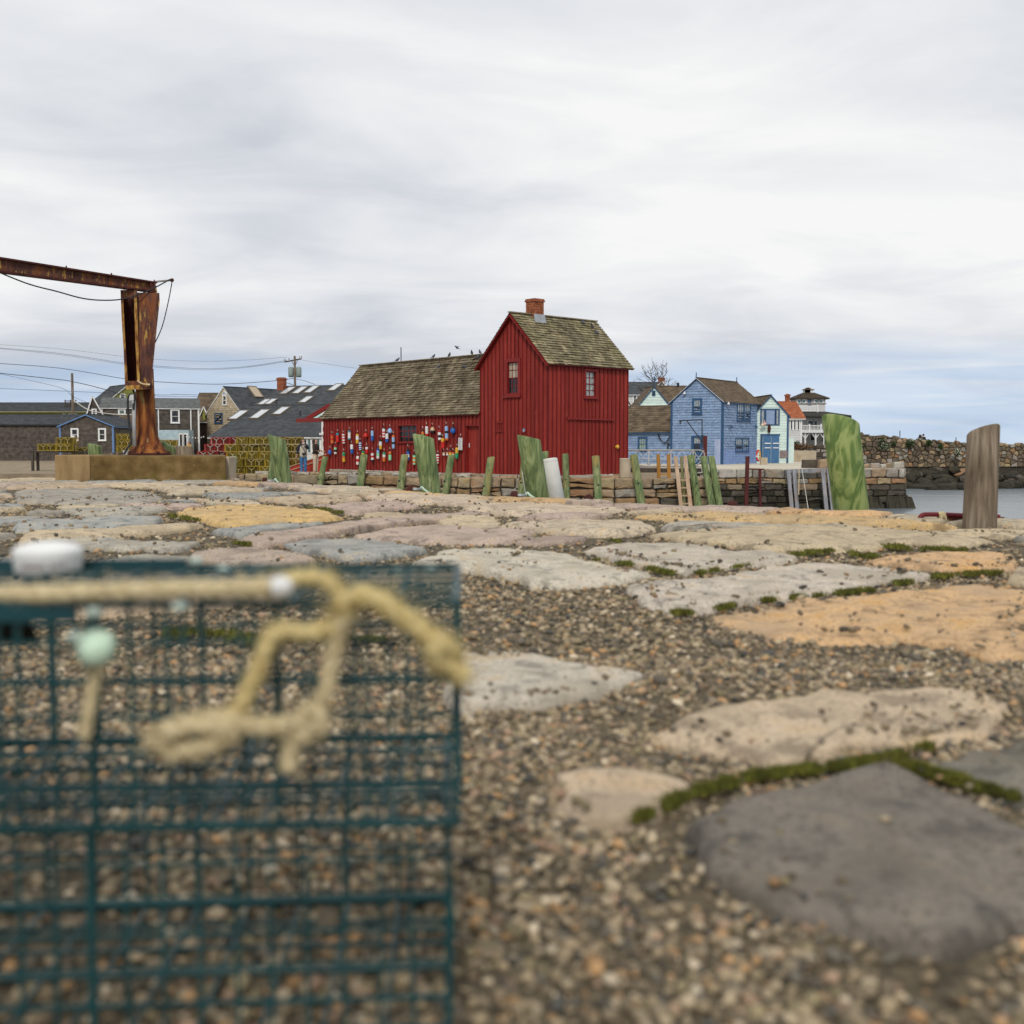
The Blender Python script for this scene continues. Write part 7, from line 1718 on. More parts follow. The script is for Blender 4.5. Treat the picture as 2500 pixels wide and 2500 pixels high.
# round, flared lower column
prof = []
for y, x0, x1 in ((1109, 314, 410), (1100, 316, 404), (1092, 322, 397), (1080, 327, 390), (1066, 330, 384), (1050, 331.5, 381), (1020, 332, 379), (985, 332, 378), (950, 333, 377), (900, 335, 376)):
    z_ = kp(355, y).z - KO.z; prof.append(((x0 + x1) / 2, sz(x1 - x0, YK) / 2, z_))
mb = MB(); n = 24; vs_ = []
for i, (cx, r, z_) in enumerate(prof):
    c_ = KQ(cx, 1000)
    for j in range(n): a_ = 2 * math.pi * j / n; vs_.append((c_.x + r * math.cos(a_), c_.y + .0 + r * .8 * math.sin(a_), max(z_, 0)))
mb.add(vs_, [(i * n + j, i * n + (j + 1) % n, (i + 1) * n + (j + 1) % n, (i + 1) * n + j) for i in range(len(prof) - 1) for j in range(n)]); mb.build('column', RUST_COL, ck, True)
mb = MB(); c_ = KQ(361, 1000); mb.lathe([(.36, 0), (.36, .03), (.33, .035), (0, .04)], 24, (c_.x, c_.y, 0)); mb.build('base_plate', RUST_DARK, ck)
for j in range(8): mb = MB(); mb.lathe([(.022, .03), (.022, .06), (0, .062)], 6, (c_.x + .335 * math.cos(j * .785), c_.y + .335 * math.sin(j * .785), 0)); mb.build('bolt', RUST_DARK, ck)
# tapered box head: right plate pair with an open left bay
def plate(name, pts, d0, d1, m):
    mb = MB(); k_ = len(pts); vs_ = [KQ(x, y, d0) for x, y in pts] + [KQ(x, y, d1) for x, y in pts]
    mb.add(vs_, [tuple(range(k_)), tuple(range(2 * k_ - 1, k_ - 1, -1))] + [(i, k_ + i, k_ + (i + 1) % k_, (i + 1) % k_) for i in range(k_)]); return mb.build(name, m, ck)
front = [(334, 714), (389, 715), (390, 735), (384, 790), (378, 850), (373, 900), (374, 948), (342, 948), (338, 850), (334, 760)]
plate('head_plate', front, -.26, -.225, RUST)
plate('head_plate', [(x, y) for x, y in front], .22, .25, RUST)
plate('side_plate', [(386, 716), (390, 735), (384, 790), (378, 850), (373, 900), (374, 946), (370, 946), (369, 900), (374, 850), (380, 790), (386, 735)], -.224, .219, RUST)
plate('inner_plate', [(327, 722), (334, 722), (338, 850), (342, 940), (336, 940), (331, 850)], -.30, .22, RUST_YELLOW)
plate('outer_plate', [(294, 708), (300, 708), (304, 800), (309, 880), (312, 932), (305, 940), (302, 860), (297, 780)], -.30, .22, RUST_YELLOW)
plate('back_plate', [(298, 712), (334, 714), (340, 940), (308, 938)], .221, .24, RUST_DARK)
plate('top_strap', [(294, 708), (335, 708), (335, 727), (297, 729)], -.305, -.27, RUST)
plate('foot_box', [(306, 931), (340, 929), (367, 934), (367, 950), (342, 951), (307, 951)], -.36, .1, RUST)
plate('foot_lip', [(307, 941), (343, 940), (343, 951), (308, 951)], -.385, -.362, RUST_YELLOW)
mb = MB(); mb.tube(smooth_line([KQ(336, 929, -.36), KQ(345, 936, -.42), KQ(355, 938, -.42), KQ(366, 938, -.40)]), .012, 5); mb.tube(smooth_line([KQ(338, 931, -.38), KQ(348, 937, -.43), KQ(366, 940, -.41)]), .01, 5); mb.build('rope_tie', ROPE_T, ck)
# boom: I-beam running off to the left, coming nearer
def boom(x, y0, y1, d): return KQ(x, y0, d), KQ(x, y1, d)
A0, A1 = KQ(379, 691, 0), KQ(379, 713, 0); B0, B1 = KQ(139, 653, -1.1), KQ(139, 682, -1.1)
ext = 1.6; C0_, C1_ = A0 + (B0 - A0) * ext, A1 + (B1 - A1) * ext
ax = (B0 - A0).normalized(); sd_ = Vector((0, 0, 1)).cross(ax).normalized(); sd_ = sd_ if sd_.y < 0 else -sd_
mb = MB(); mb.hexa([A1 - sd_ * .012, C1_ - sd_ * .012, C1_ + sd_ * .012, A1 + sd_ * .012, A0 - sd_ * .012, C0_ - sd_ * .012, C0_ + sd_ * .012, A0 + sd_ * .012]); mb.build('boom_web', RUST, ck)
for P0, P1, s_ in ((A0, C0_, 1), (A1, C1_, -1)):
    t_ = Vector((0, 0, .013 * s_)); mb = MB(); mb.hexa([P0 - sd_ * .075 - t_, P1 - sd_ * .075 - t_, P1 + sd_ * .075 - t_, P0 + sd_ * .075 - t_, P0 - sd_ * .075 + t_, P1 - sd_ * .075 + t_, P1 + sd_ * .075 + t_, P0 + sd_ * .075 + t_]); mb.build('boom_flange', RUST_DARK, ck)
plate('boom_bracket', [(300, 684), (306, 686), (310, 702), (335, 706), (376, 710), (381, 714), (375, 691), (380, 692), (384, 714), (300, 707)], -.10, -.07, RUST)
plate('boom_end', [(366, 690), (374, 693), (382, 715), (366, 713)], -.14, .14, RUST_DARK)
for i in range(3): mb = MB(); p = B0 + (A0 - B0) * (.09 + i * .45); mb.lathe([(.012, 0), (.012, .05)], 6, p); mb.build('stub_bolt', RUST_DARK, ck)
mb = MB(); mb.bar(KQ(356, 690, 0), KQ(420, 684, 0), .04, .025); mb.build('outrigger', WOOD_GREY, ck)
mb = MB(); mb.lathe([(.02, -.03), (.035, 0), (.02, .03)], 8, KQ(420, 684, -.02), axis=(0, 1, 0)); mb.build('sheave', RUST_DARK, ck)
mb = MB(); mb.tube(smooth_line([KQ(-60, 640, -1.6), KQ(60, 690, -1.3), KQ(139, 711.5, -1.0), KQ(200, 728, -.75), KQ(250, 733, -.6), KQ(300, 730, -.45), KQ(350, 715, -.32), KQ(388, 697, -.2), KQ(415, 682, -.04)], 6), .011, 6); mb.build('cable', WIRE, ck, True)
mb = MB(); mb.tube(smooth_line([KQ(420, 684, 0), KQ(418, 700, 0), KQ(408, 750, 0), KQ(395, 800, -.02), KQ(378, 838, -.1)], 5), .009, 6); mb.build('tail_cable', WIRE, ck, True)
# conduit, junction box, cable on its left
mb = MB(); mb.tube([KQ(328, 1090, -.30), KQ(327, 985, -.30), KQ(326, 975, -.3)], .032, 8); mb.build('conduit', plain('grey_conduit', (.48, .49, .50), rough=.5), ck, True)
mb = MB(); q = KQ(321.5, 970.5, -.3); mb.box(q.x - .045, q.x + .045, q.y - .04, q.y + .04, q.z - .05, q.z + .045); mb.build('junction_box', plain('junction_grey', (.55, .56, .55), rough=.45), ck)
mb = MB(); mb.tube(smooth_line([KQ(325, 930, -.25), KQ(326, 955, -.3), KQ(329, 968, -.33), KQ(326, 1000, -.34), KQ(325, 985, -.34)]), .016, 6); mb.tube(smooth_line([KQ(322, 962, -.32), KQ(315, 966, -.33), KQ(312, 985, -.34), KQ(314, 1020, -.34), KQ(318, 1060, -.36), KQ(320, 1080, -.38), KQ(310, 1096, -.42), KQ(303, 1109, -.46)]), .018, 6); mb.build('power_cable', WIRE, ck, True)
p = kp(308, 1104, -.2); p.z = hb; mb = MB(); mb.lathe([(.038, 0), (.045, .01), (.055, .075), (.058, .08), (.05, .08), (.045, .02), (0, .02)], 14); tag(mb.build('small_white_bucket', WHITE, None, True, p), 'small white bucket on the block beside the crane foot', 'bucket')
# ================================================================ LOBSTER TRAPS
def wire_panel(mb, o, u, v, W, H, pitch, r, n=4):
    """Square wire mesh in the plane o + u, v."""
    o, u, v = Vector(o), Vector(u), Vector(v); nn = u.cross(v).normalized()
    k_ = int(round(W / pitch)); j_ = int(round(H / pitch))
    for i in range(k_ + 1): a = o + u * (W * i / k_ + random.gauss(0, r * .5)); m_ = a + v * H * .5 + (u * random.gauss(0, r) + nn * random.gauss(0, r)); mb.bar(a, m_, 2 * r, 2 * r, up=nn); mb.bar(m_, a + v * H, 2 * r, 2 * r, up=nn)
    for i in range(j_ + 1): a = o + v * (H * i / j_) + nn * r; mb.bar(a, a + u * W, 2 * r, 2 * r, up=nn)
def trap_parts(L_, D_, H_, pitch, r, wm, parent, heads=True, fr=.012, lid=1):
    """Wire trap: origin at the middle of its base; long side along x."""
    x, y = L_ / 2, D_ / 2
    for nm, o, u, v, W, H in (('front_mesh', (-x, -y, 0), (1, 0, 0), (0, 0, 1), L_, H_), ('back_mesh', (-x, y, 0), (1, 0, 0), (0, 0, 1), L_, H_), ('top_mesh', (-x, -y, H_), (1, 0, 0), (0, 1, 0), L_, D_), ('bottom_mesh', (-x, -y, 0), (1, 0, 0), (0, 1, 0), L_, D_), ('end_mesh', (-x, -y, 0), (0, 1, 0), (0, 0, 1), D_, H_), ('end_mesh', (x, -y, 0), (0, 1, 0), (0, 0, 1), D_, H_)):
        mb = MB(); wire_panel(mb, o, u, v, W, H, pitch * (1.9 if nm in ('end_mesh', 'bottom_mesh', 'back_mesh') and not heads else lid if nm == 'top_mesh' else 1), r); mb.build(nm, wm, parent)
    mb = MB()
    for z in (0, H_):
        for s in (-1, 1): mb.bar((-x, s * y, z), (x, s * y, z), fr, fr); mb.bar((s * x, -y, z), (s * x, y, z), fr, fr)
    for s in (-1, 1):
        for q in (-1, 1): mb.bar((s * x, q * y, 0), (s * x, q * y, H_), fr, fr)
    mb.bar((0, -y, 0), (0, -y, H_), fr, fr); mb.build('frame', wm, parent)
    if heads:
        mb = MB()
        for cx in (-x * .45, x * .3):
            mb.add([(cx - .16, -y + .01, .03), (cx + .16, -y + .01, .03), (cx + .16, -y + .01, H_ - .04), (cx - .16, -y + .01, H_ - .04), (cx - .05, -.02, H_ * .4), (cx + .05, -.02, H_ * .4), (cx + .05, -.02, H_ * .7), (cx - .05, -.02, H_ * .7)], [(0, 1, 5, 4), (1, 2, 6, 5), (2, 3, 7, 6), (3, 0, 4, 7)])
        mb.add([(-x + .02, -.12, .02), (x - .02, -.12, .02), (x - .02, -.12, H_ - .02), (-x + .02, -.12, H_ - .02)], [(0, 1, 2, 3)])
        for q in (-1, 1): mb.add([(q * x * .7, -y + .02, .02), (q * x * .7, y - .02, .02), (q * x * .7, y - .02, H_ - .02), (q * x * .7, -y + .02, H_ - .02)], [(0, 1, 2, 3)])
        mb.add([(.02 * x, -y + .02, .02), (.02 * x, y - .02, .02), (.02 * x, y - .02, H_ - .02), (.02 * x, -y + .02, H_ - .02)], [(0, 1, 2, 3)])
        mb.build('netting', NET, parent)
def make_trap(nm, wm, bridle):
    t_ = empty(nm, (0, 0, -50), 0, 'x', 'lobster trap'); trap_parts(1.0, .55, .35, .07, .0042, wm, t_, fr=.02)
    mb = MB(); y = -.29; c = bridle
    for cx in (-.2, .18):
        mb.tube([(cx - .14, y, .31), (cx, y - .01, .20), (cx, y - .01, .03)], .012, 4); mb.tube([(cx + .14, y, .31), (cx, y - .01, .20)], .012, 4)
    for q in (-1, 1): mb.tube([(q * .51, -.16, .31), (q * .515, 0, .18), (q * .515, 0, .04)], .012, 4); mb.tube([(q * .51, .16, .31), (q * .515, 0, .18)], .012, 4)
    mb.build('bridle', ROPE_Y if wm is YELLOW_W else ROPE_W, t_); return t_
YT_ = make_trap('lobster_trap', YELLOW_W, 1); RT_ = make_trap('lobster_trap', RED_W, 1)
used = {}
def put(proto, px, py, Y_, lab, grp, rz=0.0, zabs=None):
    p = at(px, py, Y_)
    if zabs is not None: p.z = zabs
    if proto.name not in used:
        used[proto.name] = 1; proto.location = p; proto.rotation_euler = (0, 0, rz); proto['label'] = lab; proto['group'] = grp
    else: copy_thing(proto, p, rz, lab, grp)
ordn = ['bottom', 'second', 'third', 'fourth', 'top']
G1 = 'yellow traps stacked on the wharf'
rown = ['bottom row', 'second row up', 'middle row', 'fourth row up', 'top row']; cnt_n = ['first', 'second', 'third', 'fourth', 'fifth', 'sixth']
patt = ['eele', 'elee', 'leel', 'elel', 'ele']
for r in range(5):
    px = [574, 570, 556, 554, 582][r]
    for k_, kind in enumerate(patt[r]):
        w_ = 29 if kind == 'e' else 51
        if px + w_ > 706: break
        put(YT_, px + w_ / 2 + random.uniform(-.8, .8), 1156, 54.3 + (.5 if kind == 'e' else .275) + random.uniform(-.06, .14), 'yellow wire lobster trap, %s counted from the roped piling in the %s' % (cnt_n[k_], rown[r]), G1, (R(90) if kind == 'e' else 0) + random.uniform(-.07, .07), Z_WHARF + .01 + r * .36)
        px += w_ + random.uniform(0, 2.5)
for c, (px, py0, k_) in enumerate(((716, 1156, 5),)):
    for r in range(k_): put(YT_, px, 1156, 56.2, 'dark seen yellow lobster trap, %s trap in the column nearest the visitors' % ordn[r], G1, random.uniform(-.08, .08), Z_WHARF + .01 + r * .36)
G2 = 'red traps stacked behind the concrete block'
z_r = Z_WHARF + .01
put(RT_, 510, 1150, 57.4, 'red lobster trap in the low row jutting out beyond the others', G2, .02, z_r + .36 * 2)
put(RT_, 556, 1150, 57.6, 'red lobster trap in the low row beside the yellow stack', G2, -.03, z_r + .36 * 2)
put(RT_, 527, 1150, 57.4, 'red lobster trap in the middle row with white bridle ropes', G2, .03, z_r + .36 * 3)
put(RT_, 570, 1150, 57.7, 'red lobster trap in the middle row half behind yellow traps', G2, .0, z_r + .36 * 3)
put(RT_, 543, 1150, 57.4, 'red lobster trap in the top row nearer the crane', G2, -.04, z_r + .36 * 4)
put(RT_, 588, 1150, 57.5, 'pale red lobster trap in the top row touching the yellow traps', G2, .03, z_r + .36 * 4)
put(RT_, 520, 1150, 57.5, 'red lobster trap at the bottom of the red pile', G2, .03, z_r); put(RT_, 523, 1150, 57.5, 'red lobster trap second from the bottom of the red pile', G2, .0, z_r + .36)
put(RT_, 566, 1150, 57.6, 'red lobster trap on the ground between red pile and yellow stack', G2, .03, z_r); put(RT_, 568, 1150, 57.6, 'red lobster trap second up beside the yellow stack', G2, .0, z_r + .36)
G3 = 'yellow traps near the sheds'
for i, (px, r, Y_, lab) in enumerate(((165, 4, 60, 'yellow lobster trap, upper one of the pair before the blue trimmed shed'), (163, 3, 60, 'yellow lobster trap, lower one of the pair before the blue trimmed shed'), (120, 3, 60.5, 'yellow lobster trap at the outer end before the blue trimmed shed'), (202, 3, 61, 'flat lying yellow trap beside the pair before the shed'),
   (310, 5, 66, 'yellow lobster trap, top one of the stack behind the crane conduit'), (311, 4, 66, 'yellow lobster trap, middle one of the stack behind the crane conduit'), (309, 3, 66, 'yellow lobster trap, lower one of the stack behind the crane conduit'), (411, 4, 64, 'yellow lobster trap behind the slanting green stub, upper'), (409, 3, 64, 'yellow lobster trap behind the slanting green stub, lower'))):
    if i == 3: put(YT_, px, 1100, Y_, lab, G3, .1, Z_WHARF + .36 * 2 + .2); continue
    put(YT_, px, 1100, Y_, lab, G3, random.uniform(-.15, .15), Z_WHARF + .02 + r * .36 - (.0 if i < 4 else .12))
# platforms hold up the raised traps
for (px, Y_, w_, h_, lab) in ((150, 60.3, 3.2, 1.09, 'dark timber staging under the yellow traps by the shed'), (310, 66, 1.3, .98, 'dark timber staging under the traps behind the crane conduit'), (410, 64, 1.3, .98, 'dark timber staging under the traps behind the green stub')):
    p = at(px, 1100, Y_); st = empty('timber_staging', (p.x, Y_, Z_WHARF), 0, lab, 'staging', 'timber stagings under traps'); mb = MB(); mb.box(-w_ / 2, w_ / 2, -.4, .4, h_ - .09, h_ - .012); mb.build('deck', WOOD_OLD, st)
    for sx in (-1, 1):
        for sy in (-.33, .33): mb = MB(); mb.box(sx * w_ * .45 - .06, sx * w_ * .45 + .06, sy - .06, sy + .06, 0, h_ - .09); mb.build('leg', WOOD_OLD, st)
# red launching ramp beside the visitors
rp_ = empty('red_ramp', at(728, 1157, 54.9), 0, 'low red wooden ramp with white edges behind the visitors', 'ramp'); PO = rp_.location.copy()
a, b = at(706, 1140, 54.9) - PO, at(797, 1108, 54.9) - PO
mb = MB(); mb.add([a + Vector((0, 0, -.35)), b + Vector((0, 0, -.9)), b, a, a + Vector((0, .9, -.35)), b + Vector((0, .9, -.9)), b + Vector((0, .9, 0)), a + Vector((0, .9, 0))], [(0, 1, 2, 3), (3, 2, 6, 7), (4, 7, 6, 5), (0, 3, 7, 4), (1, 5, 6, 2)]); mb.build('side', plain('bright_red_paint', (.42, .03, .012), var=.25, scale=10), rp_)
for s in (0, -.2): mb = MB(); mb.bar(a + Vector((0, -.03, s)), b + Vector((0, -.03, s)), .05, .045); mb.build('edge', WOOD_TAN, rp_)
# ---------------------------------------------------------------- the big trap in front of the lens
lt_ = empty('lobster_trap', (-.70, 2.02, Z_PIER + .004), R(3.4), 'teal wire lobster trap on the gravel, lower of the two stacked close up', 'lobster trap', 'teal traps stacked in front')
trap_parts(1.16, .53, .352, .058, .003, TEAL_W, lt_, heads=False, fr=.011, lid=2)
nt_ = empty('lobster_trap', (-.681, 2.0095, .004), R(2.5), 'teal wire lobster trap with tan rope, upper of the two stacked close up', 'lobster trap', 'teal traps stacked in front')
trap_parts(1.16, .53, .36, .058, .0034, TEAL_W, nt_, heads=False, fr=.012, lid=1.5)
mb = MB()
for z in (.0, .12, .24, .36): mb.bar((-.58, -.268, z), (.58, -.268, z), .006, .006)
for i in range(9): x = -.58 + 1.16 * i / 8; mb.bar((x, -.269, 0), (x, -.269, .36), .0065, .0065); 
mb.bar((.5, .262, 0), (.5, .262, .36), .007, .007)
for x in (-.2, .18): mb.bar((x, -.265, 0), (x, .265, 0), .008, .008); mb.bar((x, -.265, .362), (x, .265, .362), .006, .006)
mb.build('reinforcing_wire', TEAL_W, nt_)
mb = MB(); mb.box(-.58, -.02, -.279, -.266, .335, .366); mb.build('lid_rail', plain('dark_teal_plastic', (.006, .045, .055), rough=.4), nt_)
mb = MB(); mb.box(-.58, .02, .258, .272, .350, .378); mb.build('hinge_rail', MATS['dark_teal_plastic'], nt_)
mb = MB(); mb.quad((-.56, -.25, .335), (-.10, -.25, .335), (-.14, -.1, .27), (-.56, -.1, .27)); mb.build('netting', plain('dark_twine_net', (.012, .016, .014), rough=.9), nt_)
NL = Matrix.Translation(nt_.location) @ Matrix.Rotation(R(2.5), 4, 'Z'); NI = NL.inverted()
def TL(x, y, Y_): return NI @ at(x, y, Y_)
def rope(name, pts, r, m, parent=nt_, strands=3):
    P_ = smooth_line(pts, 8); mb = MB(); ln_ = 0; r *= 1.15
    for s in range(strands):
        q = []; ph = s * 2 * math.pi / strands; l = 0
        for i, p in enumerate(P_):
            d = (P_[min(i + 1, len(P_) - 1)] - P_[max(i - 1, 0)]).normalized(); x = d.orthogonal().normalized(); y = d.cross(x); l += (p - P_[max(i - 1, 0)]).length; a = ph + l / r * 1.1
            q.append(p + (x * math.cos(a) + y * math.sin(a)) * r * .5 + Vector((random.gauss(0, r * .06),) * 3))
        mb.tube(q, r * .62, 6)
    for i in range(int(len(P_) * 5)):
        q = random.choice(P_); a = Vector((random.gauss(0, 1), random.gauss(0, 1), random.gauss(0, 1))).normalized(); p0 = q + a * r * .7; mb.tube([p0, p0 + a * r * .7 + Vector((random.gauss(0, r * .6), 0, random.gauss(0, r * .6)))], r * .07, 3)
    return mb.build(name, m, parent, True)
YR = 1.725
rope('rope', [TL(-300, 1458, YR + .02), TL(0, 1450, YR + .02), TL(139, 1447, YR), TL(400, 1438, YR), TL(600, 1438, YR), TL(690, 1432, YR)], .0125, ROPE_T)
rope('rope', [TL(680, 1430, YR), TL(720, 1412, YR), TL(780, 1412, YR - .01), TL(825, 1440, YR - .015), TL(838, 1475, YR - .02), TL(848, 1500, YR - .015)], .0115, ROPE_Y)
rope('rope', [TL(835, 1490, YR - .02), TL(858, 1462, YR - .03), TL(905, 1458, YR - .03), TL(960, 1490, YR - .03), TL(1030, 1540, YR - .03), TL(1078, 1582, YR - .03), TL(1100, 1605, YR - .03)], .0145, ROPE_Y)
rope('rope', [TL(1060, 1585, YR - .04), TL(1085, 1575, YR - .05), TL(1105, 1595, YR - .04), TL(1080, 1615, YR - .03), TL(1062, 1598, YR - .04), TL(1100, 1625, YR - .04), TL(1140, 1652, YR - .04)], .014, ROPE_Y)
rope('rope', [TL(845, 1500, YR - .015), TL(815, 1530, YR - .02), TL(755, 1545, YR - .02), TL(690, 1540, YR - .02), TL(660, 1560, YR - .02), TL(630, 1630, YR - .02), TL(590, 1720, YR - .02), TL(555, 1750, YR - .02)], .0125, ROPE_Y)
rope('rope', [TL(848, 1498, YR - .02), TL(828, 1540, YR - .02), TL(812, 1610, YR - .02), TL(795, 1690, YR - .025), TL(770, 1735, YR - .03), TL(740, 1760, YR - .03)], .0115, ROPE_T)
rope('rope', [TL(790, 1745, YR - .03), TL(745, 1752, YR - .04), TL(680, 1772, YR - .03), TL(610, 1768, YR - .03), TL(520, 1755, YR - .03), TL(430, 1775, YR - .03), TL(370, 1800, YR - .03)], .0135, ROPE_T)
rope('rope', [TL(370, 1795, YR - .04), TL(400, 1825, YR - .04), TL(460, 1830, YR - .04), TL(520, 1815, YR - .04), TL(560, 1790, YR - .04), TL(480, 1770, YR - .05), TL(400, 1790, YR - .05)], .0135, ROPE_T)
rope('rope', [TL(740, 1750, YR - .04), TL(770, 1735, YR - .05), TL(780, 1780, YR - .05), TL(735, 1790, YR - .04), TL(712, 1830, YR - .03), TL(706, 1880, YR - .03)], .0125, ROPE_T)
rope('rope', [TL(240, 1610, YR), TL(225, 1700, YR), TL(205, 1800, YR)], .009, ROPE_T)
mb = MB(); mb.lathe([(.0, -.018), (.014, -.014), (.017, 0), (.012, .015), (0, .018)], 10, TL(688, 1432, YR - .02), axis=(1, 0, 0)); mb.build('clip', WHITE, nt_, True)
mb = MB(); mb.lathe([(.0, -.03), (.026, -.022), (.032, 0), (.024, .02), (0, .03)], 12, TL(236, 1580, YR - .02)); mb.build('rope_float', plain('mint_float', (.46, .60, .46), var=.3, scale=30), nt_, True)
for i, (x, y) in enumerate(((230, 1495), (440, 1482), (185, 1555), (545, 1392), (972, 1395), (1052, 1393), (480, 1370))):
    mb = MB(); mb.lathe([(.006, -.012), (.010, 0), (.006, .012)], 8, TL(x, y, YR + (.0 if y > 1420 else .53)), axis=(1, 0, 0)); mb.build('hog_ring', plain('pale_clip', (.42, .50, .44)), nt_, True)
# white plastic tub behind the trap's back rail
p = at(118, 1395, 2.2); p.z = .367
tb = empty('plastic_tub', p, 0, 'white plastic tub with dark lettering standing on the trap', 'tub'); mb = MB(); rr = .066
mb.lathe([(.0, 0), (rr * .92, 0), (rr * .96, .004), (rr, .034), (rr * 1.01, .038), (rr * .98, .044), (rr * .86, .050), (rr * .5, .056), (0, .058)], 32); mb.build('body', WHITE, tb, True)
fc_ = bpy.data.curves.new('lettering', 'FONT'); fc_.body = 'KUNG DTY'; fc_.size = .0155; fc_.extrude = .0005; fc_.space_character = 1.12
fo = bpy.data.objects.new('lettering_source', fc_); COL.objects.link(fo); dg = bpy.context.evaluated_depsgraph_get(); me = bpy.data.meshes.new_from_object(fo.evaluated_get(dg)); bpy.data.objects.remove(fo)
w_ = max(v.co.x for v in me.vertices)
for v in me.vertices:
    a = R(-90) + (v.co.x - w_ * .30) / rr; q = rr * lerp(.962, 1.0, (v.co.y + .010) / .04) + .0012 + v.co.z; v.co = Vector((q * math.cos(a), q * math.sin(a), v.co.y + .009))
me.materials.clear(); obj('lettering', me, plain('dark_red_ink', (.10, .035, .035)), tb)
# ---------------------------------------------------------------- the near pier is scaled about the camera by PIER_SCALE, keeping its outlines in view
PIER_NAMES = {'pier_ground', 'gravel', 'moss', 'white_sleeve', 'thin_white_rod', 'mooring_bar', 'rusty_shackle', 'iron_eye_bolt', 'red_pipe_rail', 'concrete_block', 'rusted_crane', 'small_white_bucket'}
PIER_GROUPS = {GP, 'piling stubs behind the concrete block', 'old stakes beside the block'}
for o in list(SC.objects):
    if o.parent is None and (o.name.split('.')[0] in PIER_NAMES or o.get('group') in PIER_GROUPS):
        o.location = o.location * PIER_SCALE + Vector((0, 0, Z_PIER)); o.scale = o.scale * PIER_SCALE
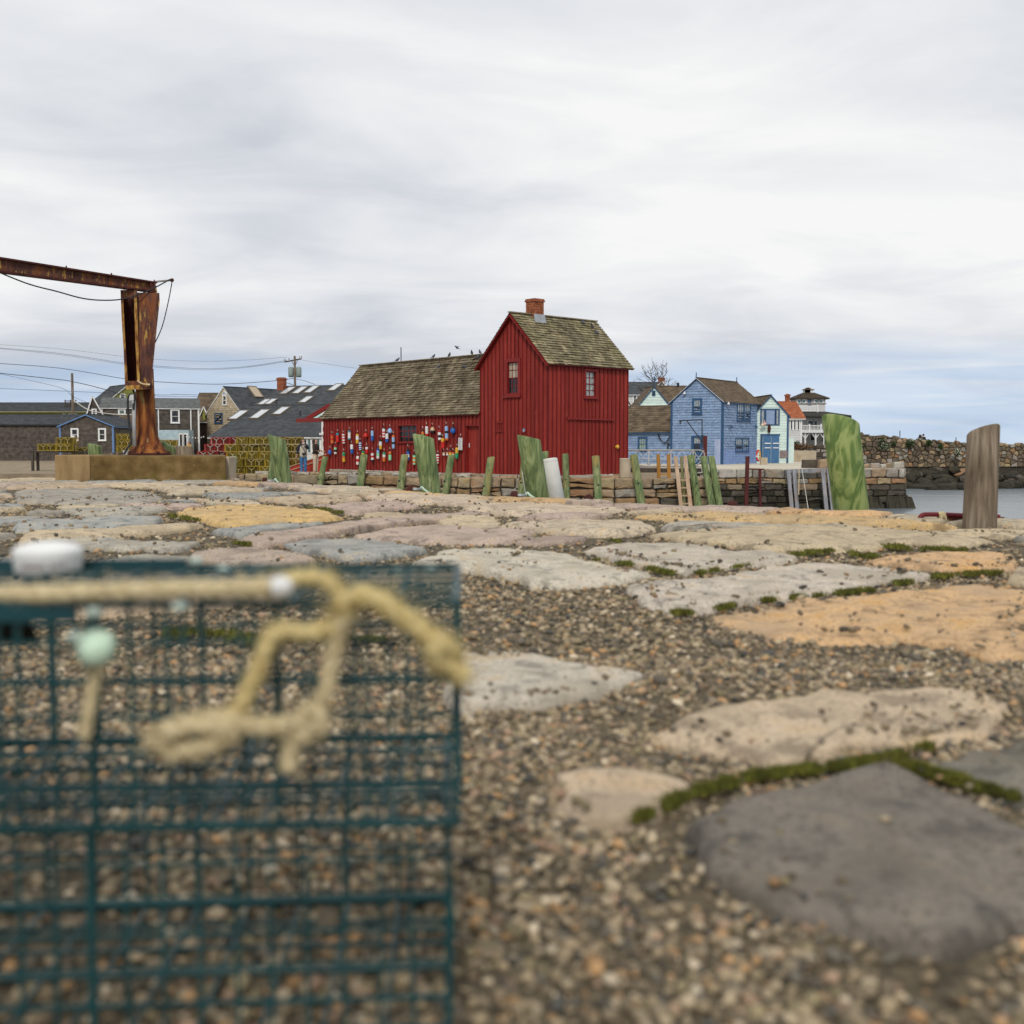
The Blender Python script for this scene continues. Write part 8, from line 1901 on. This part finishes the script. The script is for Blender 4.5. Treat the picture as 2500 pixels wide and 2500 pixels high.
# ================================================================ PEOPLE
SKIN = plain('skin', (.52, .30, .21), rough=.6, var=.06)
def skin_obj(name, pts, edges, rad, m, parent, sub=2, root=0):
    me = bpy.data.meshes.new(name); me.from_pydata([Vector(p) for p in pts], edges, [])
    o = obj(name, me, m, parent); md = o.modifiers.new('skin', 'SKIN'); md.use_smooth_shade = True
    for i, sv in enumerate(me.skin_vertices[0].data):
        r = rad[i]; sv.radius = r if isinstance(r, tuple) else (r, r)
        sv.use_root = (i == root)
    o.modifiers.new('sub', 'SUBSURF').levels = sub; o.modifiers['sub'].render_levels = sub
    return o
def person(p, face, label, h, mats, arms, hair='long', bag=False, vest=False, coat=False, stance=.09):
    s = h / 1.70; e = empty('person', p, face, label, 'person', 'people in view')
    V = lambda *a: tuple(x * s for x in a)
    (lh, le), (rh_, re) = arms
    pts = [V(0, 0, .95), V(0, .0, 1.12), V(0, .0, 1.30), V(0, .01, 1.42), V(0, -.005, 1.50), V(0, -.015, 1.58), V(0, -.012, 1.66),
           V(.09, 0, .90), V(stance, -.01, .50), V(stance, .02, .10), V(stance, -.10, .03), V(-.09, 0, .90), V(-stance, .0, .50), V(-stance, .02, .10), V(-stance, -.10, .03),
           V(.17, 0, 1.39), V(*le), V(*lh), V(-.17, 0, 1.39), V(*re), V(*rh_)]
    ed = [(0, 1), (1, 2), (2, 3), (3, 4), (4, 5), (5, 6), (0, 7), (7, 8), (8, 9), (9, 10), (0, 11), (11, 12), (12, 13), (13, 14), (3, 15), (15, 16), (16, 17), (3, 18), (18, 19), (19, 20)]
    rd = [(.14, .11), (.125, .10), (.14, .105), (.09, .075), .05, (.082, .095), (.075, .088), .085, .058, .042, .035, .085, .058, .042, .035, .058, .043, .032, .058, .043, .032]
    rd = [tuple(x * s for x in r) if isinstance(r, tuple) else r * s for r in rd]
    skin_obj('body', pts, ed, rd, SKIN, e)
    for sgn, hnd, elb in ((1, lh, le), (-1, rh_, re)):            # hands: palm, four fingers, thumb
        H_ = Vector(V(*hnd)); d = (H_ - Vector(V(*elb))).normalized(); sd = d.orthogonal().normalized(); w2 = d.cross(sd); fp = [H_, H_ + d * .06 * s]; fe = [(0, 1)]; fr = [.028 * s, .030 * s]
        for k_ in range(4):
            b = H_ + d * .085 * s + sd * (k_ - 1.5) * .019 * s; fp += [b, b + d * (.032 - .004 * abs(k_ - 1.3)) * s + w2 * .012 * s, b + d * (.05 - .006 * abs(k_ - 1.3)) * s + w2 * .032 * s]; n_ = len(fp); fe += [(1, n_ - 3), (n_ - 3, n_ - 2), (n_ - 2, n_ - 1)]; fr += [.0095 * s, .0088 * s, .0075 * s]
        b = H_ + d * .02 * s - sd * .035 * s; fp += [b, b + d * .035 * s - sd * .012 * s + w2 * .01 * s]; n_ = len(fp); fe += [(0, n_ - 2), (n_ - 2, n_ - 1)]; fr += [.012 * s, .009 * s]
        skin_obj('hand', fp, fe, fr, SKIN, e, 1)
    k_ = 1.16
    # trousers
    tp = [pts[0], pts[7], pts[8], V(stance, .02, .08), pts[11], pts[12], V(-stance, .02, .08), V(0, 0, 1.04)]
    skin_obj('trousers', tp, [(0, 1), (1, 2), (2, 3), (0, 4), (4, 5), (5, 6), (0, 7)], [tuple(x * s for x in r) for r in ((.165, .13), (.105, .105), (.082, .085), (.07, .075), (.105, .105), (.082, .085), (.07, .075), (.145, .115))], mats['legs'], e)
    # jacket with sleeves
    jp = [V(0, 0, 1.12), V(0, 0, 1.30), V(0, .005, 1.43), pts[15], pts[16], Vector(pts[16]).lerp(Vector(pts[17]), .85), pts[18], pts[19], Vector(pts[19]).lerp(Vector(pts[20]), .85), V(0, 0, 1.0 if not coat else .80)]
    skin_obj('jacket', jp, [(0, 1), (1, 2), (2, 3), (3, 4), (4, 5), (2, 6), (6, 7), (7, 8), (0, 9)], [tuple(x * s for x in r) for r in ((.16, .125), (.17, .13), (.085, .08), (.078, .078), (.06, .06), (.05, .05), (.078, .078), (.06, .06), (.05, .05), (.165, .13) if not coat else (.19, .15))], mats['top'], e)
    if vest:
        skin_obj('vest', [V(0, 0, 1.12), V(0, 0, 1.32), V(0, .005, 1.44), V(0, 0, .95), V(0, 0, .78)], [(0, 1), (1, 2), (0, 3), (3, 4)], [tuple(x * s for x in r) for r in ((.185, .15), (.195, .15), (.105, .10), (.19, .155), (.20, .16))], mats['vest'], e)
    for sg in (-1, 1): skin_obj('shoe', [V(sg * stance, .04, .045), V(sg * stance, -.06, .04), V(sg * stance, -.14, .03)], [(0, 1), (1, 2)], [.052 * s, .048 * s, .036 * s], mats['shoe'], e, 1)
    # hair, face
    if hair == 'long':
        skin_obj('hair', [V(0, .02, 1.70), V(0, .055, 1.62), V(0, .085, 1.50), V(.03, .10, 1.36), V(-.075, .04, 1.58), V(.075, .04, 1.58), V(-.095, .05, 1.42), V(.095, .05, 1.42)], [(0, 1), (1, 2), (2, 3), (1, 4), (1, 5), (4, 6), (5, 7)], [tuple(x * s for x in r) for r in ((.085, .095), (.10, .08), (.12, .07), (.10, .05), (.05, .06), (.05, .06), (.05, .05), (.05, .05))], mats['hair'], e)
    else:
        skin_obj('hair', [V(0, .01, 1.70), V(0, .05, 1.63), V(0, .06, 1.56)], [(0, 1), (1, 2)], [tuple(x * s for x in r) for r in ((.088, .10), (.095, .07), (.07, .04))], mats['hair'], e)
    mb = MB()
    for sg in (-1, 1): mb.lathe([(.0, -.012), (.012, -.006), (.014, 0), (.012, .008), (0, .012)], 8, V(sg * .032, -.098, 1.612))
    mb.build('eyes', BLACK, e, True)
    mb = MB(); mb.lathe([(.012, 0), (.016, .01), (.004, .045)], 8, V(0, -.115, 1.565)); mb.build('nose', SKIN, e, True)
    mb = MB(); mb.bar(V(-.022, -.101, 1.538), V(.022, -.101, 1.538), .008 * s, .008 * s); mb.build('mouth', plain('lips', (.40, .12, .10)), e)
    if bag:
        skin_obj('shoulder_bag', [V(.12, -.19, 1.02), V(.0, -.21, .96), V(-.08, -.18, 1.02)], [(0, 1), (1, 2)], [.05 * s, .075 * s, .045 * s], BLACK, e, 1)
        mb = MB(); mb.tube(smooth_line([V(.12, -.19, 1.03), V(.02, -.175, 1.2), V(-.12, -.10, 1.40), V(-.14, .0, 1.44)]), .016 * s, 5); mb.build('bag_strap', BLACK, e)
    return e
HAIRB = plain('dark_brown_hair', (.035, .018, .012), rough=.6, var=.3, scale=30)
DENIM = mat('blue_denim', [(.35, (.03, .10, .24)), (.65, (.07, .19, .38))], scale=14, rough=.85, bump=.2)
KHAKI = plain('cream_trousers', (.50, .40, .30), rough=.85, var=.1, scale=12)
NAVYJ = plain('navy_sleeve', (.012, .016, .035), rough=.8)
VEST = mat('cream_quilted_vest', [(.35, (.42, .37, .29)), (.65, (.52, .47, .38))], scale=6, stretch=(.3, .3, 4), rough=.8, bump=.3, bscale=8)
BROWNJ = plain('dark_brown_jacket', (.04, .024, .018), rough=.85)
p = at(741, 1157.5, 53.4); p.z = Z_WHARF + .005
v1 = person(p, R(12), 'woman in long cream vest and jeans with black shoulder bag, drinking', 1.70, dict(legs=DENIM, top=NAVYJ, vest=VEST, shoe=plain('white_trainer', (.6, .6, .58)), hair=HAIRB),
            (((.05, -.24, 1.42), (.24, -.10, 1.22)), ((-.30, -.03, .92), (-.26, .03, 1.14))), bag=True, vest=True, coat=True)
mb = MB(); mb.lathe([(.028, 0), (.036, .10), (.038, .105), (0, .105)], 10, (.035, -.29, 1.44)); cup = mb.build('paper_cup', WHITE, None, True)
cup.matrix_world = Matrix.Translation(p) @ Matrix.Rotation(R(12), 4, 'Z'); tag(cup, 'white paper cup raised by the woman in the cream vest', 'cup')
p = at(771, 1158, 53.2); p.z = Z_WHARF + .005
person(p, R(72), 'long haired woman in dark brown jacket and cream trousers beside the shack', 1.71, dict(legs=KHAKI, top=BROWNJ, shoe=plain('beige_shoe', (.45, .36, .27)), hair=HAIRB),
       (((.16, -.28, 1.10), (.24, -.04, 1.12)), ((-.16, -.28, 1.10), (-.24, -.04, 1.12))))
# seen only above things: a woman by the shop, two walkers on the breakwater
p = at(461, 1089, 76); p.z = Z_WHARF + .02
person(p, R(-20), 'woman in mustard top near the pale blue shop behind the grey stump', 1.62, dict(legs=DENIM, top=plain('mustard_top', (.42, .25, .06)), shoe=BLACK, hair=plain('auburn_hair', (.14, .05, .025))),
       (((.22, -.12, .92), (.25, .02, 1.12)), ((-.22, -.12, .92), (-.25, .02, 1.12))))
for px, py, lab, m_, rz in ((2247, 1060, 'walker in grey on top of the breakwater, the shorter of two', plain('grey_coat', (.10, .095, .09)), 2.6), (2254, 1058.5, 'walker in black on top of the breakwater, the taller of two', plain('black_coat', (.012, .012, .014)), 3.4)):
    t_ = at(px, py, 97.6); hh = 1.66 if px < 2250 else 1.74; z_ = t_.z - hh * 1.02
    person((t_.x, t_.y, z_), rz, lab, hh, dict(legs=BLACK, top=m_, shoe=BLACK, hair=HAIRB), (((.20, -.05, .85), (.23, .02, 1.12)), ((-.20, -.05, .85), (-.23, .02, 1.12))), hair='long' if px < 2250 else 'short')
    if px < 2250:
        mb = MB(); mb.box(t_.x - 2.2, t_.x + 2.6, 96.9, 98.6, -2.0, z_ - .005); tag(mb.build('breakwater_walk', G_GREY), 'sunken stone walkway behind the breakwater parapet', None, None, 'structure'); zz0 = z_
